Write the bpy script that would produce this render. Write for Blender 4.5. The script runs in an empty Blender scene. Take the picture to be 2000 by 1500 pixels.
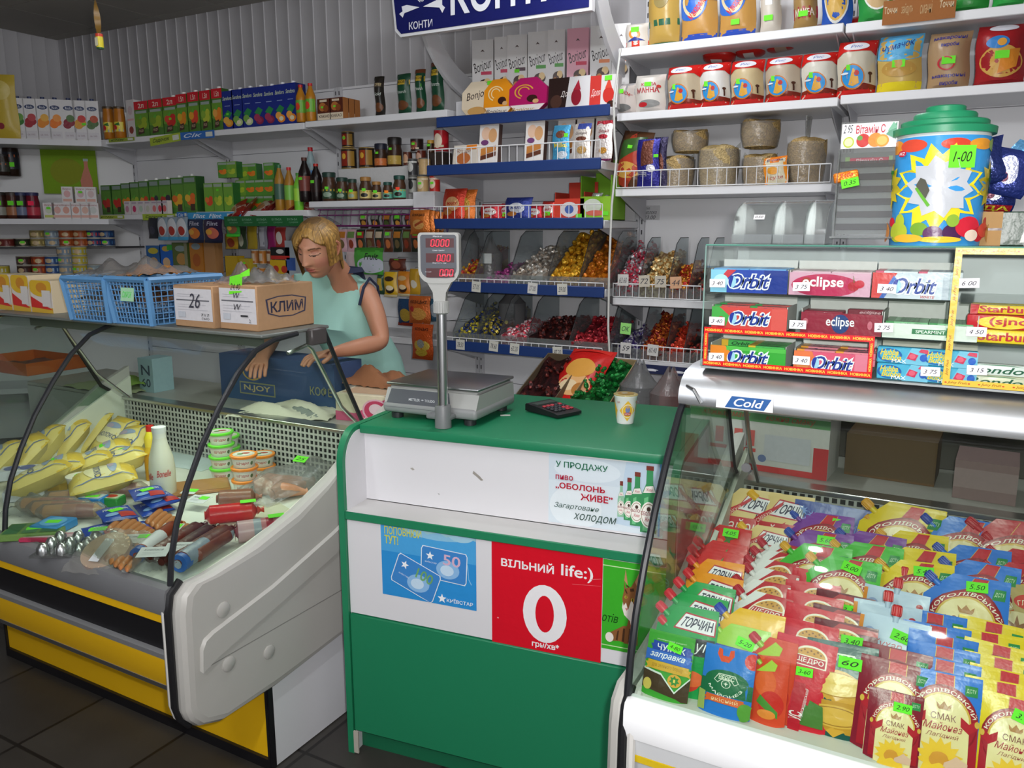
import bpy, bmesh, math, random
from math import sin, cos, pi, radians, sqrt, atan2
from mathutils import Vector as V, Matrix
from mathutils.geometry import tessellate_polygon
R = random.Random(7)
SC = bpy.context.scene
COL = SC.collection

# ---------------------------------------------------------------- camera
EYE = V((0, 0, 1.55)); FPX = 1570.0
PIT = math.atan(300/1570.0); YAW = radians(29.0)
FW = V((-sin(YAW)*cos(PIT), cos(YAW)*cos(PIT), -sin(PIT)))
RT = V((cos(YAW), sin(YAW), 0)); UP = RT.cross(FW)
cam = bpy.data.cameras.new('camera'); camo = bpy.data.objects.new('camera', cam); COL.objects.link(camo)
cam.sensor_width = 36.0; cam.sensor_fit = 'HORIZONTAL'; cam.lens = 36.0*FPX/2000; cam.clip_start = .01
mw = Matrix((RT, UP, -FW)).transposed().to_4x4(); mw.translation = EYE
camo.matrix_world = mw; SC.camera = camo

# ---------------------------------------------------------------- world, exposure, lamps
SC.view_settings.view_transform = 'Standard'; SC.view_settings.look = 'None'
SC.view_settings.exposure = 0.0; SC.view_settings.gamma = 1; SC.view_settings.use_curve_mapping = False
wd = bpy.data.worlds.new('room_dim'); SC.world = wd; wd.use_nodes = True
wd.node_tree.nodes['Background'].inputs[0].default_value = (.5, .52, .56, 1)
wd.node_tree.nodes['Background'].inputs[1].default_value = .05
SC.cycles.max_bounces = 10; SC.cycles.diffuse_bounces = 3; SC.cycles.glossy_bounces = 3
SC.cycles.transmission_bounces = 4; SC.cycles.transparent_max_bounces = 16
SC.cycles.caustics_reflective = False; SC.cycles.caustics_refractive = False
SC.cycles.use_denoising = True; SC.cycles.sample_clamp_indirect = 4
def lamp(name, typ, loc, power, col=(1, 1, 1), size=.1, size_y=None, rot=(0, 0, 0)):
    l = bpy.data.lights.new(name, typ); l.energy = power; l.color = col
    if typ == 'AREA':
        l.size = size
        if size_y: l.shape = 'RECTANGLE'; l.size_y = size_y
    else: l.shadow_soft_size = size
    o = bpy.data.objects.new(name, l); COL.objects.link(o); o.location = loc; o.rotation_euler = rot
    return o
lamp('camera_flash', 'POINT', EYE + RT*.05 + UP*.05, 96, (1, .98, .97), .018)
for k in (-.42, 0, .42):
    lamp('ceiling_tube_light', 'POINT', (-1.75, .25+k, 2.83), 8, (.95, .97, 1), .03)
    lamp('aisle_fill_light', 'POINT', (-1.2, 2.5+k, 2.83), 15, (.95, .97, 1), .03)  # added fill lamps, lift the back wall and upper shelves
    lamp('entrance_fill_light', 'POINT', (-.5, -1+k, 2.83), 30, (.96, .98, 1), .03)  # unseen fill lamps added behind the camera to brighten counter and shelving
lamp('window_daylight', 'AREA', (-1.42, -2.14, 1.75), 6, (.97, .98, 1), 1.96, .86, (radians(90), 0, 0))    # shop window behind the camera
lamp('case_tube_light', 'AREA', (-2.1, 1.7, 1.225), 3.2, (.93, 1, .86), .9, .03)

# ---------------------------------------------------------------- pixel -> place helpers
def ray(px, py): return FW*FPX + RT*(px-1000) - UP*(py-750)
def at(px, py, ax, v):
    d = ray(px, py); return EYE + d*((v-EYE[ax])/d[ax])
def sx(px, y, z):
    "X of the point at depth y and height z that the camera sees in column px"
    k = (px-1000)/FPX; a = FPX
    n = RT - FW*k
    return -(n.y*(y-EYE.y) + n.z*(z-EYE.z))/n.x
def szz(py, x, y):
    k = (750-py)/FPX; n = UP - FW*k
    return EYE.z - (n.x*x + n.y*y)/n.z

# ---------------------------------------------------------------- colour and materials
_hc = {}
def hexc(h):
    if h not in _hc:
        s = h
        if len(s) == 3: s = s[0]*2+s[1]*2+s[2]*2
        c = [int(s[i:i+2], 16)/255 for i in (0, 2, 4)]
        _hc[h] = tuple((x/12.92 if x <= .04045 else ((x+.055)/1.055)**2.4) for x in c) + (1.0,)
    return _hc[h]
_mt = {}
def mat(k):
    if k in _mt: return _mt[k]
    m = bpy.data.materials.new({'pa': 'plastic_paint', 'gl': 'glossy_print', 'ca': 'card_paper', 'fo': 'crinkled_foil', 'me': 'metal', 'gr': 'grain', 'fa': 'woven_cloth', 'sk': 'skin', 'em': 'glow', 'gs': 'pane_glass', 'fi': 'clear_film', 'pl': 'clear_plastic', 'hr': 'hair', 'wa': 'wall_paint', 'ti': 'floor_tile', 'cl': 'ceiling_board', 'bs': 'brushed_steel', 'me2': 'meat'}.get(k, k))
    _mt[k] = m; m.use_nodes = True; nt = m.node_tree; N = nt.nodes; L = nt.links
    bs = N['Principled BSDF']; at_ = N.new('ShaderNodeAttribute'); at_.attribute_name = 'Col'
    I = bs.inputs
    L.new(at_.outputs['Color'], I['Base Color'])
    def tex(sc, det=2, typ='ShaderNodeTexNoise', stretch=None):
        tc = N.new('ShaderNodeTexCoord'); t = N.new(typ); t.inputs['Scale'].default_value = sc
        if typ == 'ShaderNodeTexNoise': t.inputs['Detail'].default_value = det
        if stretch:
            mp = N.new('ShaderNodeMapping'); mp.inputs['Scale'].default_value = stretch
            L.new(tc.outputs['Object'], mp.inputs[0]); L.new(mp.outputs[0], t.inputs['Vector'])
        else: L.new(tc.outputs['Object'], t.inputs['Vector'])
        return t
    def bump(t, st, out=0, dist=.002):
        b = N.new('ShaderNodeBump'); b.inputs['Strength'].default_value = st; b.inputs['Distance'].default_value = dist
        L.new(t.outputs[out], b.inputs['Height']); L.new(b.outputs[0], I['Normal']); return b
    def shade(t, lo, hi, out=0, a=0., b=1.):
        r = N.new('ShaderNodeMapRange'); r.inputs[1].default_value = a; r.inputs[2].default_value = b
        r.inputs[3].default_value = lo; r.inputs[4].default_value = hi
        L.new(t.outputs[out], r.inputs[0])
        x = N.new('ShaderNodeMix'); x.data_type = 'RGBA'; x.blend_type = 'MULTIPLY'; x.inputs[0].default_value = 1
        L.new(at_.outputs['Color'], x.inputs[6]); L.new(r.outputs[0], x.inputs[7]); L.new(x.outputs[2], I['Base Color']); return r
    rough = dict(pa=.42, gl=.3, ca=.8, fo=.3, me=.28, gr=.65, fa=.9, sk=.5, hr=.45, wa=.6, ti=.45, cl=.85, bs=.42).get(k, .5)
    I['Roughness'].default_value = rough
    if k == 'pa': bump(tex(60), .04)
    elif k == 'gl': I['Specular IOR Level'].default_value = .3; bump(tex(38, 3), .32, dist=.004)
    elif k == 'ca': shade(tex(90, 4), .9, 1.06)
    elif k == 'fo':
        I['Metallic'].default_value = .45; bump(tex(120, 3), .8, dist=.004)
    elif k == 'me': I['Metallic'].default_value = 1
    elif k == 'bs':
        I['Metallic'].default_value = 1; bump(tex(300, 2, stretch=(.02, 1, 1)), .15, dist=.0005)
    elif k == 'gr':
        t = tex(140, typ='ShaderNodeTexVoronoi'); shade(t, .6, 1.15, 'Color'); bump(t, .9, 'Distance', .004)
    elif k == 'fa': shade(tex(9, 4), .86, 1.08); bump(tex(500), .2, dist=.001)
    elif k == 'sk':
        I['Subsurface Weight'].default_value = .08; I['Subsurface Radius'].default_value = (.012, .005, .003); shade(tex(22, 4), .93, 1.05)
    elif k == 'hr':
        t = tex(60, 4, stretch=(5, 1, .35)); shade(t, .45, 1.35, a=.3, b=.7); bump(t, .5, dist=.003)
    elif k == 'wa': shade(tex(1.3, 3), .94, 1.04)
    elif k == 'cl': shade(tex(6, 5), .9, 1.05)
    elif k == 'ti':
        tc = N.new('ShaderNodeTexCoord'); b = N.new('ShaderNodeTexBrick'); b.offset = 0
        for i, v in ((4, 1), (5, .006), (6, .1), (8, .4), (9, .4)): b.inputs[i].default_value = v
        b.inputs[1].default_value = hexc('3b3835'); b.inputs[2].default_value = hexc('43403c'); b.inputs[3].default_value = hexc('1f1c1a')
        L.new(tc.outputs['Object'], b.inputs[0]); n = tex(7, 6)
        r = N.new('ShaderNodeMapRange'); r.inputs[3].default_value = .7; r.inputs[4].default_value = 1.2; L.new(n.outputs[0], r.inputs[0])
        x = N.new('ShaderNodeMix'); x.data_type = 'RGBA'; x.blend_type = 'MULTIPLY'; x.inputs[0].default_value = 1
        L.new(b.outputs[0], x.inputs[6]); L.new(r.outputs[0], x.inputs[7]); L.new(x.outputs[2], I['Base Color'])
    elif k == 'em':
        L.new(at_.outputs['Color'], I['Emission Color']); I['Emission Strength'].default_value = 2.2
    elif k == 'me2':
        I['Roughness'].default_value = .3; shade(tex(45, 5), .7, 1.25); bump(tex(70), .4, dist=.003)
    elif k in ('gs', 'fi', 'pl'):
        tr = N.new('ShaderNodeBsdfTransparent'); go = N.new('ShaderNodeBsdfGlossy'); mx = N.new('ShaderNodeMixShader'); lw = N.new('ShaderNodeLayerWeight'); pw = N.new('ShaderNodeMath'); pw.operation = 'POWER'; pw.inputs[1].default_value = 4.5; fr = N.new('ShaderNodeMath'); fr.operation = 'MULTIPLY_ADD'; fr.use_clamp = True; fr.inputs[1].default_value = {'gs': .9, 'fi': .35, 'pl': .6}[k]; lw.inputs[0].default_value = .5
        L.new(at_.outputs['Color'], tr.inputs[0])
        fr.inputs[2].default_value = {'gs': .02, 'fi': .05, 'pl': .05}[k]; L.new(lw.outputs['Facing'], pw.inputs[0]); L.new(pw.outputs[0], fr.inputs[0])
        go.inputs['Roughness'].default_value = {'gs': .02, 'fi': .16, 'pl': .1}[k]
        if k == 'fi':
            t = tex(45, 4); b = N.new('ShaderNodeBump'); b.inputs['Strength'].default_value = .9; b.inputs['Distance'].default_value = .006
            L.new(t.outputs[0], b.inputs['Height']); L.new(b.outputs[0], go.inputs['Normal']); L.new(b.outputs[0], lw.inputs['Normal'])
        if k != 'gs':
            df = N.new('ShaderNodeBsdfDiffuse'); df.inputs[0].default_value = (.9, .9, .9, 1); m2 = N.new('ShaderNodeMixShader'); m2.inputs[0].default_value = {'fi': .13, 'pl': .08}[k]
            L.new(tr.outputs[0], m2.inputs[1]); L.new(df.outputs[0], m2.inputs[2]); L.new(m2.outputs[0], mx.inputs[1])
        else: L.new(tr.outputs[0], mx.inputs[1])
        L.new(fr.outputs[0], mx.inputs[0]); L.new(go.outputs[0], mx.inputs[2])
        L.new(mx.outputs[0], N['Material Output'].inputs[0])
    return m

# ---------------------------------------------------------------- text outlines
_tx = {}
def textgeo(s, fl=''):
    k = (s, fl)
    if k in _tx: return _tx[k]
    c = bpy.data.curves.new('t', 'FONT'); c.body = s; c.resolution_u = 1 if 'l' in fl else 3
    c.offset = .014 if 'b' in fl else (.024 if 'B' in fl else (.1 if 'W' in fl else 0)); c.shear = .3 if 'i' in fl else 0
    o = bpy.data.objects.new('t', c); COL.objects.link(o)
    dg = bpy.context.evaluated_depsgraph_get(); me = bpy.data.meshes.new_from_object(o.evaluated_get(dg))
    vs = [(v.co.x, v.co.y) for v in me.vertices]; fs = [tuple(p.vertices) for p in me.polygons]
    bpy.data.objects.remove(o); bpy.data.curves.remove(c); bpy.data.meshes.remove(me)
    if not vs: vs = [(0, 0)]
    x0 = min(v[0] for v in vs); x1 = max(v[0] for v in vs); y0 = min(v[1] for v in vs); y1 = max(v[1] for v in vs)
    w = max(x1-x0, 1e-4); h = max(y1-y0, 1e-4)
    # keep outlines facing up
    fo = []
    for f in fs:
        a = sum(vs[f[i]][0]*vs[f[(i+1) % len(f)]][1]-vs[f[(i+1) % len(f)]][0]*vs[f[i]][1] for i in range(len(f)))
        fo.append(f if a > 0 else f[::-1])
    _tx[k] = ([((x-x0)/w, (y-y0)/h) for x, y in vs], fo, w, h)
    return _tx[k]

# ---------------------------------------------------------------- mesh builder
class M:
    def __init__(s): s.v = []; s.f = []; s.c = []; s.m = []
    def add(s, vs, fs, col, m='pa'):
        n = len(s.v); s.v += [tuple(v) for v in vs]
        for f in fs: s.f.append(tuple(i+n for i in f)); s.c.append(col); s.m.append(m)
        return s
    def join(s, o, mx=None):
        n = len(s.v); s.v += [tuple(mx @ V(v)) if mx else v for v in o.v]
        s.f += [tuple(i+n for i in f) for f in o.f]; s.c += o.c; s.m += o.m; return s
    def box(s, x0, x1, y0, y1, z0, z1, col, m='pa', bev=0, seg=2):
        if bev:
            b = bmesh.new(); bmesh.ops.create_cube(b, size=1)
            for v in b.verts: v.co = V(((x0+x1)/2+v.co.x*(x1-x0), (y0+y1)/2+v.co.y*(y1-y0), (z0+z1)/2+v.co.z*(z1-z0)))
            bmesh.ops.bevel(b, geom=list(b.edges), offset=bev, segments=seg, affect='EDGES', profile=.5)
            b.verts.index_update()
            s.add([v.co for v in b.verts], [[v.index for v in f.verts] for f in b.faces], col, m); b.free(); return s
        vs = [(x, y, z) for z in (z0, z1) for y in (y0, y1) for x in (x0, x1)]
        return s.add(vs, [(0, 2, 3, 1), (4, 5, 7, 6), (0, 1, 5, 4), (2, 6, 7, 3), (0, 4, 6, 2), (1, 3, 7, 5)], col, m)
    def lathe(s, pr, n=20, m='pa', o=(0, 0, 0), ax='z', sq=0, ex=(1, 1)):
        "pr: (radius, height, colour of the band that starts here)"
        vs = []
        for r, z, c in pr:
            for i in range(n):
                a = 2*pi*i/n; k = 1
                if sq: k = 1/max(abs(cos(a))**sq+abs(sin(a))**sq, 1e-6)**(1/sq)
                x, y = r*k*cos(a)*ex[0], r*k*sin(a)*ex[1]
                p = (x, y, z) if ax == 'z' else ((z, x, y) if ax == 'x' else (y, z, x))
                vs.append((p[0]+o[0], p[1]+o[1], p[2]+o[2]))
        b = len(s.v); s.v += vs
        for j in range(len(pr)-1):
            for i in range(n):
                i2 = (i+1) % n
                s.f.append((b+j*n+i, b+j*n+i2, b+(j+1)*n+i2, b+(j+1)*n+i)); s.c.append(pr[j][2]); s.m.append(m)
        if pr[0][0] > 1e-5: s.f.append(tuple(b+i for i in range(n))[::-1]); s.c.append(pr[0][2]); s.m.append(m)
        if pr[-1][0] > 1e-5: s.f.append(tuple(b+(len(pr)-1)*n+i for i in range(n))); s.c.append(pr[-1][2]); s.m.append(m)
        return s
    def tube(s, pts, r, col, m='me', n=6, closed=False):
        pts = [V(p) for p in pts]; b = len(s.v); k = len(pts); up = None
        for i, p in enumerate(pts):
            d = (pts[(i+1) % k] if (closed or i < k-1) else p) - (pts[i-1] if (closed or i > 0) else p)
            d = d.normalized() if d.length > 1e-9 else V((0, 0, 1))
            if up is None: up = V((0, 0, 1)) if abs(d.z) < .9 else V((1, 0, 0))
            a = d.cross(up)
            a = a.normalized() if a.length > 1e-4 else d.orthogonal().normalized()
            u = a.cross(d); up = u
            rr = r[i] if isinstance(r, (list, tuple)) else r
            s.v += [tuple(p+a*rr*cos(2*pi*j/n)+u*rr*sin(2*pi*j/n)) for j in range(n)]
        for i in range(k if closed else k-1):
            i2 = (i+1) % k
            for j in range(n):
                j2 = (j+1) % n
                s.f.append((b+i*n+j, b+i2*n+j, b+i2*n+j2, b+i*n+j2)[::-1]); s.c.append(col); s.m.append(m)
        if not closed:
            for i, f in ((0, 1), (k-1, -1)): s.f.append(tuple(b+i*n+j for j in range(n))[::-f]); s.c.append(col); s.m.append(m)
        return s
    def sheet(s, fn, nu, nv, col, m='pa', flip=False):
        vs = [fn(i/nu, j/nv) for j in range(nv+1) for i in range(nu+1)]
        fs = [(j*(nu+1)+i, j*(nu+1)+i+1, (j+1)*(nu+1)+i+1, (j+1)*(nu+1)+i) for j in range(nv) for i in range(nu)]
        if callable(col):
            n = len(s.v); s.v += [tuple(v) for v in vs]
            for q, f in enumerate(fs): s.f.append(tuple(i+n for i in (f[::-1] if flip else f))); s.c.append(col((q % nu+.5)/nu, (q//nu+.5)/nv)); s.m.append(m)
            return s
        return s.add(vs, [f[::-1] for f in fs] if flip else fs, col, m)
    def prism(s, pts, ax, a, b, col, m='pa', side=None):
        "extrude a 2-D outline along an axis; pts are (y,z) for x, (x,z) for y, (x,y) for z"
        mk = {'x': lambda p, t: (t, p[0], p[1]), 'y': lambda p, t: (p[0], t, p[1]), 'z': lambda p, t: (p[0], p[1], t)}[ax]
        n = len(pts); tri = tessellate_polygon([[V((p[0], p[1], 0)) for p in pts]])
        ar = sum(pts[i][0]*pts[(i+1) % n][1]-pts[(i+1) % n][0]*pts[i][1] for i in range(n))
        q = 1 if ar > 0 else -1
        if ax == 'y': q = -q
        def ori(t):
            A, B_, C_ = (pts[i] for i in t)
            w = (B_[0]-A[0])*(C_[1]-A[1])-(B_[1]-A[1])*(C_[0]-A[0])
            return t if w > 0 else t[::-1]
        up_ = [ori(t) for t in tri]
        if ax == 'y': up_ = [t[::-1] for t in up_]
        s.add([mk(p, b) for p in pts], up_, col, m)
        s.add([mk(p, a) for p in pts], [t[::-1] for t in up_], col, m)
        sd = []
        for i in range(n):
            j = (i+1) % n; f = (i, j, n+j, n+i); sd.append(f if q > 0 else f[::-1])
        s.add([mk(p, a) for p in pts]+[mk(p, b) for p in pts], sd, side or col, m)
        return s
    def art(s, fn, items, m='gl', d0=.0006, dd=.00035, asp=1.0):
        "flat printed shapes laid on the surface fn(u,v); asp = width/height of the surface"
        e = 1e-3
        def put(u, v, d):
            u = min(max(u, 0), 1); v = min(max(v, 0), 1)
            p = V(fn(u, v)); a = V(fn(u+e, v))-V(fn(u-e, v)); b = V(fn(u, v+e))-V(fn(u, v-e))
            n = a.cross(b)
            if n.length > 1e-14: n.normalize()
            return p+n*d
        d = d0
        for it in items:
            t = it[0]
            if t == 'r':
                _, u0, v0, u1, v1, c = it[:6]; n = it[6] if len(it) > 6 else 4
                vs = [put(u0+(u1-u0)*i/n, v0+(v1-v0)*j/n, d) for j in range(n+1) for i in range(n+1)]
                s.add(vs, [(j*(n+1)+i, j*(n+1)+i+1, (j+1)*(n+1)+i+1, (j+1)*(n+1)+i) for j in range(n) for i in range(n)], c, m)
            elif t in 'eo':
                _, cx, cy, ru, rv, c = it[:6]; q = it[6] if len(it) > 6 else (0, 360); n = max(8, int(24*(q[1]-q[0])/360))
                if t == 'o': k0 = 1-it[7] if len(it) > 7 else .8
                ks = (0, .5, 1) if t == 'e' else (k0, 1)
                vs = []
                for k in ks:
                    for i in range(n+1):
                        a = radians(q[0]+(q[1]-q[0])*i/n); vs.append(put(cx+ru*k*cos(a), cy+rv*k*sin(a), d))
                fs = []
                for j in range(len(ks)-1):
                    for i in range(n):
                        a, b = j*(n+1)+i, (j+1)*(n+1)+i
                        fs.append((a, b, b+1) if ks[j] == 0 else (a, b, b+1, a+1))
                s.add(vs, fs, c, m)
            elif t == 'p':
                pts = it[1]; tri = tessellate_polygon([[V((p[0]*asp, p[1], 0)) for p in pts]]); fs = []
                for q in tri:
                    A, B_, C_ = (pts[i] for i in q); w = (B_[0]-A[0])*(C_[1]-A[1])-(B_[1]-A[1])*(C_[0]-A[0])
                    fs.append(q if w > 0 else q[::-1])
                qs = [tuple(p[:2]) for p in pts]; st = list(fs); fs = []
                while st:   # big facets are split so that they follow a curved surface
                    f = st.pop(); L = [(qs[f[i]][0]-qs[f[i-2]][0])**2+(qs[f[i]][1]-qs[f[i-2]][1])**2 for i in range(3)]; k = L.index(max(L))
                    if L[k] < .02 or len(fs) > 160: fs.append(f); continue
                    A, B_, C_ = f[k], f[k-2], f[k-1]; qs.append(((qs[A][0]+qs[B_][0])/2, (qs[A][1]+qs[B_][1])/2)); n = len(qs)-1; st += [(A, n, C_), (n, B_, C_)]
                s.add([put(p[0], p[1], d) for p in qs], fs, it[2], m)
            elif t == 'k':
                _, cx, cy, r, n, c = it[:6]; inn = it[6] if len(it) > 6 else .5; ph = it[7] if len(it) > 7 else 90
                vs = [put(cx, cy, d)]
                for i in range(2*n):
                    a = radians(ph+180*i/n); rr = r*(1 if i % 2 == 0 else inn); vs.append(put(cx+rr*cos(a)/asp, cy+rr*sin(a), d))
                s.add(vs, [(0, 1+i, 1+(i+1) % (2*n)) for i in range(2*n)], c, m)
            elif t == 't':
                _, tx, u0, v0, u1, v1, c = it[:7]; fl = it[7] if len(it) > 7 else 'b'
                vs, fs, w, h = textgeo(tx, fl); rt = it[8] if len(it) > 8 else 0
                if rt:
                    cu, cv = (u0+u1)/2, (v0+v1)/2; W, Hh = (u1-u0)*asp, (v1-v0); ca, sa = cos(radians(rt)), sin(radians(rt)); o = []
                    for x, y in vs:
                        x, y = (x-.5)*W, (y-.5)*Hh; o.append(put(cu+(x*ca-y*sa)/asp, cv+x*sa+y*ca, d))
                    s.add(o, fs, c, m)
                else: s.add([put(u0+(u1-u0)*x, v0+(v1-v0)*y, d) for x, y in vs], fs, c, m)
            elif t == 'a':
                _, tx, cx, cy, ru, rv, a0, a1, h, c = it[:10]; vs, fs, w, hh = textgeo(tx, 'b'); o = []
                for x, y in vs:
                    a = radians(a0+(a1-a0)*x); k = h*y; o.append(put(cx+(ru+k/asp)*cos(a), cy+(rv+k)*sin(a), d))
                s.add(o, fs, c, m)
            d += dd
        return s
    def mesh(s, name, sharp=40):
        me = bpy.data.meshes.new(name); me.from_pydata(s.v, [], s.f)
        ks = []
        for k in s.m:
            if k not in ks: ks.append(k)
        for k in ks: me.materials.append(mat(k))
        ix = {k: i for i, k in enumerate(ks)}
        me.polygons.foreach_set('material_index', [ix[k] for k in s.m])
        a = me.attributes.new('Col', 'FLOAT_COLOR', 'FACE'); fl = []
        for c in s.c: fl += hexc(c)
        a.data.foreach_set('color', fl)
        me.polygons.foreach_set('use_smooth', [True]*len(s.f))
        me.set_sharp_from_angle(angle=radians(sharp)); me.update()
        return me

# ---------------------------------------------------------------- things, parts, copies
def eul(r): return (r[0], r[1], r[2])
class Node:
    "one thing or part: name, mesh (None = Empty), children, label"
    def __init__(s, name, m=None, ch=(), label=None, loc=(0, 0, 0), rot=(0, 0, 0), sharp=40, stuff=False):
        s.name = name; s.me = m.mesh(name, sharp) if isinstance(m, M) else m
        s.ch = list(ch); s.label = label; s.loc = loc; s.rot = rot; s.stuff = stuff
    def inst(s, parent=None, loc=None, rot=None, sc=None):
        o = bpy.data.objects.new(s.name, s.me); COL.objects.link(o)
        if parent is not None: o.parent = parent
        o.location = s.loc if loc is None else loc; o.rotation_euler = s.rot if rot is None else rot
        if sc is not None: o.scale = sc if hasattr(sc, '__len__') else (sc, sc, sc)
        if parent is not None and s.label: o['label'] = s.label
        if s.stuff: o['kind'] = 'stuff'
        for c in s.ch: c.inst(o)
        return o
NTH = 'first second third fourth fifth sixth seventh eighth ninth tenth eleventh twelfth thirteenth fourteenth fifteenth sixteenth seventeenth eighteenth nineteenth twentieth'.split()
def put(node, label, cat, loc, rot=(0, 0, 0), group=None, sc=None, name=None, kind=None, extra=()):
    if isinstance(rot, (int, float)): rot = (0, 0, rot)
    o = node.inst(None, loc, rot, sc)
    if name: o.name = name
    o['label'] = label; o['category'] = cat
    if group: o['group'] = group
    if kind: o['kind'] = kind
    for c in extra: c.inst(o)
    return o
def struct(name, m, label=None, ch=()):
    o = Node(name, m, ch).inst(); o['kind'] = 'structure'
    if label: o['label'] = label
    o['category'] = name.split('_')[0]
    return o
_tag = {}
def tag(txt, loc, w=.05, h=.034, rot=(0, 0, 0), col='6cf02c', ink='1a2a10', name='price_tag', label='bright green handwritten price tag'):
    "a hand-written price sticker as a part, facing -Y"
    k = (txt, round(w, 4), round(h, 4), col)
    if k not in _tag:
        m = M(); m.box(-w/2, w/2, 0, .0008, -h/2, h/2, col, 'ca')
        f = lambda u, v: ((u-.5)*w, 0, (v-.5)*h)
        if txt: m.art(f, [('t', txt, .14, .26, .86, .72, ink, 'i')], 'ca', .0004)
        _tag[k] = m.mesh(name)
    return Node(name, _tag[k], (), label, loc, rot)
# ================================================================ the room
WB, WL, WR, WF, CH = 3.9, -6.02, 1.7, -2.2, 2.94
m = M(); m.add([(WL, WF, 0), (WR, WF, 0), (WR, WB, 0), (WL, WB, 0)], [(0, 1, 2, 3)], '5f5952', 'ti'); struct('floor', m)
m = M(); m.add([(WL, WF, CH), (WR, WF, CH), (WR, WB, CH), (WL, WB, CH)], [(3, 2, 1, 0)], '3a3835', 'pa')
x = WL
while x < WR:
    y = WF
    while y < WB:
        m.box(x+.004, min(x+.596, WR), y+.004, min(y+.596, WB), CH-.006, CH-.001, 'aaa69e', 'cl'); y += .6
    x += .6
struct('ceiling', m)
def panelled(p0, p1, flip):
    "vertical tongue-and-groove boards between two floor points"
    m = M(); d = (p1-p0); L = d.length; d.normalize(); n = V((-d.y, d.x, 0))*flip
    t = 0; pr = []
    while t < L:
        for a, o in ((0, -.004), (.006, -.004), (.009, 0), (.094, 0)): pr.append((min(t+a, L), o))
        t += .1
    vs = [p0+d*a-n*o+V((0, 0, z)) for z in (0, CH) for a, o in pr]; k = len(pr)
    fs = [(i, i+1, k+i+1, k+i) for i in range(k-1)]
    m.add(vs, fs if flip < 0 else [f[::-1] for f in fs], 'b9b7ba', 'wa'); return m
struct('wall_back', panelled(V((WL, WB, 0)), V((WR, WB, 0)), -1))
struct('wall_left', panelled(V((WL, WF, 0)), V((WL, WB, 0)), -1))
m = M(); m.add([(WR, WF, 0), (WR, WB, 0), (WR, WB, CH), (WR, WF, CH)], [(0, 3, 2, 1)], 'a3a2a6', 'wa'); struct('wall_right', m)
m = M(); m.add([(WL, WF, 0), (WR, WF, 0), (WR, WF, CH), (WL, WF, CH)], [(0, 3, 2, 1)], '8d8a88', 'wa'); struct('wall_front', m)
m = M(); m.box(-2.4, -.44, WF+.012, WF+.02, 1.32, 2.18, 'e8f0ff', 'pa'); f = M()
for a in ((-2.46, -2.4, 1.26, 2.24), (-.44, -.38, 1.26, 2.24), (-2.4, -.44, 1.26, 1.32), (-2.4, -.44, 2.18, 2.24)): f.box(a[0], a[1], WF+.001, WF+.05, a[2], a[3], 'd8d8da')
struct('window_1', f, None, [Node('window_pane', m)])
# ceiling luminaires out of frame: first shows in the curved glass, others are added fill
for i, (x, y) in enumerate(((-1.75, .25), (-1.2, 2.5), (-.5, -1))):
    b = M(); b.box(-.09, .09, -.64, .64, 0, .05, 'c8c8c4', 'pa', .01)
    ch = []
    for s in (-.06, .06):
        t = M(); t.tube([(s, -.6, -.016), (s, .6, -.016)], .014, 'f4f8ff', 'em', 10); ch.append(Node('tube', t))
    put(Node('ceiling_or_added_fill_light', b, ch), 'white twin tube ceiling luminaire '+('over the customers floor', 'added as fill above the staff aisle', 'added as fill near the shop window')[i], 'ceiling light', (x, y, CH-.058))

# ================================================================ shelving
def fence(m, x0, x1, y, z0, z1, step=.04, col='e8e8ea', r=.0018, n=5, ym=None):
    yb = y if ym is None else ym
    m.tube([(x0, yb, z0), (x1, yb, z0)], r*1.3, col, 'pa', n); m.tube([(x0, y, z1), (x1, y, z1)], r*1.5, col, 'pa', n)
    k = int((x1-x0)/step)
    for i in range(k+1):
        x = x0+(x1-x0)*i/k; m.tube([(x, yb, z0), (x, y, z1)], r, col, 'pa', n)
def shelf_board(x0, x1, yf, yb, zt, th=.035, col='e6e6e9', fcol=None, fh=None):
    m = M(); m.box(x0+.004, x1-.004, yf, yb, zt-th, zt, col, 'pa', .003, 1)
    if fcol: m.box(x0+.006, x1-.006, yf-.012, yf-.001, zt-fh+.012, zt+.012, fcol, 'pa', .003, 1)
    return m
def bracket(x, yf, yb, zt, th=.035, drop=.11):
    m = M(); m.prism([(yf+.005, zt-th), (yf+.02, zt-th-.006), (yb, zt-th-drop), (yb, zt-th)], 'x', x-.002, x+.002, 'c2c2c6'); return m
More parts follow.
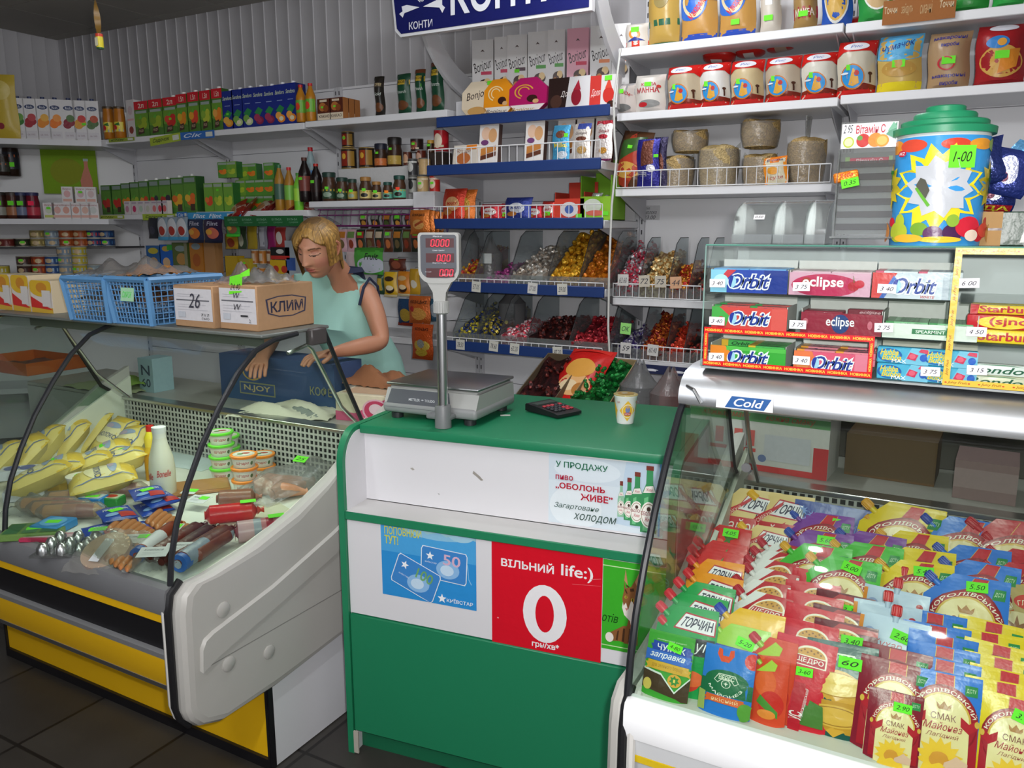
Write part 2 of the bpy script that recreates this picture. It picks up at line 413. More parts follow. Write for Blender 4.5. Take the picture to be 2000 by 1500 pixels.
def unit(x0, x1, shelves, top, bot=.08, label='', up='c9c9cd', backcol='e8e8eb', cat='shelf', extra=(), yback=3.86):
    "a wall shelving unit; shelves = (top z, front y, fascia colour or None, fence height or 0)"
    b = M(); b.box(x0+.002, x1-.002, yback, yback+.025, bot, top, backcol, 'pa')
    z = bot+.3
    while z < top:
        b.box(x0+.004, x1-.004, yback-.0012, yback, z-.0015, z+.0015, '77777c', 'pa'); z += .33
    ch = [Node('back_panel', b)]
    for s in (x0+.013, x1-.013):
        u = M(); u.box(s-.012, s+.012, yback-.022, yback-.002, bot, top, up, 'pa', .002, 1)
        z = bot+.05
        while z < top: u.box(s-.003, s+.003, yback-.0228, yback-.0222, z, z+.022, '3a3a3e', 'pa'); z += .05
        ch.append(Node('upright', u))
    for zt, yf, fc, fh in shelves:
        sub = [Node('bracket', bracket(x0+.03, yf, yback-.02, zt)), Node('bracket', bracket(x1-.03, yf, yback-.02, zt))]
        if fh:
            f = M(); fence(f, x0+.012, x1-.012, yf-.004, zt+.004, zt+fh); sub.append(Node('wire_fence', f))
        ch.append(Node('shelf_board', shelf_board(x0, x1, yf, yback-.02, zt, .035, 'e6e6e9', fc, .05), sub))
    ch += list(extra)
    return put(Node('shelving_unit', None, ch), label, cat, (0, 0, 0), group='white metal wall shelving')
XS = [-5.2, -4.24, -3.3, -2.34, -1.41, -.478, .46]
unit(XS[0], XS[1], [(2.145, 3.55, None, 0), (1.655, 3.55, None, 0), (1.28, 3.5, None, 0), (.5, 3.3, None, 0)], 2.375, label='white shelving bay holding the first green juice cartons and 2 litre juices')
unit(XS[1], XS[2], [(2.145, 3.55, None, 0), (1.665, 3.55, None, 0), (1.24, 3.5, None, 0), (.5, 3.3, None, 0)], 2.375, label='white shelving bay with blue juice cartons on its top shelf')
unit(XS[2], XS[3], [(2.15, 3.55, None, 0), (1.712, 3.55, None, 0), (.98, 3.5, None, 0), (.5, 3.3, None, 0)], 2.375, label='white shelving bay with coffee jars and coffee bags')
NV = '1b3670'
arms = []
for xx in (XS[3]+.02, XS[4]-.02):
    a = M(); o = []; i_ = []
    for t in range(11):
        q = t/10*pi/2; y, z = 3.84-.6*sin(q), 2.2+.5*(1-cos(q)); w = .05; ny, nz = -sin(q)*.6/.6, 0
        o.append((y-.0, z)); i_.append((y+.11*sin(q)*1.0, z+.11*cos(q)))
    a.prism(o+i_[::-1], 'x', xx-.009, xx+.009, 'd4d4d8'); arms.append(Node('header_arm', a))
unit(XS[3], XS[4], [(2.085, 3.45, NV, 0), (1.85, 3.36, NV, .085), (1.595, 3.4, NV, .07), (1.285, 3.43, NV, .028), (.985, 3.43, NV, .028), (.62, 3.1, None, 0)], 2.42, label='shelving bay with navy blue shelf edges holding sweets', extra=arms)
wr = M(); fence(wr, XS[4]+.01, -.99, 3.49, 1.25, 1.31, .03); wr2 = M(); fence(wr2, XS[4]+.01, -.9, 3.49, .965, 1.03, .03)
lg = M(); lg.box(XS[4]+.006, XS[5]-.006, 3.484, 3.494, .905, .945, '20284e', 'pa')
for i in range(7): lg.art(lambda u, v: (XS[4]+.02+u*.9, 3.484, .905+v*.04), [('e', .07+i*.14, .35, .04, .22, 'e4e6ec', (20, 160)), ('r', .045+i*.14, .3, .095+i*.14, .5, 'e4e6ec', 1)], 'pa')
unit(XS[4], XS[5], [(2.335, 3.5, None, 0), (2.062, 3.5, None, 0), (1.735, 3.5, None, .075), (1.245, 3.5, None, 0), (.96, 3.5, None, 0), (.6, 3.2, None, .04)], 2.75, label='white shelving bay with bags of cereal and loose pasta', extra=[Node('wire_fence', wr), Node('wire_fence', wr2), Node('shelf_strip', lg, label='navy shelf strip with white cloud marks')])
unit(XS[5], XS[6], [(2.33, 3.5, None, 0), (2.068, 3.5, None, 0), (.6, 3.2, None, 0)], 2.75, label='white shelving bay at the right end, behind the striped drinks can')
# corner bay set at 45 degrees, then a short bay on the left wall
def corner():
    ch = []; b = M(); b.box(0, 1.16, 0, .02, .08, 2.36, 'dededf'); ch.append(Node('back_panel', b))
    for zt in (2.13, 1.625, 1.44, 1.2, .5):
        m = M(); m.prism([(0, -.02), (1.16, -.02), (1.0, -.36 if zt != 1.44 else -.2), (.14, -.36 if zt != 1.44 else -.2)], 'z', zt-.035 if zt != 1.44 else zt-.012, zt, 'd8d8dc' if zt != 1.44 else '3b3a3c')
        ch.append(Node('shelf_board', m))
    return Node('shelving_unit', None, ch)
put(corner(), 'white corner shelving set at an angle under the white juice cartons', 'shelf', (-6.0, 3.05, 0), (0, 0, radians(45)), group='white metal wall shelving')
m1 = M(); m1.box(-5.99, -5.97, 2.2, 3.05, .08, 2.3, 'd0d0d4'); chs = [Node('back_panel', m1)]
for zt, xf in ((1.91, -5.62), (1.62, -5.62), (1.2, -5.6)):
    mm = M(); mm.box(-5.968, xf, 2.21, 3.12, zt-.035, zt, 'd8d8dc', 'pa', .003, 1); chs.append(Node('shelf_board', mm))
put(Node('shelving_unit', None, chs), 'short white shelving on the left wall holding dark jars', 'shelf', (0, 0, 0), group='white metal wall shelving')

# ================================================================ refrigerated display cases
ARC = [(1.212, .69), (1.222, .76), (1.245, .84), (1.284, .925), (1.335, 1.015), (1.40, 1.105), (1.465, 1.18), (1.53, 1.232), (1.60, 1.254), (1.69, 1.262)]
REAR = [(1.80, 1.262), (1.88, 1.10), (1.965, .94), (2.09, .85)]
LOW = [(1.97, .945), (1.86, .875), (1.76, .817), (1.62, .762), (1.45, .715), (1.295, .69)]
def grille(x0, x1, y, z0, z1):
    m = M(); nx = int((x1-x0)/.02); nz = int((z1-z0)/.02)
    dx = (x1-x0)/nx; dz = (z1-z0)/nz
    for i in range(nx+1): m.box(x0+i*dx-.0035, x0+i*dx+.0035, y, y+.003, z0, z1, 'b7b8b4', 'pa')
    for j in range(nz+1): m.box(x0, x1, y-.0005, y+.0025, z0+j*dz-.0035, z0+j*dz+.0035, 'b7b8b4', 'pa')
    m.box(x0, x1, y+.03, y+.034, z0, z1, '26282a', 'pa')
    return m
def end_panel(x0, x1):
    "moulded plastic end with a raised band and three bolt covers; x1 is the outer face"
    o = [(1.20, .36), (1.205, .62), (1.215, .665), (1.245, .688), (1.30, .69), (1.45, .715), (1.62, .762), (1.76, .817), (1.86, .875), (1.97, .945), (2.1, 1.0), (2.1, .33), (1.5, .272), (1.30, .275), (1.235, .30), (1.21, .33)]
    m = M(); s = 1 if x1 > x0 else -1
    m.prism(o, 'x', min(x0, x1), max(x0, x1), 'b6b4af')
    cy, cz = 1.62, .55
    def ins(p, k): 
        d = V((cy-p[0], cz-p[1])); d.normalize(); return (p[0]+d.x*k, p[1]+d.y*k)
    rings = [(o, x1), ([ins(p, .004) for p in o], x1+s*.012), ([ins(p, .014) for p in o], x1+s*.021), ([ins(p, .03) for p in o], x1+s*.024)]
    for (a, xa), (b, xb) in zip(rings, rings[1:]):
        n = len(a); vs = [(xa, *p) for p in a]+[(xb, *p) for p in b]
        fs = [(i, (i+1) % n, n+(i+1) % n, n+i) for i in range(n)]
        m.add(vs, fs if s < 0 else [f[::-1] for f in fs], 'b6b4af')
    a = rings[-1][0]; tri = tessellate_polygon([[V((p[0], p[1], 0)) for p in a]])
    m.add([(rings[-1][1], *p) for p in a], [t if s*((a[t[1]][0]-a[t[0]][0])*(a[t[2]][1]-a[t[0]][1])-(a[t[2]][0]-a[t[0]][0])*(a[t[1]][1]-a[t[0]][1])) > 0 else t[::-1] for t in tri], 'b6b4af')
    xf = x1+s*.024
    band = M(); bo = [(1.245, .455), (1.25, .515), (1.262, .535), (1.29, .545), (1.5, .585), (1.75, .655), (2.08, .77), (2.08, .70), (1.75, .575), (1.5, .51), (1.3, .462)]
    bi = [(p[0]+(.004 if p[0] < 1.27 else 0), p[1]+(.007 if i > 6 else -.007)) for i, p in enumerate(bo)]
    n = len(bo); vs = [(xf-s*.001, *p) for p in bo]+[(xf+s*.008, *p) for p in bi]
    fs = [(i, (i+1) % n, n+(i+1) % n, n+i) for i in range(n)]
    band.add(vs, fs, 'b3b1ac'); tri = tessellate_polygon([[V((p[0], p[1], 0)) for p in bi]]); band.add([(xf+s*.008, *p) for p in bi], [t for t in tri], 'b3b1ac')
    band.box(min(xf-s*.002, xf+s*.0005), max(xf-s*.002, xf+s*.0005), 1.25, 2.08, .452, .455, '8a8884')
    ch = [Node('trim_band', band)]
    for yy, zz, r in ((1.33, .585, .021), (1.335, .43, .021), (1.475, .395, .02)):
        c = M(); c.lathe([(r, 0, 'b3b1ac'), (r, .003, 'b3b1ac'), (r*.9, .0045, 'b6b4af'), (0, .0048, 'b6b4af')], 20, 'pa', ax='x')
        ch.append(Node('bolt_cover', c, loc=(xf-(0 if s > 0 else .0048)+(-.0004 if s > 0 else .0004), yy, zz)))
    g = M(); g.tube([(x0-s*.004, p[0]-.003, p[1]) for p in [(1.235, .298), (1.207, .335), (1.197, .37), (1.2, .62), (1.21, .668), (1.242, .694)]], .0095, '17171a', 'pa', 8)
    ch.append(Node('edge_gasket', g, label='black rubber edge gasket'))
    g = M(); g.tube([(x0-s*.02, p[0]-.002, p[1]) for p in [(1.235, .30), (1.209, .335), (1.2, .37), (1.202, .62), (1.211, .664), (1.238, .686)]], .0085, 'cfcdc9', 'pa', 8); ch.append(Node('edge_trim', g, label='pale trim beside the gasket'))
    return Node('end_panel', m, ch, 'grey moulded plastic end panel')
def case(x0, x1, style, split, label, dy=0.):
    ch = []
    # insulated body under the glass, stripes on its front
    def strip(name, pts, col, mt='pa', lab=None):
        s = M(); s.prism(pts, 'x', x0, x1, col, mt); ch.append(Node(name, s, label=lab))
    if style == 'yellow':
        YE, GR, BK, BU = 'f8c216', '77787a', '17161a', '757679'
    else: YE, GR, BK, BU = 'ecca1c', 'c8cacc', 'b9bbbe', 'f2f3f5'
    strip('bumper_rail', [(1.196, .612), (1.192, .628), (1.192, .668), (1.198, .682), (1.225, .688), (1.24, .66), (1.24, .612)], BU, lab='grey rail under the front glass' if style == 'yellow' else 'white rail under the front glass')
    if style == 'yellow': strip('accent_stripe', [(1.204, .585), (1.2, .611), (1.24, .611), (1.24, .585)], YE, lab='narrow yellow stripe')
    else:
        strip('front_profile', [(1.206, .575), (1.2, .611), (1.24, .611), (1.24, .575)], 'cfd1d3')
        strip('accent_stripe', [(1.21, .557), (1.205, .574), (1.24, .574), (1.24, .557)], YE, lab='narrow yellow stripe')
    strip('recess', [(1.222, .497), (1.216, .584 if style == 'yellow' else .556), (1.3, .584 if style == 'yellow' else .556), (1.3, .495)], BK, lab='black recessed band' if style == 'yellow' else None)
    strip('ledge_profile', [(1.211, .478), (1.21, .492), (1.216, .4965), (1.3, .4965), (1.3, .476)], GR)
    strip('front_panel', [(1.245, .375), (1.222, .43), (1.212, .477), (1.3, .477), (1.3, .375)], YE, lab='wide yellow front panel')
    strip('lower_profile', [(1.272, .335), (1.243, .375), (1.31, .375), (1.31, .335)], GR)
    b = M(); b.box(x0, x1, 1.30, 2.1, .32, .66, '8d8d8c'); b.box(x0, x1, 1.24, 1.3, .60, .66, '8d8d8c'); ch.append(Node('body', b))
    p = M(); p.box(x0, x1, 1.5, 2.1, .03, .33, YE); p.box(x0-.001, x1+.001, 1.49, 1.5, .0, .032, '17161a')
    for xx in (x0, x1): p.box(xx-.006 if xx == x1 else xx-.002, xx+.002 if xx == x1 else xx+.006, 1.492, 1.5, .0, .33, '17161a')
    ch.append(Node('plinth', p, label='yellow plinth with black corner trim' if style == 'yellow' else None))
    for xx, s in ((x0, -1), (x1, 1)):
        q = M(); q.box(min(xx, xx+s*.006), max(xx, xx+s*.006), 1.512, 2.1, .004, .33, 'dfe0e4'); q.box(min(xx, xx+s*.007), max(xx, xx+s*.007), 1.495, 1.512, .0, .33, '17161a')
        ch.append(Node('side_panel', q, label='white lower side panel'))
        ch.append(end_panel(xx+s*.006, xx+s*.018))
    dk = M(); dk.box(x0, x1, 1.23, 2.1, .66, .683, 'e4e6dc'); ch.append(Node('deck', dk, label='white display deck'))
    for xx, s in ((x0, 1), (x1, -1)):
        w = M(); w.prism([(1.26, .684), (1.42, .70), (1.62, .745), (1.80, .82), (2.09, .96), (2.09, .684)], 'x', min(xx, xx+s*.012), max(xx, xx+s*.012), 'd6dacc'); ch.append(Node('inner_end_wall', w))
    ch.append(Node('air_grille', grille(x0+.014, x1-.014, 2.05, .684, .87), label='grey perforated air grille'))
    rl = M(); rl.box(x0, x1, 2.042, 2.1, .87, .884, 'c9cbc8', 'me', .003, 1); ch.append(Node('grille_rail', rl))
    # bent front glass in panes, gaskets between
    xs = [x0]+list(split)+[x1]
    for a, b in zip(xs, xs[1:]):
        g = M(); th = .005
        o = ARC; i_ = [(p[0]+.004, p[1]-.004) for p in ARC]
        for pr, fl in ((o, False), (i_, True)):
            n = len(pr); vs = [(xx, *p) for xx in (a+.006, b-.006) for p in pr]
            fs = [(i, n+i, n+i+1, i+1) for i in range(n-1)]
            g.add(vs, fs if not fl else [f[::-1] for f in fs], 'f2f7f3', 'gs')
        ch.append(Node('front_glass', g, label='bent clear front glass'))
    for xx in (xs if style == 'yellow' else xs[:1]+xs[-1:]):
        t = M(); pts = [(xx, p[0], p[1]) for p in ARC]
        t.tube(pts, .0075, '1b1d22', 'pa', 8); ch.append(Node('glass_gasket', t, label='black rubber seal of the bent glass'))
    for xx in (x0, x1):
        pts = ARC+REAR+LOW; g = M(); g.prism(pts, 'x', xx-.003, xx+.003, 'f0f6f2', 'gs'); 
        e = M(); e.tube([(xx, p[0], p[1]) for p in REAR], .007, '1b1d22', 'pa', 6); cl = M(); cl.box(xx-.014, xx+.014, 1.735, 1.80, 1.222, 1.27, '4a4545', 'pa', .004, 1)
        ch.append(Node('end_glass', g, [Node('rear_gasket', e), Node('glass_clamp', cl)], 'flat clear end glass'))
    tp = M()
    if style == 'yellow':
        tp.box(x0+.004, x1-.004, 1.56, 1.83, 1.262, 1.272, '6c716d', 'pa', .003, 1)
    else:
        o = [(1.478, 1.2), (1.472, 1.203), (1.468, 1.215), (1.472, 1.232), (1.485, 1.25), (1.51, 1.264), (1.56, 1.272), (1.9, 1.274), (1.9, 1.266), (1.6, 1.262), (1.53, 1.244), (1.49, 1.215)]
        tp.prism(o, 'x', x0-.004, x1+.004, 'dfe3e8', 'bs')
    ch.append(Node('top_shelf', tp, label='grey top shelf over the glass' if style == 'yellow' else 'brushed steel canopy along the top'))
    lt = M(); lt.box(x0+.1, x1-.1, 1.66, 1.72, 1.243, 1.262, '8f938f', 'pa'); lt.box(x0+.1, x1-.1, 1.655, 1.66, 1.22, 1.262, '8f938f', 'pa'); tb = M(); tb.tube([(x0+.14, 1.69, 1.235), (x1-.14, 1.69, 1.235)], .008, 'e6ffe0', 'em' if style == 'yellow' else 'pa', 8)
    ch.append(Node('lamp_rail', lt, [Node('tube', tb)]))
    xl = x0-(.75 if style == 'yellow' else 0); ws = M(); ws.box(xl, x1, 2.1, 2.5, .85, .868, 'a9a8a2', 'pa', .003, 1); ws.box(xl, x1, 2.1, 2.46, .1, .85, 'b5b5b2'); ch.append(Node('work_shelf', ws, label='grey work shelf at the back'))
    for xx in ([x1-.05, x0+.05]):
        r = M(); r.tube([(xx, 1.70, 1.20), (xx, 1.78, 1.215), (xx, 1.80, 1.20), (xx, 1.92, 1.0), (xx, 2.05, .88)], .006, 'c9cccc', 'me', 8); ch.append(Node('support_rod', r))
    if style != 'yellow':
        rd = M(); rd.box(x0+.05, x1, 2.47, 2.48, .869, 1.22, '38332c', 'pa', .002, 1); ch.append(Node('rear_shade_board', rd, label='dark board standing in for shade behind the case'))  # dark board added in place of the shade behind the case
        sb = M(); sb.box(0, .11, -.001, .001, 0, .028, 'e6e8ea', 'pa'); f = lambda u, v: (u*.11, -.001, v*.028)
        sb.art(f, [('p', [(.16, .08), (.85, .08), (.97, .92), (.28, .92)], '2a5c9c'), ('t', 'Cold', .32, .22, .84, .8, 'f2f4f6', 'bi')], 'pa', asp=3.9)
        ch.append(Node('brand_plate', sb, label='blue and silver brand plate', loc=(x0+.075, 1.4655, 1.2045), rot=(radians(2), 0, 0)))
        h = M(); h.tube([(x0+.012, 1.474, 1.24), (x0+.03, 1.459, 1.237), (x0+.045, 1.464, 1.21)], .0035, 'b9bcbe', 'me', 6); ch.append(Node('hook', h))
        kn = M(); kn.lathe([(.009, 0, 'd8dade'), (.009, .004, 'd8dade'), (.006, .006, 'd8dade')], 14, 'me', ax='y'); ch.append(Node('glass_button', kn, loc=(x0+.155, 1.397, 1.108)))
    return put(Node('refrigerated_display_case', None, ch), label, 'display case', (0, dy, 0))
case(-2.97, -1.635, 'yellow', [-2.345], 'bent glass dairy and sausage display case with yellow front stripes')
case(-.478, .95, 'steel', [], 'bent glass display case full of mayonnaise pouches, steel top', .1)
# dark case further left, only its orange tray shows through the glass

# ================================================================ the green and white sales counter
CL = (-1.49, 1.668, 0); CR = radians(7.5)
GN, WH = '1c7d55', 'dfdee2'
def counter():
    ch = []; L = .955
    arc = [(.085+.085*-cos(t/10*pi/2), .90+.10*sin(t/10*pi/2)) for t in range(11)]
    o = [(0, 0), (0, .9)]+arc[1:]+[(.16, 1.0), (.66, 1.0), (.66, 0)]
    i_ = [(.014, .0), (.014, .9)]+[(.085+.071*-cos(t/10*pi/2), .90+.086*sin(t/10*pi/2)) for t in range(1, 11)]+[(.16, .986), (.655, .986), (.655, 0)]
    for k, (xa, xb) in enumerate(((0, .02), (L-.02, L))):
        m = M(); m.prism(o, 'x', xa, xb, GN)
        for s, xx in ((1, xb), (-1, xa)): m.prism(i_, 'x', xx-(0 if s > 0 else .0012), xx+(.0012 if s > 0 else 0), WH)
        ch.append(Node('side_panel', m, label='white side panel with rounded green edge'))
    m = M(); m.box(.021, L-.021, .092, .665, .974, .9995, GN, 'pa', .003, 2); ch.append(Node('countertop', m, label='green laminate counter top'))
    m = M(); m.box(.021, L-.021, .118, .135, .768, .973, WH); ch.append(Node('back_board', m, label='white upper front board'))
    m = M(); m.box(.021, L-.021, .004, .118, .744, .766, 'd9d7d6'); m.box(.021, L-.021, -.001, .004, .743, .767, GN, 'pa', .002, 1); ch.append(Node('ledge', m, label='white ledge with green edging'))
    m = M(); m.box(.021, L-.021, .01, .028, .455, .742, WH); ch.append(Node('front_board', m, label='white lower front board'))
    m = M(); m.box(.021, L-.021, .004, .024, .075, .452, GN, 'pa', .003, 1); ch.append(Node('kick_board', m, label='green bottom board'))
    m = M(); m.box(.021, L-.021, .045, .06, .0, .074, '186a48'); ch.append(Node('plinth', m))
    m = M(); m.box(.0205, .036, -.001, .004, .004, .075, 'b3aea2', 'ca'); ch.append(Node('chipped_corner', m, label='chipped bare board at the foot'))
    m = M(); m.box(.021, L-.021, .64, .66, .0, .972, WH); ch.append(Node('rear_board', m))
    sc = M(); f = lambda u, v: (.02+u*.5, .1175, .768+v*.2)
    sc.art(f, [('p', [(.30, .55), (.315, .52), (.33, .53), (.318, .56)], 'a8a39c'), ('p', [(.7, .62), (.74, .55), (.76, .5), (.745, .49), (.72, .54), (.695, .58)], '9a958e'), ('p', [(.475, .23), (.483, .2), (.49, .22)], 'aaa')], 'pa', asp=2.5)
    ch.append(Node('scuff_mark', sc))
    return Node('shop_counter', None, ch)
put(counter(), 'green and white sales counter between the two display cases', 'counter', CL, CR)
def cpt(x, y, z):
    "counter coordinates to the room"
    return (CL[0]+x*cos(CR)-y*sin(CR), CL[1]+x*sin(CR)+y*cos(CR), z)
# ================================================================ posters on the counter
def flat(w, h, col, items, mt='gl', th=.0012, name='advertising_poster', asp=None):
    m = M(); m.box(0, w, 0, th, 0, h, col, mt); m.art(lambda u, v: (u*w, 0, v*h), items, mt, .0003, .00012, asp or w/h); return Node(name, m)
def onboard(node, x, z, y, label, cat='poster', **k):
    return put(node, label, cat, cpt(x, y, z), CR, **k)
def bottle_art(cx, b, t, w, k=0):
    g1, g2 = ('3f8f5c', '6fbf86') if k == 0 else ('8fbfa0', 'b2d4bd')
    h = t-b
    return [('p', [(cx-w, b), (cx+w, b), (cx+w, b+h*.5), (cx+w*.85, b+h*.6), (cx+w*.42, b+h*.74), (cx+w*.38, t), (cx-w*.38, t), (cx-w*.42, b+h*.74), (cx-w*.85, b+h*.6), (cx-w, b+h*.5)], g1),
            ('p', [(cx-w*.7, b+.02), (cx-w*.1, b+.02), (cx-w*.1, b+h*.55), (cx-w*.6, b+h*.52)], g2),
            ('r', cx-w*.45, t-.05, cx+w*.45, t+.01, '7a3b33', 1), ('e', cx, b+h*.27, w*1.02, h*.2, 'f2efe8'), ('o', cx, b+h*.27, w*.9, h*.175, '9c8a70', (0, 360), .08),
            ('e', cx, b+h*.36, w*.25, h*.035, '4a3a30'), ('t', 'ОБОЛОНЬ', cx-w*.95, b+h*.26, cx+w*.95, b+h*.32, '8a1c2c', 'b'), ('t', 'Живе', cx-w*.5, b+h*.17, cx+w*.5, b+h*.235, 'b0303c', 'i'),
            ('p', [(cx-w*.75, b+h*.6), (cx+w*.75, b+h*.62), (cx+w*.45, b+h*.72), (cx-w*.45, b+h*.70)], 'e9e4dd'), ('t', 'Живе', cx-w*.4, b+h*.63, cx+w*.4, b+h*.68, 'a8404a', 'i')]
it = [('r', 0, 0, 1, .62, 'd6e2ea', 2), ('r', .0, .6, 1, 1, 'cfdce6', 2), ('e', .25, .25, .24, .3, 'e2ebf0'), ('e', .35, .78, .3, .16, 'dbe6ee'), ('p', [(.62, .1), (1, .05), (1, 1), (.7, 1)], 'bfd3e4'), ('r', .985, 0, 1, 1, '6fb2e8', 1)]
it += bottle_art(.66, .2, .68, .03, 1)+bottle_art(.73, .17, .74, .042)+bottle_art(.80, .11, .83, .055)+bottle_art(.905, .04, .93, .07)
it += [('t', 'У ПРОДАЖУ', .07, .78, .54, .88, '1e6b4e', 'b'), ('t', 'пиво', .07, .625, .23, .69, 'b02040', 'b'), ('t', '„ОБОЛОНЬ', .07, .49, .52, .585, 'b3152f', 'B'), ('t', 'ЖИВЕ”', .30, .37, .59, .465, 'b3152f', 'B'),
       ('t', 'Загартоване', .06, .215, .47, .305, '2c4f44', 'i'), ('t', 'холодом', .24, .07, .63, .185, '27463d', 'i'), ('p', [(.1, .985), (.2, .97), (.8, .965), (.81, .985), (.5, 1), (.12, 1)], 'ecebea')]
onboard(flat(.302, .199, 'd3dfe8', it), .592, .7745, .1160, 'pale blue beer poster with green bottles on the upper board')
def bank_card(cx, cy, a, num, nc):
    ca, sa = cos(radians(a)), sin(radians(a))
    def q(x, y): return (cx+(x*ca-y*sa)/1.38, cy+x*sa+y*ca)
    b = [q(-.3, -.2), q(.3, -.2), q(.32, -.17), q(.32, .17), q(.3, .2), q(-.3, .2), q(-.32, .17), q(-.32, -.17)]
    b2 = [q(-.312, -.21), q(.312, -.21), q(.332, -.17), q(.332, .17), q(.312, .21), q(-.312, .21), q(-.332, .17), q(-.332, -.17)]
    return [('p', b2, 'dfeaf4'), ('p', b, '3f86cc'), ('e', *q(.06, -.05), .12, .12, '8dbbe6'), ('e', *q(.05, -.06), .07, .07, 'c6dff4'), ('k', *q(-.2, .09), .06, 5, 'f4f8fc', .42, 90+a),
            ('t', 'київстар', q(-.27, .0)[0], q(0, .02)[1]-.0+(-.02), q(-.1, 0)[0], q(0, .02)[1]+.01, 'dde9f5', 'l', a), ('t', num, q(.1, .08)[0]-.08, q(.1, .08)[1]-.07, q(.1, .08)[0]+.1, q(.1, .08)[1]+.07, nc, 'b', a)]
it = [('r', 0, .6, 1, 1, '4ba3de', 2), ('e', .6, .98, .4, .14, '8cc3e2'), ('e', .85, .96, .14, .1, 'a5cfe4'), ('p', [(.4, 1), (.5, .9), (.62, .95), (.7, .9), (.85, .97), (1, .9), (1, 1)], '9fcbd8')]
it += [('t', 'ПОПОВНЮЙ', .04, .83, .44, .965, 'd3d24c', 'b'), ('t', 'ТУТ!', .04, .70, .19, .815, 'd3d24c', 'B')]
it += [('p', [(.86, .75), (.87, .66), (.92, .58), (.93, .4), (.96, .33), (.95, .33), (.925, .39), (.91, .57), (.86, .65)], '88c2ea')]
it += bank_card(.67, .53, -3, '50', 'd8b4cc')+bank_card(.37, .30, -21, '100', '73a86c')+[('k', .65, .09, .065, 5, 'f2f7fc', .42), ('t', 'КИЇВСТАР', .7, .055, .97, .115, 'eaf3fa', 'b')]
onboard(flat(.292, .221, '2f8fd4', it), .132, .532, .0084, 'blue top-up poster with two phone cards on the lower board')
it = [('t', 'ВІЛЬНИЙ', .09, .775, .575, .87, 'f1eef0', 'B'), ('t', 'life:)', .64, .745, .92, .885, 'f1eef0', 'b'), ('e', .495, .385, .2, .275, 'efedf0'), ('e', .495, .385, .085, .175, 'd41428'), ('t', 'грн/хв*', .38, .045, .63, .115, 'f1eef0', 'B'),
      ('p', [(.74, .71), (.99, .735), (.99, .738), (.74, .714)], 'e06a74'), ('p', [(.9, .78), (.99, .80), (.99, .803), (.9, .785)], 'e58a90'), ('e', .06, .27, .008, .006, 'f0b0b4')]
onboard(flat(.304, .297, 'd41428', it), .47, .445, .0084, 'red tariff poster with a big white zero')
cw = [('r', 0, .93, 1, .94, 'c9e8b0', 1), ('r', 0, .04, 1, .05, 'c9e8b0', 1), ('t', 'отів', -.0, .31, .38, .41, '123c14', 'i')]
BR, DKB, WT = '8a5a34', '4a2f1e', 'e9e2da'
cw += [('p', [(.62, .10), (1, .1), (1, .62), (.92, .6), (.78, .45), (.70, .3)], BR), ('p', [(.6, .62), (.56, .5), (.62, .42), (.78, .36), (.86, .2), (.98, .2), (1, .3), (1, .66), (.8, .7)], WT), ('p', [(.56, .6), (.6, .69), (.6, .8), (.64, .72), (.78, .74), (.92, .85), (.96, .7), (1, .62), (.9, .52), (.8, .6), (.72, .48), (.66, .56), (.6, .52)], BR),
       ('p', [(.6, .8), (.63, .93), (.70, .75)], 'b98a66'), ('p', [(.88, .80), (.97, .9), (.98, .72)], 'b98a66'), ('e', .655, .62, .035, .018, 'c8b43c'), ('e', .66, .62, .013, .017, '1a120c'), ('e', .83, .60, .04, .02, 'c8b43c'), ('e', .835, .6, .015, .019, '1a120c'),
       ('p', [(.64, .5), (.72, .5), (.68, .47)], 'c77f78'), ('p', [(.62, .7), (.65, .71), (.7, .66), (.66, .665)], DKB), ('p', [(.75, .72), (.85, .73), (.87, .70), (.77, .69)], DKB), ('p', [(.66, .76), (.74, .745), (.73, .73), (.66, .74)], DKB),
       ('p', [(.2, .1), (.18, .17), (.26, .2), (.62, .3), (.8, .3), (.9, .1), (.5, .12)], BR), ('e', .25, .145, .11, .055, WT), ('p', [(.42, .13), (.47, .12), (.50, .24), (.46, .23)], DKB), ('p', [(.58, .12), (.64, .12), (.66, .27), (.61, .27)], DKB), ('p', [(.74, .12), (.80, .12), (.82, .28), (.77, .28)], DKB)]
def sqz(i):
    k = lambda u: .58*u-.02
    if i[0] == 'p': return ('p', [(k(u), v) for u, v in i[1]], i[2])
    if i[0] == 'e': return ('e', k(i[1]), i[2], i[3]*.58)+i[4:]
    if i[0] == 't': return i[:2]+(0, i[3], .25)+i[5:]
    return i
cw = [sqz(i) for i in cw]
onboard(flat(.168, .243, '3dab2c', cw), .7755, .495, .0084, 'green poster with a tabby cat, partly behind the right display case')

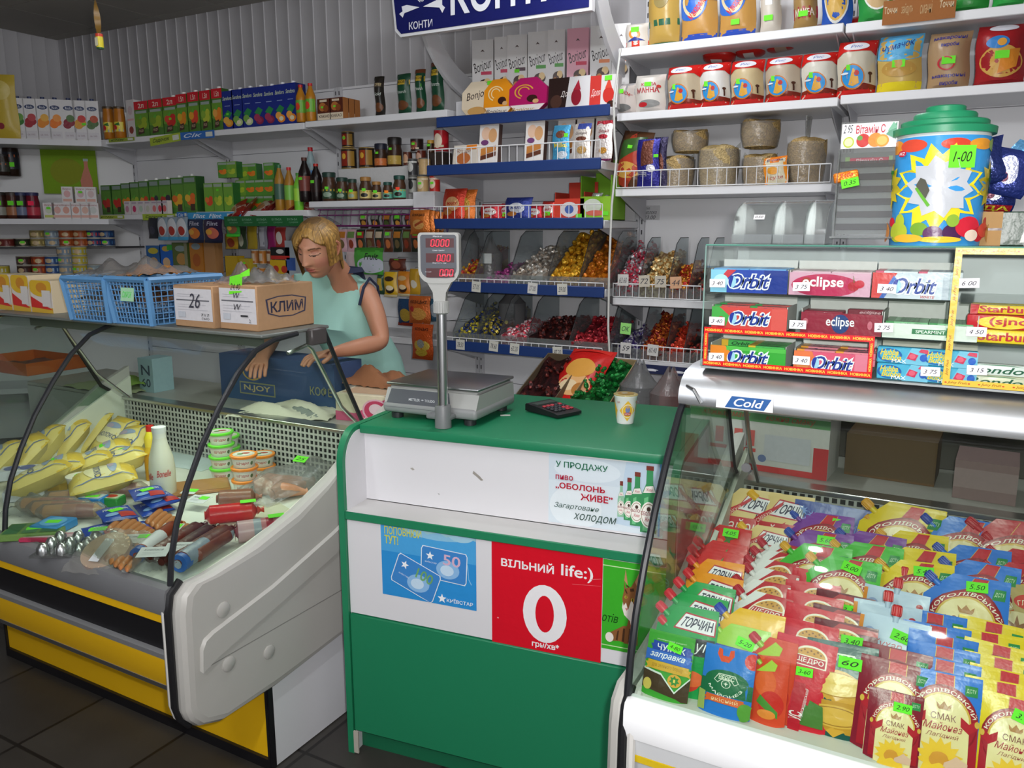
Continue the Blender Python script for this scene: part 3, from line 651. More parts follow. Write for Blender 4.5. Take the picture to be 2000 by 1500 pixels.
# ================================================================ scale, calculator and cup on the counter
GY, DG, LG = '8f9193', '4d5056', 'b9bab8'
def scale_():
    ch = []
    b = M(); b.box(.0, .315, .0, .27, .018, .05, '8b8d8e', 'pa', .012, 3); b.prism([(.004, .04), (.028, .088), (.262, .088), (.268, .04)], 'x', .004, .311, 'a9aaa8', 'pa')
    b.box(.012, .303, .03, .262, .086, .095, 'a2a3a1', 'pa', .003, 1)
    pn = M(); A, B_, C_, D = V((.012, -.001+.0035, .036)), V((.235, .0025, .036)), V((.215, .0265, .087)), V((.02, .0265, .087))
    fn = lambda u, v: tuple((A*(1-u)+B_*u)*(1-v)+(D*(1-u)+C_*u)*v)
    pn.sheet(fn, 6, 2, '50535a', 'pa'); pn.art(fn, [('t', 'METTLER', .34, .42, .52, .55, 'c9ccd0', 'b'), ('k', .56, .5, .1, 2, 'b0b4ba', .4, 0), ('t', 'TOLEDO', .6, .42, .76, .55, 'c9ccd0', 'b')], 'pa', asp=4)
    ch.append(Node('front_plate', pn, label='dark grey front plate', loc=(0, -.003, 0)))
    st = M(); st.box(0, .001, 0, .085, 0, .032, 'd9dadb', 'ca'); fs = lambda u, v: (.001, u*.085, v*.032)
    for i in range(3): st.art(fs, [('t', 'Max 15kg e=5g' if i == 0 else ('Min 100g T=-5' if i == 1 else 'II 6V 2011'), .06, .7-i*.28, .62, .86-i*.28, '2c2e33', 'l')], 'ca', .0004)
    for i in range(10): st.art(fs, [('r', .68+i*.026, .2, .685+i*.026+(i % 3)*.005, .8, '22242a', 1)], 'ca', .0004)
    ch.append(Node('rating_label', st, loc=(.3085, .07, .044), rot=(0, radians(-3), 0), label='white rating label'))
    pl = M(); pl.box(.004, .312, .02, .266, .098, .106, 'aeb0b0', 'me', .003, 2); ch.append(Node('platter', pl, label='steel weighing platter'))
    for x, y in ((.035, .03), (.28, .03), (.28, .24), (.035, .24)):
        f = M(); f.lathe([(.018, 0, '26272a'), (.018, .016, '26272a'), (.012, .022, '26272a')], 14); ch.append(Node('foot', f, loc=(x, y, 0)))
    fo = M(); fo.box(.17, .25, -.035, .04, .02, .036, '77797b', 'pa', .006, 2); fo.lathe([(.024, .0, '77797b'), (.023, .06, '77797b'), (.0205, .065, '77797b')], 18, 'pa', (.225, -.03, 0)); ch.append(Node('pole_foot', fo))
    po = M(); po.lathe([(.0145, .055, 'c2c4c6'), (.0145, .35, 'c2c4c6')], 18, 'me', (.225, -.03, 0)); ch.append(Node('pole', po, label='shiny steel pole'))
    cz = M(); cz.lathe([(.015, .0, 'b4b5b3'), (.021, .004, 'b4b5b3'), (.0215, .034, 'b4b5b3'), (.019, .037, 'b4b5b3')], 20, 'pa')
    for i in range(20): a = i*pi/10; cz.box(.0205*cos(a)-.0012, .0205*cos(a)+.0012, .0205*sin(a)-.0012, .0205*sin(a)+.0012, .004, .033, 'aeafad')
    ch.append(Node('pole_collar', cz, loc=(.225, -.03, .322)))
    # display head
    hd = M(); w, h = .062, .095
    o = [(-.06, .185), (.06, .185)]+[(.06-.0*t, .185-.0) for t in ()]
    def rr(x0, x1, z0, z1, r, rb):
        p = []
        for cx, cz_, a0, r_ in ((x1-r, z1-r, 0, r), (x0+r, z1-r, 90, r), (x0+rb, z0+rb, 180, rb), (x1-rb, z0+rb, 270, rb)):
            for t in range(6): a = radians(a0+t*18); p.append((cx+r_*cos(a), cz_+r_*sin(a)))
        return p
    body = rr(-.056, .056, .055, .192, .010, .036); body = [p for p in body]
    hd.prism(body, 'y', -.018, .026, 'b2b3b0', 'pa'); hd.prism([(-.04, .07), (-.018, .03), (-.016, 0), (.016, 0), (.018, .03), (.04, .07)], 'y', -.014, .022, 'b2b3b0', 'pa')
    sn = M(); sn.prism(rr(-.049, .049, .07, .186, .007, .026), 'y', -.0195, -.0175, '51545d', 'pa'); fs = lambda u, v: (-.049+u*.098, -.0195, .07+v*.116)
    sn.art(fs, [('t', 'Маса кг', .36, .945, .62, .985, 'e6e8f0', 'l'), ('t', 'Ціна грн/кг', .34, .62, .68, .66, 'e6e8f0', 'l'), ('t', 'Вартість грн', .34, .33, .72, .37, 'e6e8f0', 'l'), ('t', 'МЕТТЛЕР', .6, .06, .88, .09, 'c8cbd2', 'l'), ('t', 'AC 220', .12, .13, .3, .16, 'c8cbd2', 'l')], 'pa')
    hc = [Node('display_panel', sn, label='dark grey display face')]
    SEG = {0: 'abcdef'}
    def digit(m, x, z, dw, dh):
        q = .15*dw; sl = .12
        def sg(p): m.art(lambda u, v: (x+u*dw+v*dh*sl, -.0204, z+v*dh), [('p', p, 'ff1e3c')], 'em', .0002, 0)
        for p in ([(.1, .93), (.9, .93), (.78, 1), (.22, 1)], [(.22, 0), (.78, 0), (.9, .07), (.1, .07)], [(0, .54), (.16, .54), (.16, .92), (0, .96)], [(0, .04), (.16, .08), (.16, .46), (0, .46)], [(.84, .54), (1, .54), (1, .96), (.84, .92)], [(.84, .08), (1, .04), (1, .46), (.84, .46)]): sg(p)
    for x0, z0, n, dp in ((-.015, .157, 4, 0), (0.001, .117, 3, 0), (.008, .077, 3, 0)):
        wdw = M(); wdw.box(-.034, .043, -.0204, -.0194, z0-.005, z0+.0195, '4a1118', 'pa')
        for i in range(n): digit(wdw, x0-.006+i*.0135, z0-.002, .0098, .0185)
        wdw.art(lambda u, v: (x0+u*.05, -.0204, z0+v*.02), [('e', .11, .0, .025, .06, 'ff1e3c')], 'em', .0003)
        hc.append(Node('digit_window', wdw, label='red glowing digits 0.000' if n == 4 else 'red glowing digits 0.00'))
    ch.append(Node('display_head', hd, hc, 'light grey display head', loc=(.222, -.03, .352), rot=(0, 0, radians(20))))
    return Node('weighing_scale', b, ch)
put(scale_(), 'grey shop scale with a red digit display on a steel pole', 'scale', cpt(.04, .19, 1.0005), CR+radians(-3))
b = M(); b.prism([(0, .003), (0, .012), (.02, .016), (.14, .026), (.145, .022), (.145, .003)], 'x', 0, .1, '1b1b1e')
cs = [Node('calculator_body', b)]
kb = M(); th = atan2(.010, .12)
for r in range(4):
    for c in range(5):
        k = 'b03a44' if (c > 2 and r < 2) or (r == 3 and c == 4) else '35363b'
        if r == 3 and c < 3: k = 'b03a44'
        kk = M(); x, y = .012+c*.016, .02+r*.017; kk.box(0, .012, 0, .012, 0, .005, k, 'pa', .002, 1)
        cs.append(Node('key', kk, loc=(x, y, .0165+(y-.02)*.083), rot=(radians(4.5), 0, 0)))
sc_ = M(); sc_.box(.01, .09, .1, .128, .022, .0262, '3f4a44', 'pa'); cs.append(Node('display_window', sc_))
put(Node('desk_calculator', None, cs), 'black desk calculator with grey and red keys beside the scale', 'calculator', cpt(.535, .36, 1.0), CR+radians(62))
m = M(); m.lathe([(.024, 0, 'e9e6e4'), (.0245, .004, 'efecea'), (.033, .078, 'efecea'), (.0345, .08, 'efecea'), (.0345, .083, 'efecea'), (.031, .0835, 'c9b25e')], 28)
def cyl(r0, r1, z0, z1, a0, a1):
    return lambda u, v: ((r0+(r1-r0)*v)*sin(radians(a0+(a1-a0)*u)), -(r0+(r1-r0)*v)*cos(radians(a0+(a1-a0)*u)), z0+(z1-z0)*v)
fz = cyl(.0253, .0325, .008, .072, -90, 90)
m.art(fz, [('p', [(.5, .98), (.76, .5), (.5, .02), (.24, .5)], 'eebc35'), ('p', [(.0, .98), (.16, .5), (.0, .02)], 'eebc35'), ('p', [(1, .98), (.84, .5), (1, .02)], 'eebc35'), ('o', .5, .5, .17, .32, 'f7ecc8', (0, 360), .12), ('e', .5, .56, .07, .15, '7d86b8'), ('e', .5, .7, .045, .08, 'c9a07c'), ('r', .40, .30, .60, .44, 'b8323c', 4), ('t', 'СМЕТАНА', .41, .33, .59, .41, 'f6ece0', 'b'), ('t', 'НА', .2, .86, .28, .96, 'b84038', 'b'), ('t', 'СМ', .72, .86, .8, .96, 'b84038', 'b')], 'pa', asp=1.4)
ld = M(); ld.lathe([(.0352, 0, 'cdb872'), (.0355, .0015, 'cdb872'), (.033, .0025, 'd8c88c'), (0, .0025, 'd8c88c')], 24, 'fo'); ld.art(lambda u, v: ((u-.5)*.06, (v-.5)*.06, .0027), [('e', .5, .5, .4, .4, 'c8a04a'), ('e', .45, .55, .16, .12, 'd9ddd0')], 'fo')
put(Node('sour_cream_cup', m, [Node('foil_lid', ld, loc=(0, 0, .0832))]), 'white and yellow sour cream cup standing alone on the green counter', 'cup', cpt(.73, .396, 1.0), CR+.45)
m = M(); m.box(0, .03, 0, .012, 0, .0012, 'd6d4cf', 'ca'); put(Node('paper_scrap', m), 'tiny white paper scrap on the counter between scale and calculator', 'paper', cpt(.36, .34, 1.0), CR+.4)
# ================================================================ glass gum case on the right display case
GX0, GX1, GY0, GY1, GZ0, GZ1 = -.45, .36, 1.61, 1.86, 1.2775, 1.5215
def gum_case():
    ch = []
    def pane(name, a, lab=None, col='fafdfb'):
        m = M(); m.box(*a, col, 'gs'); ch.append(Node(name, m, label=lab))
    pane('front_glass', (GX0, GX1, GY0, GY0+.004, GZ0, GZ1-.0045)); pane('top_glass', (GX0, GX1, GY0, GY1, GZ1-.004, GZ1)); pane('side_glass', (GX0, GX0+.004, GY0+.0045, GY1, GZ0, GZ1-.0045))
    for z in (1.3555, 1.4275):
        pane('glass_shelf', (GX0+.005, -.02, GY0+.006, GY1-.006, z-.004, z))
        pane('glass_shelf', (.004, GX1, GY0+.006, GY1-.006, z-.004, z))
    b = M(); b.box(GX0+.005, GX1, GY1-.004, GY1, GZ0+.005, GZ1-.005, 'b9bdc0', 'pa'); ch.append(Node('back_panel', b))
    b = M(); b.box(GX0, GX1, GY0, GY1, GZ0-.004, GZ0, '9aa0a0', 'pa'); ch.append(Node('base', b))
    dv = M(); dv.box(-.016, -.012, GY0+.006, GY1-.006, GZ0, GZ1-.005, 'f4faf8', 'gs'); ch.append(Node('divider', dv))
    e = M(); e.tube([(GX0, GY0, GZ1), (GX1, GY0, GZ1)], .0016, '5f9c8c', 'pa', 4); e.tube([(GX0, GY0, GZ0), (GX0, GY0, GZ1)], .0014, '8fb0a8', 'pa', 4); ch.append(Node('glass_edge', e, label='greenish polished glass edge'))
    s = M(); y = GY0-.0006
    x0, x1, z0, z1, t = GX0+.004, -.128, GZ0+.002, 1.358, .011
    for a in ((x0, x1, z1-t, z1), (x0, x1, z0, z0+t), (x0, x0+.009, z0+t, z1-t), (x1-.009, x1, z0+t, z1-t)): s.box(a[0], a[1], y, y+.0006, a[2], a[3], 'd31f24', 'gl')
    n = 8
    for zz in (z1-t, z0):
        for i in range(n): s.art(lambda u, v: (x0+u*(x1-x0), y, zz+v*t), [('t', 'НОВИНКА', (i+.06)/n, .26, (i+.94)/n, .74, 'f6d64a', 'B')], 'gl', .0003)
    for i in range(2):
        for xx in (x0, x1-.009): s.art(lambda u, v: (xx+.009-v*.009, y, z0+t+u*(z1-z0-2*t)), [('t', 'НОВИНКА', (i+.06)/2, .24, (i+.94)/2, .76, 'f6d64a', 'B')], 'gl', .0003)
    ch.append(Node('novelty_sticker', s, label='red and yellow sticker frame'))
    s = M(); x0, x1, z0, z1, t = -.012, .30, GZ0+.001, GZ1-.001, .011
    for a in ((x0, x1, z1-t, z1), (x0, x1, z0, z0+t), (x0, x0+t, z0+t, z1-t)): s.box(a[0], a[1], y, y+.0006, a[2], a[3], 'f0bd45', 'gl')
    for zz in (z1-t, z0):
        for i in range(6): s.art(lambda u, v: (x0+u*(x1-x0), y, zz+v*t), [('t', 'Juicy Fruit', (i+.15)/6, .25, (i+.75)/6, .75, '8a5a1e', 'bi'), ('e', (i+.1)/6, .5, .006, .12, 'c8502a'), ('e', (i+.8)/6, .5, .006, .12, 'c8502a')], 'gl', .0003)
    for i in range(5): s.art(lambda u, v: (x0+t-v*t, y, z0+t+u*(z1-z0-2*t)), [('t', 'Juicy Fruit', (i+.15)/5, .25, (i+.8)/5, .75, '8a5a1e', 'bi')], 'gl', .0003)
    ch.append(Node('fruit_sticker', s, label='yellow fruit gum sticker frame'))
    for i, (tx, px, py) in enumerate((('3 40', 1401, 553), ('3 75', 1565, 560), ('3 40', 1732, 564), ('6 00', 1893, 553), ('3 40', 1400, 627), ('3 75', 1558, 634), ('2 75', 1726, 640), ('4 50', 1907, 648), ('3 40', 1399, 697), ('3 40', 1565, 704), ('3 75', 1817, 726), ('3 15', 1908, 723))):
        p = at(px, py, 1, GY0-.0012); ch.append(tag(tx, p, .031, .0165, (0, radians(R.uniform(-3, 3)), 0), 'f1eff4', '23222c', label='small white handwritten price tag'))
    return Node('glass_counter_case', None, ch)
put(gum_case(), 'low glass case of chewing gum standing on the steel canopy', 'display case', (0, 0, 0))
def orbit(u=(.25, .78), v=(.2, .82), col='223c9a'):
    return [('t', 'Orbit', u[0]-.018, v[0]-.06, u[1]+.018, v[1]+.06, 'f2f4fa', 'Wi'), ('t', 'Orbit', u[0], v[0], u[1], v[1], col, 'bi'), ('e', u[0]+.045, (v[0]+v[1])/2-.02, .05, .27, 'a9d8f2'), ('e', u[0]+.045, (v[0]+v[1])/2-.02, .05, .27, '2438a0', (70, 250))]
def gumbox(w, h, col, items, back='cfcdcb', dp=.10, bh=.062):
    m = M(); m.box(0, w, 0, .002, 0, h, col, 'gl'); m.box(0, .0015, .002, dp, 0, bh*.75, back, 'ca'); m.box(w-.0015, w, .002, dp, 0, bh*.75, back, 'ca'); m.box(0, w, dp, dp+.0015, 0, bh, back, 'ca'); m.box(0, w, .002, dp, 0, .0015, back, 'ca')
    m.art(lambda u, v: (u*w, 0, v*h), items, 'gl', asp=w/h); return Node('gum_display_box', m)
def gumpack(col, txt, tc='2a3f9a', l=.07, edge=None, w2=.021, th=.0125):
    m = M(); m.box(0, l, 0, w2, 0, th, col, 'gl', .0012, 1)
    if edge: m.box(0, l*.2, -.0003, w2+.0003, -.0003, th+.0003, edge, 'gl')
    m.art(lambda u, v: (u*l, v*w2, th), [('t', txt, .3, .22, .85, .8, tc, 'Bi')], 'gl'); m.art(lambda u, v: (u*l, 0, v*th), [('t', txt, .3, .2, .85, .8, tc, 'Bi')], 'gl'); return Node('gum_pack', m)
CHR = lambda x, y, r, c: ('e', x, y, r*.35, r, c)
boxes = [  # px left, px right, shelf z, height, colour, art, pack, label
 (1388, 1538, 1.4278, .045, '2747ae', [('r', 0, 0, .22, 1, '8fd0ee'), ('p', [(.22, 1), (.34, 1), (.2, .55), (.12, .6)], 'd23a48'), ('r', .7, 0, 1, 1, '1d3690'), ('e', .14, .5, .1, .3, 'bfe6f6')]+orbit(), ('6fa6dc', 'Orbit', '24349a', None), 'blue gum box on the top shelf of the glass case'),
 (1541, 1700, 1.4278, .043, 'd9a5bd', [('e', .45, .45, .42, .5, 'c02858'), ('e', .22, .5, .07, .3, 'a83a34'), ('t', 'eclipse', .17, .26, .68, .84, 'f8eef2', 'B'), CHR(.8, .45, .2, 'b8142c'), CHR(.87, .55, .17, 'c8203a'), ('p', [(.8, .6), (.79, .9), (.795, .9), (.81, .62)], '6a7a3a')], ('d8b4c2', 'eclipse', '7a2038', None), 'pink cherry gum box on the top shelf of the glass case'),
 (1703, 1866, 1.4278, .046, 'cfd6e2', [('p', [(0, 0), (.12, 0), (.3, 1), (0, 1)], 'd63a3c'), ('p', [(.1, 0), (.16, 0), (.3, .75), (.26, .9)], '3a66c0'), ('r', .85, 0, 1, 1, 'b4bccb')]+orbit((.26, .78))+[('t', 'WHITE', .6, .04, .77, .15, 'c03a40', 'bi')], ('d5dde6', 'Orbit', '4a62a8', 'c8486a'), 'white gum box on the top shelf of the glass case'),
 (1390, 1537, 1.3558, .043, 'dc4a46', [('p', [(0, .5), (.2, .1), (.24, .6), (.1, 1), (0, 1)], '4cae50'), ('e', .13, .25, .06, .3, 'd8303a'), ('r', .8, 0, 1, 1, 'e25a54')]+orbit(), ('d05a58', 'Orbit', '2a2f7a', '3c9a50'), 'red watermelon gum box on the middle shelf'),
 (1564, 1722, 1.3558, .04, '931f38', [('e', .5, .5, .11, .45, '24407c'), ('t', 'eclipse', .32, .26, .67, .84, 'f0eaf0', 'b'), ('e', .06, .55, .035, .16, 'c06a78'), ('e', .86, .5, .03, .2, 'c86a7c'), ('r', .1, .0, .3, .08, 'a83a50', 1)], ('8a2a3c', 'eclipse', 'd8a8b0', None), 'dark red gum box on the middle shelf'),
 (1724, 1910, 1.3558, .027, 'dfe7df', [('p', [(.32, .34), (.68, .34), (.68, .16), (.76, .52), (.68, .86), (.68, .68), (.32, .68)], '2c7a4c'), ('t', 'SPEARMINT', .36, .4, .67, .62, 'e8f2e8', 'b')], ('7fb88a', 'MINT', '1f5a34', '3f8a50'), 'white spearmint gum box with a green arrow on the middle shelf'),
 (1387, 1534, 1.2783, .042, '3cab3c', [('p', [(0, 0), (.2, 0), (.3, .6), (.2, 1), (0, 1)], 'ef8a2e'), ('e', .13, .35, .09, .25, 'f0a83a'), ('r', .22, .8, 1, 1, '58c050')]+orbit(), ('4fb45a', 'Orbit', '24502e', 'e2b43a'), 'green papaya gum box on the bottom shelf'),
 (1550, 1700, 1.2783, .042, 'e2587a', [('p', [(0, 0), (.24, 0), (.3, .5), (.24, 1), (0, 1)], 'ee7a4a'), ('e', .12, .35, .08, .25, 'f29a5a'), ('r', .8, 0, 1, 1, 'e8809a')]+orbit(), ('e88a9a', 'Orbit', '5a2a6a', 'e89a3a'), 'pink citrus gum box on the bottom shelf')]
for i, (a, b, z, h, col, items, pk, lab) in enumerate(boxes):
    y = GY0+.012; x0 = sx(a, y, z+.02); w = sx(b, y, z+.02)-x0
    put(gumbox(w, h, col, items), lab, 'gum box', (x0, y, z+.0005), group='gum boxes in the glass case')
    P = gumpack(*pk[:3], edge=pk[3]); l = .07; k = 0
    nm = lab.split(' on the')[0].replace(' with a green arrow', '')
    for lay in range(2 if i in (0, 1, 6, 7) else 1):
        for r in range(4):
            for c in range(2):
                if (i in (3, 4, 7) and R.random() < .4) or (i == 6 and (c == 0 and r < 3 and lay == 1)): continue
                put(P, 'stick of gum lying inside the '+nm, 'gum', (x0+.004+c*(l+.001), y+.004+r*.0225, z+.003+h-.012-lay*-.0128-.013*(1 if i in (0, 1, 6, 7) else 0)), 0, group='gum sticks inside the '+nm)
m = M(); w = .165; m.box(0, w, 0, .002, 0, .034, 'e3c47e', 'gl'); m.box(0, w, .09, .092, 0, .06, 'd2cfc4', 'ca'); m.box(0, w, .002, .09, 0, .0015, 'ccc', 'ca'); m.art(lambda u, v: (u*w, 0, v*.034), [('p', [(0, .35), (.28, .35), (.28, 1), (0, 1)], 'c8343c'), ('t', 'ДОЛГИЙ', .02, .68, .24, .95, 'f2eeea', 'b'), ('t', 'ВКУС', .02, .42, .16, .62, 'f2eeea', 'b'), ('t', 'Fresh', .5, .3, .82, .95, '2a4aa0', 'Bi')], 'gl')
put(Node('gum_display_box', m), 'cream gum box behind the bubble gum packs', 'gum box', (sx(1715, 1.68, 1.3), 1.665, 1.2783))
m = M(); m.box(0, .086, 0, .02, 0, .03, '4ab0d8', 'gl', .002, 1)
m.art(lambda u, v: (u*.086, 0, v*.03), [('p', [(.5, 0), (1, 0), (1, 1), (.66, 1)], '7cc4e4'), ('o', .25, .5, .24, .42, '1f62b0', (0, 360), .2), ('t', 'Hubba', .06, .5, .42, .86, 'f2d23c', 'Bi'), ('t', 'Bubba', .1, .2, .48, .54, 'f2d23c', 'Bi'), ('t', 'MAX', .3, .06, .58, .28, 'f0f2f6', 'B'), ('p', [(.58, .35), (.75, .25), (.8, .6), (.64, .75)], 'd8345c'), ('e', .69, .5, .06, .16, 'e8607c'), ('e', .9, .45, .07, .22, '2a62c8'), ('p', [(.8, .8), (.98, .7), (.98, .95), (.84, .98)], 'd8345c')], 'gl', asp=2.9)
hb = Node('bubble_gum_pack', m)
for i, (px, z) in enumerate(((1712, 1.2783), (1801, 1.2783), (1713, 1.309), (1803, 1.309))):
    put(hb, ['lower', 'lower', 'upper', 'upper'][i]+' blue bubble gum pack on the '+['left', 'right', 'left', 'right'][i]+' of the four', 'gum', (sx(px, 1.622, z+.015), 1.621, z+.0003), 0, group='blue bubble gum packs')
def bar(l, h, d, col, items, name='sweet_pack'):
    m = M(); m.box(0, l, 0, d, 0, h, col, 'gl', .004, 2); m.art(lambda u, v: (u*l, 0, v*h), items, 'gl', asp=l/h); return Node(name, m)
sb = [('p', [(0, 0), (.1, 0), (.12, 1), (0, 1)], 'c81f2c'), ('t', 'Starburst', .12, .2, .95, .85, 'c2182a', 'B')]
put(bar(.115, .024, .03, 'f0cf2c', sb), 'yellow fruit chew pack on the shelf, lowest of the three', 'sweets', (.022, 1.625, 1.3558+.0002), 0, group='fruit chew packs')
put(bar(.115, .025, .03, 'c8202e', [('e', .5, .5, .36, .46, 'f0cf2c'), ('t', '(sjnq', .3, .2, .8, .85, 'c2182a', 'B')]), 'red fruit chew pack lying above the yellow one', 'sweets', (.016, 1.628, 1.3803), 0, group='fruit chew packs')
put(bar(.115, .018, .03, 'e6c32e', sb), 'yellow fruit chew pack topmost of the three', 'sweets', (.02, 1.632, 1.4058), radians(2), group='fruit chew packs')
rd = [('t', 'Rondo', .12, .2, .86, .8, '1c5a40', 'bi'), ('p', [(.2, .9), (.6, 1), (.9, .85), (.6, .93)], '2c7a54')]
for i, (z, c) in enumerate(((1.2783, 'd8d6bc'), (1.2985, 'e2e6e4'), (1.3185, 'e2e6e4'))):
    if i == 2: continue
    put(bar(.115, .02, .022, c, rd), ('lower' if i == 0 else 'upper')+' white mint roll in the right half of the glass case', 'sweets', (.012, 1.626+i*.002, z+.0003), 0, group='mint rolls')
m = M(); m.box(0, .02, 0, .05, 0, .06, '9cc8a0', 'gl', .003, 1); m.box(.004, .0203, -.0005, .0, .01, .05, 'd8e8d8', 'gl')
put(Node('gum_pack', m), 'pale green pack at the right edge of the gum case top shelf', 'gum', (.128, 1.63, 1.428), 0)

# ================================================================ on top of the gum case
ZT = GZ1+.0005
def sweet_bin(w):
    m = M(); c = 'dfe3e2'; o = [(0, 0), (.11, 0), (.11, .088)]+[(.11-.105*sin(t*pi/16), .018+.07*cos(t*pi/16)) for t in range(1, 9)]
    for x in (0, w-.002): m.prism(o, 'x', x, x+.002, c, 'pl')
    n = 9; pr = [(.11-.105*sin(t*pi/16), .018+.07*cos(t*pi/16)) for t in range(9)]
    m.add([(x, *p) for x in (0, w) for p in pr], [(i, n+i, n+i+1, i+1) for i in range(n-1)], c, 'pl'); m.box(0, w, 0, .11, 0, .002, c, 'pl'); m.box(0, w, .108, .11, .002, .09, 'c4c8c8', 'pl'); m.box(0, w, 0, .002, 0, .02, c, 'pl')
    ch = []
    for x in (0, w): e = M(); e.tube([(x, *p) for p in pr], .0012, 'eef2f2', 'pl', 5); ch.append(Node('bin_edge', e))
    return Node('acrylic_sweet_bin', m, ch)
for i, (a, b) in enumerate(((1430, 1508), (1510, 1570), (1572, 1612))):
    y = 1.70; x0 = sx(a, y, ZT+.03); x1 = sx(b, y, ZT+.03); n = sweet_bin(x1-x0)
    if i == 0: n.ch.append(tag('0.50', (.05, -.0+.016, .055), .022, .012, (radians(-38), 0, 0), 'e8e8ea', '2a2a30', label='small white price tag'))
    put(n, ['clear domed sweet bin with a white price tag, leftmost', 'clear domed sweet bin in the middle of three', 'narrow clear domed sweet bin beside the vitamin stand'][i], 'sweet bin', (x0, y, ZT), 0, group='clear sweet bins')
def vit_stand():
    W, Hh, ln = .112, .225, 0
    ch = []; m = M(); m.box(0, W, 0, .003, 0, Hh, 'd4d8d6', 'pl'); m.box(0, W, -.04, .0, 0, .003, 'd4d8d6', 'pl'); m.box(0, .003, -.012, .0, 0, Hh*.76, 'd4d8d6', 'pl'); m.box(W-.003, W, -.012, 0, 0, Hh*.76, 'd4d8d6', 'pl')
    h = M(); f = lambda u, v: (.002+u*(W-.012), -.0014, Hh*.775+v*.047); h.box(.002, W-.01, -.0012, -.0002, Hh*.775, Hh*.775+.047, 'eeecee', 'gl')
    h.art(f, [('t', '2 95', .03, .62, .2, .95, '2a2a34', 'i'), ('t', 'Вітамін С', .26, .58, .78, .92, 'c01f3a', 'b'), ('e', .14, .25, .1, .22, 'b9c83a'), ('e', .14, .25, .075, .165, 'e9ecb0'), ('e', .4, .3, .12, .27, 'c82a24'), ('e', .34, .4, .05, .1, '5a9a3c'), ('e', .62, .3, .13, .28, 'e88a24'), ('e', .74, .26, .12, .25, 'ee9a2e'), ('e', .74, .26, .09, .18, 'f6c064'), ('p', [(.8, .5), (.98, .98), (.98, .3)], '5a9a7c'), ('p', [(.82, .6), (.92, .98), (.99, .75)], '7ab898')], 'gl', asp=2.1)
    ch.append(Node('header_card', h, label='white header card with fruit'))
    back = M(); back.box(.004, W-.006, .0034, .006, .01, Hh*.74, '8d8f8c', 'pa')
    for i in range(6): back.box(.004, W-.006, -.002, .003, .018+i*.024, .03+i*.024, ['7c7a74', '8d8a80', '6f6d68', '847c70', '787670', '8a8880'][i], 'pl')
    ch.append(Node('slot_tray', back)); ch.append(tag('0.35', (.026, -.014, .108), .032, .017, (0, radians(-12), 0)))
    return Node('vitamin_stand', m, ch, rot=(ln, 0, 0))
s = vit_stand(); xs_ = sx(1632, 1.74, ZT+.1)
put(s, 'tall clear stand with a white vitamin header card', 'display stand', (xs_, 1.74, ZT+.011), (radians(-3), 0, 0))
m = M(); m.box(0, .085, 0, .014, 0, .017, 'd4264e', 'gl', .004, 2); m.art(lambda u, v: (u*.085, 0, v*.017), [('t', 'Вітамін С', .24, .25, .8, .8, 'f4d8e0', 'b'), ('r', 0, 0, .1, 1, '8ab45a', 1), ('r', .92, 0, 1, 1, '9abf7a', 1)], 'gl')
put(Node('vitamin_roll', m), 'pink vitamin roll at the top of the clear stand', 'sweets', (xs_+.012, 1.74+.013-.0025, ZT+.152), 0)
m = M(); m.box(0, .046, 0, .008, 0, .02, 'ee8422', 'fo', .004, 2); m.art(lambda u, v: (u*.046, 0, v*.02), [('t', 'Туба', .3, .3, .8, .8, 'c8281c', 'Bi')], 'gl')
put(Node('wrapped_sweet', m), 'orange wrapped sweet in the clear stand above its green tag', 'sweets', (xs_-.004, 1.735-.0, ZT+.118), (0, radians(-10), 0))
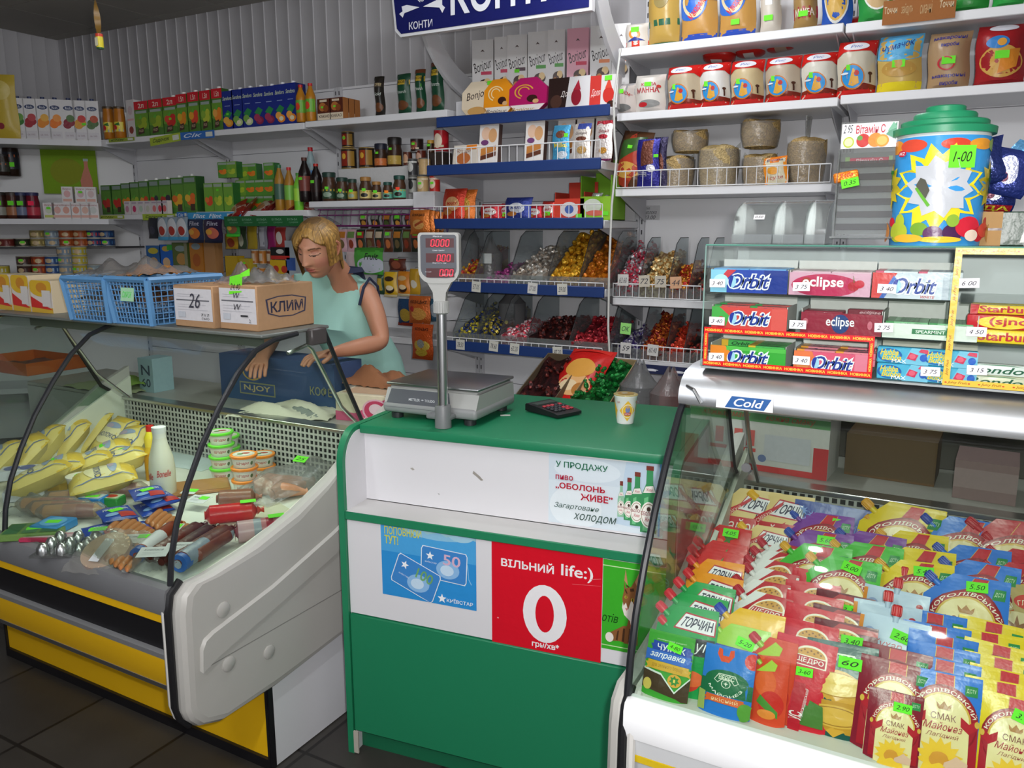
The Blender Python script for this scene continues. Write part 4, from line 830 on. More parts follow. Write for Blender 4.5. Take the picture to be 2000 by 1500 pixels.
# striped fruit drink tub
def fruit_tub():
    r, h = .08, .196; m = M(); m.lathe([(r*.965, 0, '4aa6e0'), (r*.97, .004, '3d9ce0'), (r, h, 'd8dede'), (r*.985, h+.006, 'd8dede')], 48, 'gl')
    f = cyl(r*.972, r*.999, .006, h-.002, -100, 100)
    it = []
    for x, y, a, b, c in ((.12, .97, .09, .09, 'f09a2c'), (.28, 1.0, .1, .08, 'e0523c'), (.55, .98, .09, .07, 'd8452e'), (.73, 1.0, .1, .07, 'f0a232'), (.87, .95, .07, .08, '9ab43c'), (.05, .75, .04, .07, 'c8282c')):
        it += [('e', x, min(y, .93), a, b*.75, c)]
    it += [('k', .47, .52, .43, 13, 'f4dc2c', .72, 75), ('k', .9, .55, .26, 12, 'f4dc2c', .7, 80), ('k', .06, .55, .24, 12, 'f4dc2c', .7, 80), ('k', .475, .53, .30, 10, 'c2c6cc', .76, 65), ('p', [(.335, .55), (.36, .62), (.39, .6), (.42, .5), (.40, .42), (.36, .47)], '5a5a50'), ('p', [(.33, .52), (.345, .53), (.43, .36), (.415, .34)], '6ab43a')]
    for s in (0, 1):
        x = (.86, .02)[s]; it += [('t', "T'T", x, .52, x+.12, .72, '2a8a34', 'B'), ('t', 'T', x-.03, .46, x+.05, .62, '2a8a34', 'B')]
    it += [('e', .22, .86, .035, .03, 'c8203c'), ('t', 'AKZ', .195, .845, .245, .875, 'f0f0f0', 'b'), ('e', .17, .2, .03, .045, 'd8283c'), ('e', .83, .2, .03, .045, 'd8283c')]
    for x, y, a, b, c in ((.07, .1, .08, .1, 'ef9a4a'), (.24, .1, .07, .1, 'b9c83c'), (.25, .2, .035, .08, 'b9c83c'), (.38, .13, .05, .065, '7aa83a'), (.46, .09, .055, .07, '5a2a5c'), (.57, .1, .06, .08, '4a2450'), (.66, .15, .08, .1, 'd8283c'), (.74, .08, .05, .07, 'c82030'), (.79, .12, .06, .07, 'e04a3a'), (.9, .09, .08, .09, 'e8a04a'), (.5, .02, .12, .03, 'f0c83a'), (.32, .04, .09, .04, 'f0b83a'), (.68, .07, .045, .055, 'f2dcc8'), (.56, .21, .035, .06, '8fb43c')):
        it.append(('e', x, max(y, b), a, b, c))
    m.art(f, it, 'gl', asp=1.43)
    l = M(); G = '1f8f62'; l.lathe([(r*1.09, 0, G), (r*1.1, .012, G), (r*.93, .017, G), (r*.93, .024, G), (r*.9, .026, G), (r*.67, .027, G), (r*.67, .037, G), (r*.64, .04, G), (r*.42, .041, G), (r*.42, .051, G), (r*.39, .053, '2aa070'), (0, .053, G)], 40)
    return Node('fruit_sweet_tub', m, [Node('stepped_lid', l, label='stepped green lid', loc=(0, 0, h+.0055)), tag('1-00', (.025, -.079, .158), .045, .039, (0, 0, radians(17)), '74ee30')])
xt = sx(1832, 1.76, ZT+.1)
put(fruit_tub(), 'blue fruit printed tub with a stepped green lid', 'tub', (xt, 1.765, ZT), radians(8))
# ================================================================ mayonnaise and sauce pouches in the right case
RD, CR_, GO = 'b3182c', 'ead9a0', 'd8b24a'
def pouch_fn(w, h, t, cut):
    def f(u, v, back=False):
        x0 = cut*w*max(0, (v-.74)/.26)*1.0
        x = x0+(w-x0)*u-w/2
        k = max(0, 1-abs(2*u-1)**2.6)*(min(1, max(0, 1-v)/.55)**.8)*(.55+.45*min(1, v/.15))
        y = -t*.5*k-.0015
        y += .0012*sin(u*9+v*4)*k
        return (x, -y if back else y, h*v-(.008*(1-(2*u-1)**2) if v < .02 else 0))
    return f
def pouch(w, h, t, col, items, cap=None, neck=None, top=None, scol=None):
    cut = .34 if cap and not top else 0; f = pouch_fn(w, h, t, cut); m = M()
    m.sheet(f, 10, 12, col, 'gl'); m.sheet(lambda u, v: f(u, v, True), 10, 12, scol or col, 'gl', True)
    e = 1e-9
    m.art(f, items, 'gl', .0008, .0004, w/h); m.art(f, [('r', .0, .955, 1, .985, col, 3)], 'gl', .0006)
    ch = []
    if cap:
        c = M(); cr, ca = cap; c.lathe([(.0085, 0, cr), (.009, .004, cr), (.0085, .019, cr), (.007, .021, cr), (0, .0215, cr)], 14)
        for i in range(12): a = i*pi/6; c.box(.0088*cos(a)-.0006, .0088*cos(a)+.0006, .0088*sin(a)-.0006, .0088*sin(a)+.0006, .002, .018, cr)
        n = M(); n.lathe([(.006, -.012, neck or 'e8e6e0'), (.0065, 0, neck or 'e8e6e0')], 10)
        if top: loc, rt = (0, 0, h+.004), (0, 0, 0)
        else: loc, rt = (-w/2+cut*w*.5-.006, 0, h*.87+.006), (0, radians(-52), 0)
        ch = [Node('cap', c, [Node('neck', n)], label='screw cap', loc=loc, rot=rt)]
    return m, ch, h
def up6(i, d=.055):
    if i[0] in 'eoak': j = 3 if i[0] == 'a' else 2; return i[:j]+(i[j]+d,)+i[j+1:]
    if i[0] == 'p': return ('p', [(u, v+d) for u, v in i[1]], i[2])
    return i[:3]+(i[3]+(d if i[3] > .1 else 0), i[4], i[5]+d)+i[6:] if i[0] == 't' else i[:4]+(i[4]+d,)+i[5:]
def korol(col, big=True, text=True):
    s = [('r', .40, .72, .64, .985, 'c41f30', 3), ('r', .395, .72, .405, .985, GO, 2), ('r', .635, .72, .645, .985, GO, 2), ('r', .78, .80, .94, .91, '2a8a4a', 2), ('t', 'ДСТУ', .80, .83, .92, .88, 'd8ecd0', 'l'),
         ('e', .52, .46, .44, .36, 'a81c2c'), ('o', .52, .46, .44, .36, '8f1726', (0, 360), .05), ('r', .09, .02, .95, .46, 'a81c2c'), ('o', .52, .46, .35, .275, GO, (0, 180), .07), ('e', .52, .46, .325, .255, CR_), ('r', .195, .0, .845, .46, CR_),
         ('p', [(.1, .42), (.2, .36), (.3, .42), (.3, .52), (.2, .46), (.1, .52)], 'b8202e'), ('p', [(.74, .42), (.84, .36), (.94, .42), (.94, .52), (.84, .46), (.74, .52)], 'b8202e'), ('e', .11, .47, .03, .035, GO), ('e', .93, .47, .03, .035, GO),
         ('a', 'КОРОЛІВСЬКИЙ', .52, .46, .355, .28, 168, 12, .05, 'f4ead8')]
    if text:
        s += [('p', [(.43, .585), (.45, .56), (.59, .56), (.61, .585), (.62, .63), (.57, .595), (.52, .645), (.47, .595), (.42, .63)], 'b07a3c'), ('t', 'СМАК', .36, .45, .68, .52, '7a2a24', 'l'), ('t', 'Майонез', .28, .35, .76, .425, 'a82438', 'il'),
              ('t', 'Лагідний', .32, .27, .72, .325, 'a05a4c', 'il'), ('k', .5, .06, .22, 14, 'f0c23a', .7), ('e', .5, .05, .12, .08, 'd8963a'), ('p', [(.55, .02), (.84, .02), (.84, .12), (.7, .17), (.56, .1)], 'e0b8a0')]
    return [up6(i) if 5 <= k and not (i[0] in 'rp' and i[-1] == 'e0b8a0') else i for k, i in enumerate(s)]
def torchin(bg, low, lc, word):
    s = [('p', [(.3, .74), (.97, .70), (.97, .90), (.3, .94)], 'b8283a'), ('p', [(.32, .755), (.95, .718), (.95, .885), (.32, .922)], 'eeeaf0'), ('t', 'ТОРЧИН', .36, .765, .92, .88, '33304a', 'B', -3)]
    s += [('r', .16, .46, .97, .66, low, 4), ('t', word, .2, .48, .93, .64, lc, 'i'), ('e', .5, .16, .3, .13, 'd8402c'), ('e', .66, .2, .2, .09, 'e86a3a')]
    if bg == 'e6c987': s += [('p', [(.1, .66), (.33, .84), (.42, .92), (.44, .86), (.13, .56)], 'c22634'), ('t', 'СМАКУЙ', .13, .69, .38, .75, 'f0dcc8', 'l', 42)]
    return s
def bun(cx, cy, s, txt=True):
    r = [('e', cx, cy+.02*s, .33*s, .15*s, 'f2e6d2', (0, 180)), ('e', cx, cy+.025*s, .29*s, .115*s, 'd39a44', (0, 180)), ('r', cx-.33*s, cy-.12*s, cx+.33*s, cy+.02*s, 'f2e6d2', 2), ('r', cx-.3*s, cy-.105*s, cx+.3*s, cy+.01*s, 'c02434', 2)]
    for i in range(7): r.append(('e', cx-.2*s+i*.066*s, cy+.07*s+.03*s*(i % 2), .02*s, .012*s, '8a5a2a'))
    if txt: r.append(('t', 'ЩЕДРО', cx-.27*s, cy-.085*s, cx+.27*s, cy-.005*s, 'f6ede4', 'b'))
    return r
def ribbon(y, c, txt, x0=.08, x1=.94, h=.1, tc='f2f2f6', fl='b'):
    return [('p', [(x0-.06, y-.02), (x0+.06, y+.01), (x0+.06, y+h*.8), (x0-.06, y+h*.7), (x0-.0, y+h*.3)], c), ('p', [(x1+.04, y-.03), (x1-.08, y), (x1-.08, y+h*.8), (x1+.04, y+h*.6), (x1-.02, y+h*.25)], c), ('p', [(x0, y+.01), (x1-.04, y-.01), (x1-.04, y+h), (x0, y+h*1.1)], c), ('t', txt, x0+.1, y+h*.22, x1-.14, y+h*.85, tc, fl)]
def pepper(x, y, s, c): return [('p', [(x-.2*s, y+.12*s), (x-.22*s, y), (x-.1*s, y-.14*s), (x+.1*s, y-.14*s), (x+.22*s, y), (x+.2*s, y+.12*s), (x+.1*s, y+.1*s), (x+.08*s, y-.02*s), (x-.08*s, y-.02*s), (x-.1*s, y+.1*s)], c)]
BLUE, YEL, PUR, GRN, RED, MAR = '2f78d8', 'e9cc1f', '7c3a9c', '49bb3a', 'c02030', '86182e'
PT = {}
for k, c, cap in (('Kb', BLUE, '2646a8'), ('Ky', YEL, 'e0a01e'), ('Kp', PUR, '2848a8'), ('Kg', GRN, 'e0a422'), ('Kr', RED, 'b8182a')): PT[k] = pouch(.152, .195, .034, c, korol(c), (cap, 0), c)
for k, c in (('kb', BLUE), ('ky', YEL), ('km', MAR)): PT[k] = pouch(.113, .15, .026, c, korol(c))
PT['TB'] = pouch(.122, .165, .03, 'e6c987', torchin('e6c987', 'c42a34', 'f2e8dc', 'айонез'), ('e8b020', 0))
PT['TO'] = pouch(.122, .165, .03, 'ee9420', torchin('', 'e07a18', 'f6ead8', 'етчуп'), ('cc2430', 0), 'ee9420')
PT['TG'] = pouch(.122, .165, .03, '1f9a4c', torchin('', '2a2a34', 'f2f0f4', 'Кетчуп'), ('d02434', 0), '1f9a4c')
PT['KR'] = pouch(.122, .16, .032, 'cc1f22', [('e', .5, .62, .4, .26, 'd8241f'), ('e', .38, .72, .12, .07, 'ec6a58'), ('k', .55, .8, .12, 5, '3c7a2a', .3), ('p', [(.3, .5), (.9, .44), (.9, .54), (.3, .6)], '2a2f6a'), ('t', 'Кетчуп', .38, .475, .84, .545, 'f0ece8', 'b', -4), ('r', .35, .38, .78, .45, 'ece8e4')], ('cf2330', 0), 'cc1f22')
PT['SW'] = pouch(.115, .155, .03, 'bd1f2e', [('p', [(0, 0), (.17, 0), (.17, .74), (.3, 1), (0, 1)], 'e6e4e4'), ('r', .93, 0, 1, .97, 'e6e4e4')]+bun(.58, .80, .9)+[('r', .2, .1, .92, .4, 'c8303c'), ('t', 'Кетчуп', .25, .2, .86, .32, 'f0e0d8', 'i')], ('b81f34', 0), 'e4e2e2')
PT['SR'] = pouch(.108, .155, .02, 'd01f34', bun(.6, .80, .82)+[('r', .42, .0, .6, .5, 'b81a2c'), ('t', 'УС', .45, .06, .58, .2, 'ece4e4', 'B', 90), ('t', 'Краснодарський', .38, .26, .86, .31, 'ece4e4', 'i', 84), ('p', [(.62, .05), (.95, .05), (.9, .3), (.7, .34)], '4a7a34'), ('e', .2, .2, .16, .12, 'e2503a')])
PT['SD'] = pouch(.112, .15, .024, '6f1a2c', [('p', [(0, .7), (.4, .98), (1, .96), (1, .9), (.5, .9)], 'b8303a')]+bun(.5, .78, .85)+[('p', [(.0, 0), (1, 0), (1, .4), (.6, .62), (.0, .5)], 'd8b890'), ('e', .5, .3, .3, .18, 'c89a5a')])
PT['TP'] = pouch(.085, .155, .024, 'd8482c', [('e', .4, .6, .3, .2, 'e0602c'), ('e', .6, .3, .34, .2, 'cc2c24'), ('p', [(.2, .3), (.8, .1), (.8, .2), (.3, .42)], '4a8a34'), ('e', .5, .14, .25, .07, 'e88a3a'), ('p', [(.1, .75), (.6, .8), (.6, .9), (.3, .96)], 'a8c83a')], ('c22838', 0), '9ac23c')
PT['CZ'] = pouch(.122, .16, .024, '43a038', [('p', [(0, .1), (1, 0), (1, .36), (.72, .1), (.4, .34), (0, .38)], '4a3a2a'), ('e', .12, .16, .1, .09, 'd8c060'), ('p', [(0, .38), (.4, .34), (.72, .1), (1, .36), (1, .39), (.72, .13), (.4, .37), (0, .41)], 'dfe6e2'), ('t', 'український рецепт', .2, .86, .84, .89, 'd8ecc8', 'l')]+ribbon(.68, '2a4aa8', 'ЧУМАК', .14, .98, .15)+ribbon(.54, '3a6cc8', 'заправка', .02, 1.0, .15, 'f2f2f6', 'bi')+ribbon(.41, 'd8a83a', 'для зеленого борщу', .1, .98, .12, 'a8802a', 'l')+[('e', .7, .3, .14, .1, 'e0a53a'), ('k', .7, .3, .085, 7, '3c8a3a', .6), ('t', '1', .68, .275, .72, .325, 'f0d060', 'b')])
PT['CY'] = pouch(.128, .17, .032, 'e8b21e', ribbon(.58, '2a4aa8', 'ЧУМАК', .14, .96, .11)+[('e', .5, .3, .4, .2, 'd8602c')], ('2747b0', 0), 'e8b21e')
PT['CL'] = pouch(.128, .17, .032, '98c832', ribbon(.60, '2a4aa8', 'ЧУМАК', .14, .96, .11)+[('r', 0, .02, 1, .55, '2e7ad0', 6)]+pepper(.4, .4, 1, 'e0482c'), ('2747b0', 0), '98c832')
PT['VM'] = pouch(.126, .16, .026, '2e7ad0', pepper(.42, .88, .75, 'e0502c')+[('e', .95, .86, .16, .12, 'd83430'), ('r', 0, .28, 1, .5, '1c6a44', 4), ('e', .5, .5, .42, .16, '1c6a44', (0, 180)), ('p', [(.26, .5), (.34, .6), (.66, .6), (.74, .5), (.66, .46), (.58, .52), (.42, .52), (.34, .46)], 'd6ddcc'), ('p', [(.275, .502), (.35, .587), (.65, .587), (.725, .502), (.66, .473), (.585, .535), (.415, .535), (.34, .473)], '1c6a44'), ('t', 'ВЕРЕС', .35, .515, .65, .58, 'e8ecd8', 'b'), ('e', .5, .46, .09, .06, 'd6ddcc'), ('e', .5, .46, .075, .05, '1c6a44'), ('k', .5, .46, .035, 4, 'd6ddcc', .4), ('a', 'МАЙОНЕЗ', .5, .52, .36, .26, 205, 335, -.05, 'eef0e4')]+ribbon(.17, 'd8602c', 'якісний', .16, .9, .1, 'f0c89a', 'l')+[('p', [(0, .02), (.14, .02), (.14, .3), (0, .32)], '9aae5c'), ('e', .9, .12, .14, .12, '5a9a3c')])
PT['VG'] = pouch(.118, .155, .026, '14504a', [('e', .46, .36, .44, .34, 'd8a23a'), ('r', .04, .02, .9, .36, 'c8922c', 4), ('e', .46, .54, .42, .13, 'e8c468'), ('o', .46, .54, .42, .13, 'b8862c', (0, 360), .08), ('e', .46, .2, .4, .12, 'e0b04a'), ('o', .46, .2, .36, .1, 'a8782c', (0, 360), .1), ('p', [(.2, .78), (.28, .88), (.68, .88), (.76, .78), (.66, .75), (.56, .80), (.4, .80), (.3, .75)], 'dfe4d0'), ('t', 'ВЕРЕС', .29, .79, .67, .865, '1c4a44', 'b')])
PT['RI'] = pouch(.122, .155, .024, 'b9cbe2', [('r', .8, .02, 1, .7, 'e8982a', 3), ('r', .84, .3, 1, .7, 'f0c04a', 3), ('p', [(0, 0), (.06, 0), (.06, .96), (0, .96)], 'e08a2c'), ('e', .16, .74, .1, .1, '8fa0c8'), ('t', 'Кухар', .22, .60, .64, .72, 'b82c3c', 'i'), ('t', 'ішельє', .1, .43, .76, .58, '33356e', 'b'), ('r', .08, .385, .62, .395, '44487a', 2), ('e', .86, .84, .05, .035, 'b82434')], ('cf2028', 0), 'b9cbe2', top=True)
PT['DB'] = pouch(.165, .19, .024, '2a459c', [('k', .12, .88, .07, 8, '7a9ad8', .4), ('k', .24, .84, .06, 8, '7a9ad8', .4), ('k', .16, .76, .06, 8, '7a9ad8', .4), ('t', '72', .42, .66, .56, .84, '1a2a6a', 'i'), ('t', 'Сіль', .72, .7, .92, .8, '6a88d0', 'il')])
PT['GL'] = pouch(.13, .165, .024, 'b8a064', [('k', .2, .85, .1, 8, '8a4a34', .4), ('e', .55, .8, .2, .09, 'c83428'), ('t', 'ГЛАВА', .4, .77, .7, .83, 'f0e0c0', 'b', 12), ('e', .4, .45, .32, .22, 'd8c89a'), ('k', .4, .45, .18, 8, '8a5a34', .4), ('r', .1, .1, .8, .3, '3a7a5a')])
PN = {k: (m.mesh('pouch_'+k), ch, h) for k, (m, ch, h) in PT.items()}
KN = {'Kb': 'large blue mayonnaise pouch', 'Ky': 'large yellow mayonnaise pouch', 'Kp': 'purple mayonnaise pouch', 'Kg': 'green mayonnaise pouch', 'Kr': 'large red mayonnaise pouch with red cap', 'kb': 'small blue mayonnaise pouch', 'ky': 'small yellow mayonnaise pouch', 'km': 'small maroon mayonnaise pouch', 'TB': 'beige mayonnaise pouch with yellow cap', 'TO': 'orange sauce pouch with red cap', 'TG': 'green ketchup pouch with red cap', 'KR': 'tomato red ketchup pouch', 'SW': 'red and white ketchup pouch', 'SR': 'plain red sauce pouch without cap', 'SD': 'dark maroon pouch with a bun emblem', 'TP': 'tomato print pouch with lime green neck', 'CZ': 'green soup dressing pouch', 'CY': 'yellow sauce pouch with blue cap', 'CL': 'lime sauce pouch with blue cap', 'VM': 'blue and green pouch with red peppers', 'VG': 'dark green mustard pouch', 'RI': 'pale blue pouch with red cap', 'DB': 'wide dark blue pouch at the back grille', 'GL': 'tan pouch with a red oval'}
ROW = [  # kind, tops (px, py, tag) from the back to the front
 ('TB', (1533, 942), (1468, 947), (1455, 972), (1525, 1008), (1497, 1028)),
 ('KR', (1418, 1027, '4.05'), (1409, 1058), (1402, 1075)), ('TO', (1403, 1095), (1394, 1122, '65')), ('TG', (1377, 1140), (1364, 1163), (1352, 1187), (1340, 1213)), ('CZ', (1315, 1250, '4-80')),
 ('SW', (1528, 1062), (1518, 1078), (1510, 1095), (1503, 1112), (1492, 1135), (1486, 1157)), ('CY', (1468, 1192),), ('CL', (1446, 1222, '5-20'),), ('VM', (1430, 1283),),
 ('DB', (1625, 987, ' '),), ('Kp', (1607, 1003), (1603, 1038, '5.60'), (1697, 1040)), ('Kg', (1600, 1065), (1695, 1062), (1645, 1088, '5.00')),
 ('SR', (1600, 1117), (1597, 1140), (1592, 1162), (1588, 1187), (1578, 1215), (1572, 1248), (1566, 1283, '3-60')), ('TP', (1516, 1248), (1512, 1285)), ('SD', (1650, 1160, '3-30'), (1645, 1190), (1655, 1218, '3.40')), ('VG', (1655, 1258, '60'),),
 ('Ky', (1756, 985), (1755, 1013), (1785, 1040), (1798, 1073), (1797, 1098, '5.40')), ('RI', (1762, 1130), (1748, 1152), (1738, 1180), (1745, 1207, '2.60')), ('km', (1752, 1267), (1749, 1292), (1750, 1318), (1752, 1352, '2.90')),
 ('Kb', (1876, 1013), (1893, 1043), (1902, 1068), (1910, 1097), (1890, 1125, '5.50')), ('kb', (1826, 1197), (1835, 1222), (1840, 1240), (1843, 1262), (1845, 1288), (1850, 1315), (1853, 1338), (1857, 1365, '2.25')),
 ('Kr', (1985, 1020), (1992, 1048), (1999, 1075), (2006, 1103)), ('GL', (2008, 1145),), ('ky', (1932, 1213), (1936, 1236), (1948, 1258), (1960, 1285), (1966, 1310), (1972, 1334), (1982, 1362, '3.15'), (1992, 1392)), ]
ZD = .684
for k, *tops in ROW:
    n = len(tops)
    for i, t in enumerate(tops):
        me, ch, h = PN[k]; s = 1.0; ln = radians(22 if k[0] != 'T' else 18)
        while True:
            zt = ZD+h*s*cos(ln); p = at(t[0], t[1], 2, zt); yb = p.y-h*s*sin(ln)
            if yb > 1.37 or s < .74: break
            s *= .97
        if yb > 1.99: yb = 1.99; ln = radians(12); s = min(1.3, (at(t[0], t[1], 1, yb+h*sin(ln)).z-ZD)/(h*cos(ln)))
        yb = min(max(yb, 1.345), 2.0); p = EYE+(p-EYE)*((yb+h*s*sin(ln)-EYE.y)/(p.y-EYE.y))
        nd = Node('sauce_pouch', me, ch); ex = []
        w_ = max(v.co.x for v in me.vertices)
        if len(t) > 2: ex = [tag(t[2], (w_*.25 if k != 'TB' else 0, -.017, h*(.90 if k[0] == 'K' else .8)), .038, .02, (radians(-8), radians(R.uniform(-4, 14)), 0))]
        if n == 1: lab = KN[k]+{'CZ': ' at the front left corner of the case', 'CY': ' behind the lime pouch', 'CL': ' carrying a green tag', 'VM': ' against the front glass', 'VG': ' against the front glass', 'DB': '', 'GL': ' at the right edge of the view'}[k]
        else: lab = KN[k]+(', front one of its file' if i == n-1 else (', rearmost of its file' if i == 0 else ', '+NTH[n-1-i]+' from the front of its file'))
        put(nd, lab, 'sauce pouch', (p.x, yb, ZD+.0005), (-ln, radians(R.uniform(-2.5, 2.5)), radians(R.uniform(-4, 4))), group='files of '+KN[k].split(' with')[0]+'es', sc=s, extra=ex)
# ================================================================ goods on the shelves
def linepx(px, P0, D, z):
    n = RT-FW*((px-1000)/FPX); P0 = V((P0[0], P0[1], z)); D = V((D[0], D[1], 0)); t = -n.dot(P0-EYE)/n.dot(D); return P0+D*t
def wpx(n, p): return n/FPX*(V(p)-EYE).dot(FW)
def wx(px, n, y, z): return (sx(px+n/2, y, z)-sx(px-n/2, y, z))*.97
def fr(w, h): return lambda u, v: ((u-.5)*w, 0, v*h)
def carton(w, h, d, col, items, side=None, cap=None, m_='gl'):
    m = M(); m.box(-w/2, w/2, 0, d, 0, h, side or col, m_); m.box(-w/2, w/2, -.0006, 0, 0, h, col, m_); m.art(lambda u, v: ((u-.5)*w, -.0006, v*h), items, m_, asp=w/h); ch = []
    if cap: c = M(); c.lathe([(.013, 0, cap), (.013, .014, cap), (0, .0145, cap)], 10); ch.append(Node('cap', c, loc=(0, d*.35, h)))
    return m, ch
def bag(w, h, t, col, items, m_='gl', top=None, back=None):
    "pillow bag standing on its lower seam"
    def f(u, v, s=1):
        k = max(0, 1-abs(2*u-1)**3)*max(0, 1-abs(2*v-1)**5)**.6
        q = 1-.06*(1-abs(2*v-1))**1
        return ((u-.5)*w*(1-.07*k)+.004*sin(v*7), -s*(t*.5*k+.001)+.05*h*0, h*v)
    m = M(); m.sheet(f, 10, 10, col, m_); m.sheet(lambda u, v: f(u, v, -1), 8, 8, back or col, m_, True)
    if top: m.art(f, [('r', 0, .0, 1, .05, top, 4), ('r', 0, .95, 1, 1, top, 4)], m_, .0008)
    m.art(f, items, m_, .001, asp=w/h); return m, []
def jar(r, h, lid, glass, label, items=(), lh=.16, v0=.15, v1=.62, neck=.82, shoulder=1.0, m_='gl', n=18):
    hb = h*(1-lh); m = M(); m.lathe([(r*.9, 0, glass), (r, .006, glass), (r, hb*.72, glass), (r*neck, hb*.92, glass), (r*neck, hb, glass)], n, m_)
    f = cyl(r*1.01, r*1.01, hb*v0, hb*v1, -88, 88)
    if label: m.art(f, [('r', 0, 0, 1, 1, label, 8)]+list(items), m_, .0005)
    l = M(); l.lathe([(r*(neck+.08), 0, lid), (r*(neck+.1), h*lh*.85, lid), (r*(neck+.02), h*lh, lid), (0, h*lh, lid)], n, 'pa'); return m, [Node('lid', l, loc=(0, 0, hb))]
def tin(r, h, col, items, rim='c9c9c4', n=18, m_='gl'):
    m = M(); m.lathe([(r*.97, 0, rim), (r*1.02, .002, rim), (r, .005, col), (r, h-.005, rim), (r*1.02, h-.002, rim), (r*.97, h, rim)], n, m_); m.art(cyl(r, r, .005, h-.005, -85, 85), items, m_, .0005); return m, []
def bottle(r, h, col, label, cap, items=(), m_='gl'):
    m = M(); m.lathe([(r*.9, 0, col), (r, .008, col), (r, h*.28, col), (r*.93, h*.36, col), (r*.95, h*.5, col), (r, h*.58, col), (r*.95, h*.68, col), (r*.4, h*.88, col), (r*.36, h*.93, col)], 18, m_)
    m.art(cyl(r*.99, r*1.0, h*.24, h*.58, -90, 90), [('r', 0, 0, 1, 1, label, 8)]+list(items), m_, .0016); c = M(); c.lathe([(r*.44, 0, cap), (r*.44, h*.07, cap), (0, h*.07, cap)], 14); return m, [Node('cap', c, loc=(0, 0, h*.93))]
_nm = {}
def place(mk, name, lab, cat, px, y, z, group=None, rot=(0, 0, 0), extra=()):
    m, ch = mk; p = px if hasattr(px, 'x') else V((sx(px, y, z+.1), y, z)); me = m.mesh(name) if isinstance(m, M) else m
    return put(Node(name, me, ch), lab, cat, (p.x, p.y, z+.0005), rot, group=group, extra=extra)
def hgt(px, py, y, z): x = sx(px, y, z+.12); return szz(py, x, y)-z, x
def fruit(c1, c2, gr='5fae3a'): return [('e', .55, .34, .34, .13, c1), ('e', .3, .42, .22, .1, c2), ('e', .7, .46, .2, .09, c1), ('p', [(.3, .5), (.5, .62), (.55, .5)], gr)]
GT = '6fe32e'
def gt(w, x, z, y=-.004): return tag('', (x, y, z), w, w*.6, (0, 0, 0), GT)
# --- corner bay, upper: seven white prism cartons
c45 = (cos(radians(45)), sin(radians(45)))
P0 = (-6.0+.7071*.28, 3.05-.7071*.28)
for i, (px, a, b) in enumerate(((40, '3e7a34', '6a9a4a'), (64, 'a02a34', 'b8484c'), (89, 'e08a2a', 'e8b04a'), (113, 'e87a24', 'ee9a4a'), (139, '8a2436', '5a7a4a'), (161, 'd89a34', 'c83a34'), (185, '4a6a34', 'b84a2a'))):
    p = linepx(px, P0, c45, 2.13); w = wpx(25, p)*.96; h = .26
    nm = ['green fruit', 'pomegranate', 'peach', 'orange', 'dark cherry', 'mixed fruit', 'pineapple'][i]
    mk = carton(w, h, w*.8, 'd9d7d8', [('e', .5, .8, .36, .055, '3a4668'), ('t', 'Rich', .3, .77, .7, .83, 'e8e8ee', 'l'), ('e', .5, .45, .42, .1, a), ('e', .6, .55, .3, .09, b), ('e', .35, .38, .3, .08, a), ('r', .1, .06, .9, .22, 'cfccd0', 2), ('t', 'сік 100%', .2, .11, .75, .16, '8a6a7a', 'l')], cap='2c3860')
    place(mk, 'juice_carton', 'white juice carton with '+nm+' picture in the top corner', 'juice carton', p, 0, 2.13, 'white cartons in the top corner', radians(45), [gt(.025, .02, .11)] if i == 5 else [])
p = linepx(8, P0, c45, 2.13)
place(bag(.2, .40, .06, 'c2a83c', [('e', .6, .75, .3, .15, 'd0bc66'), ('e', .5, .2, .1, .05, '8a3038'), ('e', .3, .18, .08, .05, '3a2a24')]), 'snack_bag', 'big yellow bag at the far left on the corner shelf', 'snack bag', p, 0, 2.13, None, radians(40))
# --- top shelf of the two left bays
Y = 3.575; Z = 2.1455; JU = 'juices on the top left shelf'
for i, px in enumerate((213, 234)):
    h, x = hgt(px, 209, Y, Z); place(jar(wpx(10.5, (x, Y, Z)), h, '4a3a24', 'b5701e', 'e3cf4a', [('e', .45, .4, .18, .3, 'c8282c'), ('p', [(.4, .7), (.75, .95), (.8, .6)], '3c7a34'), ('r', 0, 0, 1, .25, 'a8b0a0', 4)], .07, .22, .55, .9), 'juice_jar', 'amber juice jar with a yellow tomato label, '+('left' if i == 0 else 'right')+' of the pair', 'jar', px, Y, Z, JU)
mk = carton(.075, .235, .06, 'd2cccc', [('e', .5, .72, .3, .12, 'c8b4b8'), ('e', .5, .2, .28, .1, '8a3a34'), ('r', .1, .45, .9, .5, 'd8a8a8', 2)]); place(mk, 'juice_carton', 'narrow white carton between amber jars and the red topped juices', 'juice carton', 256, Y, Z, JU)
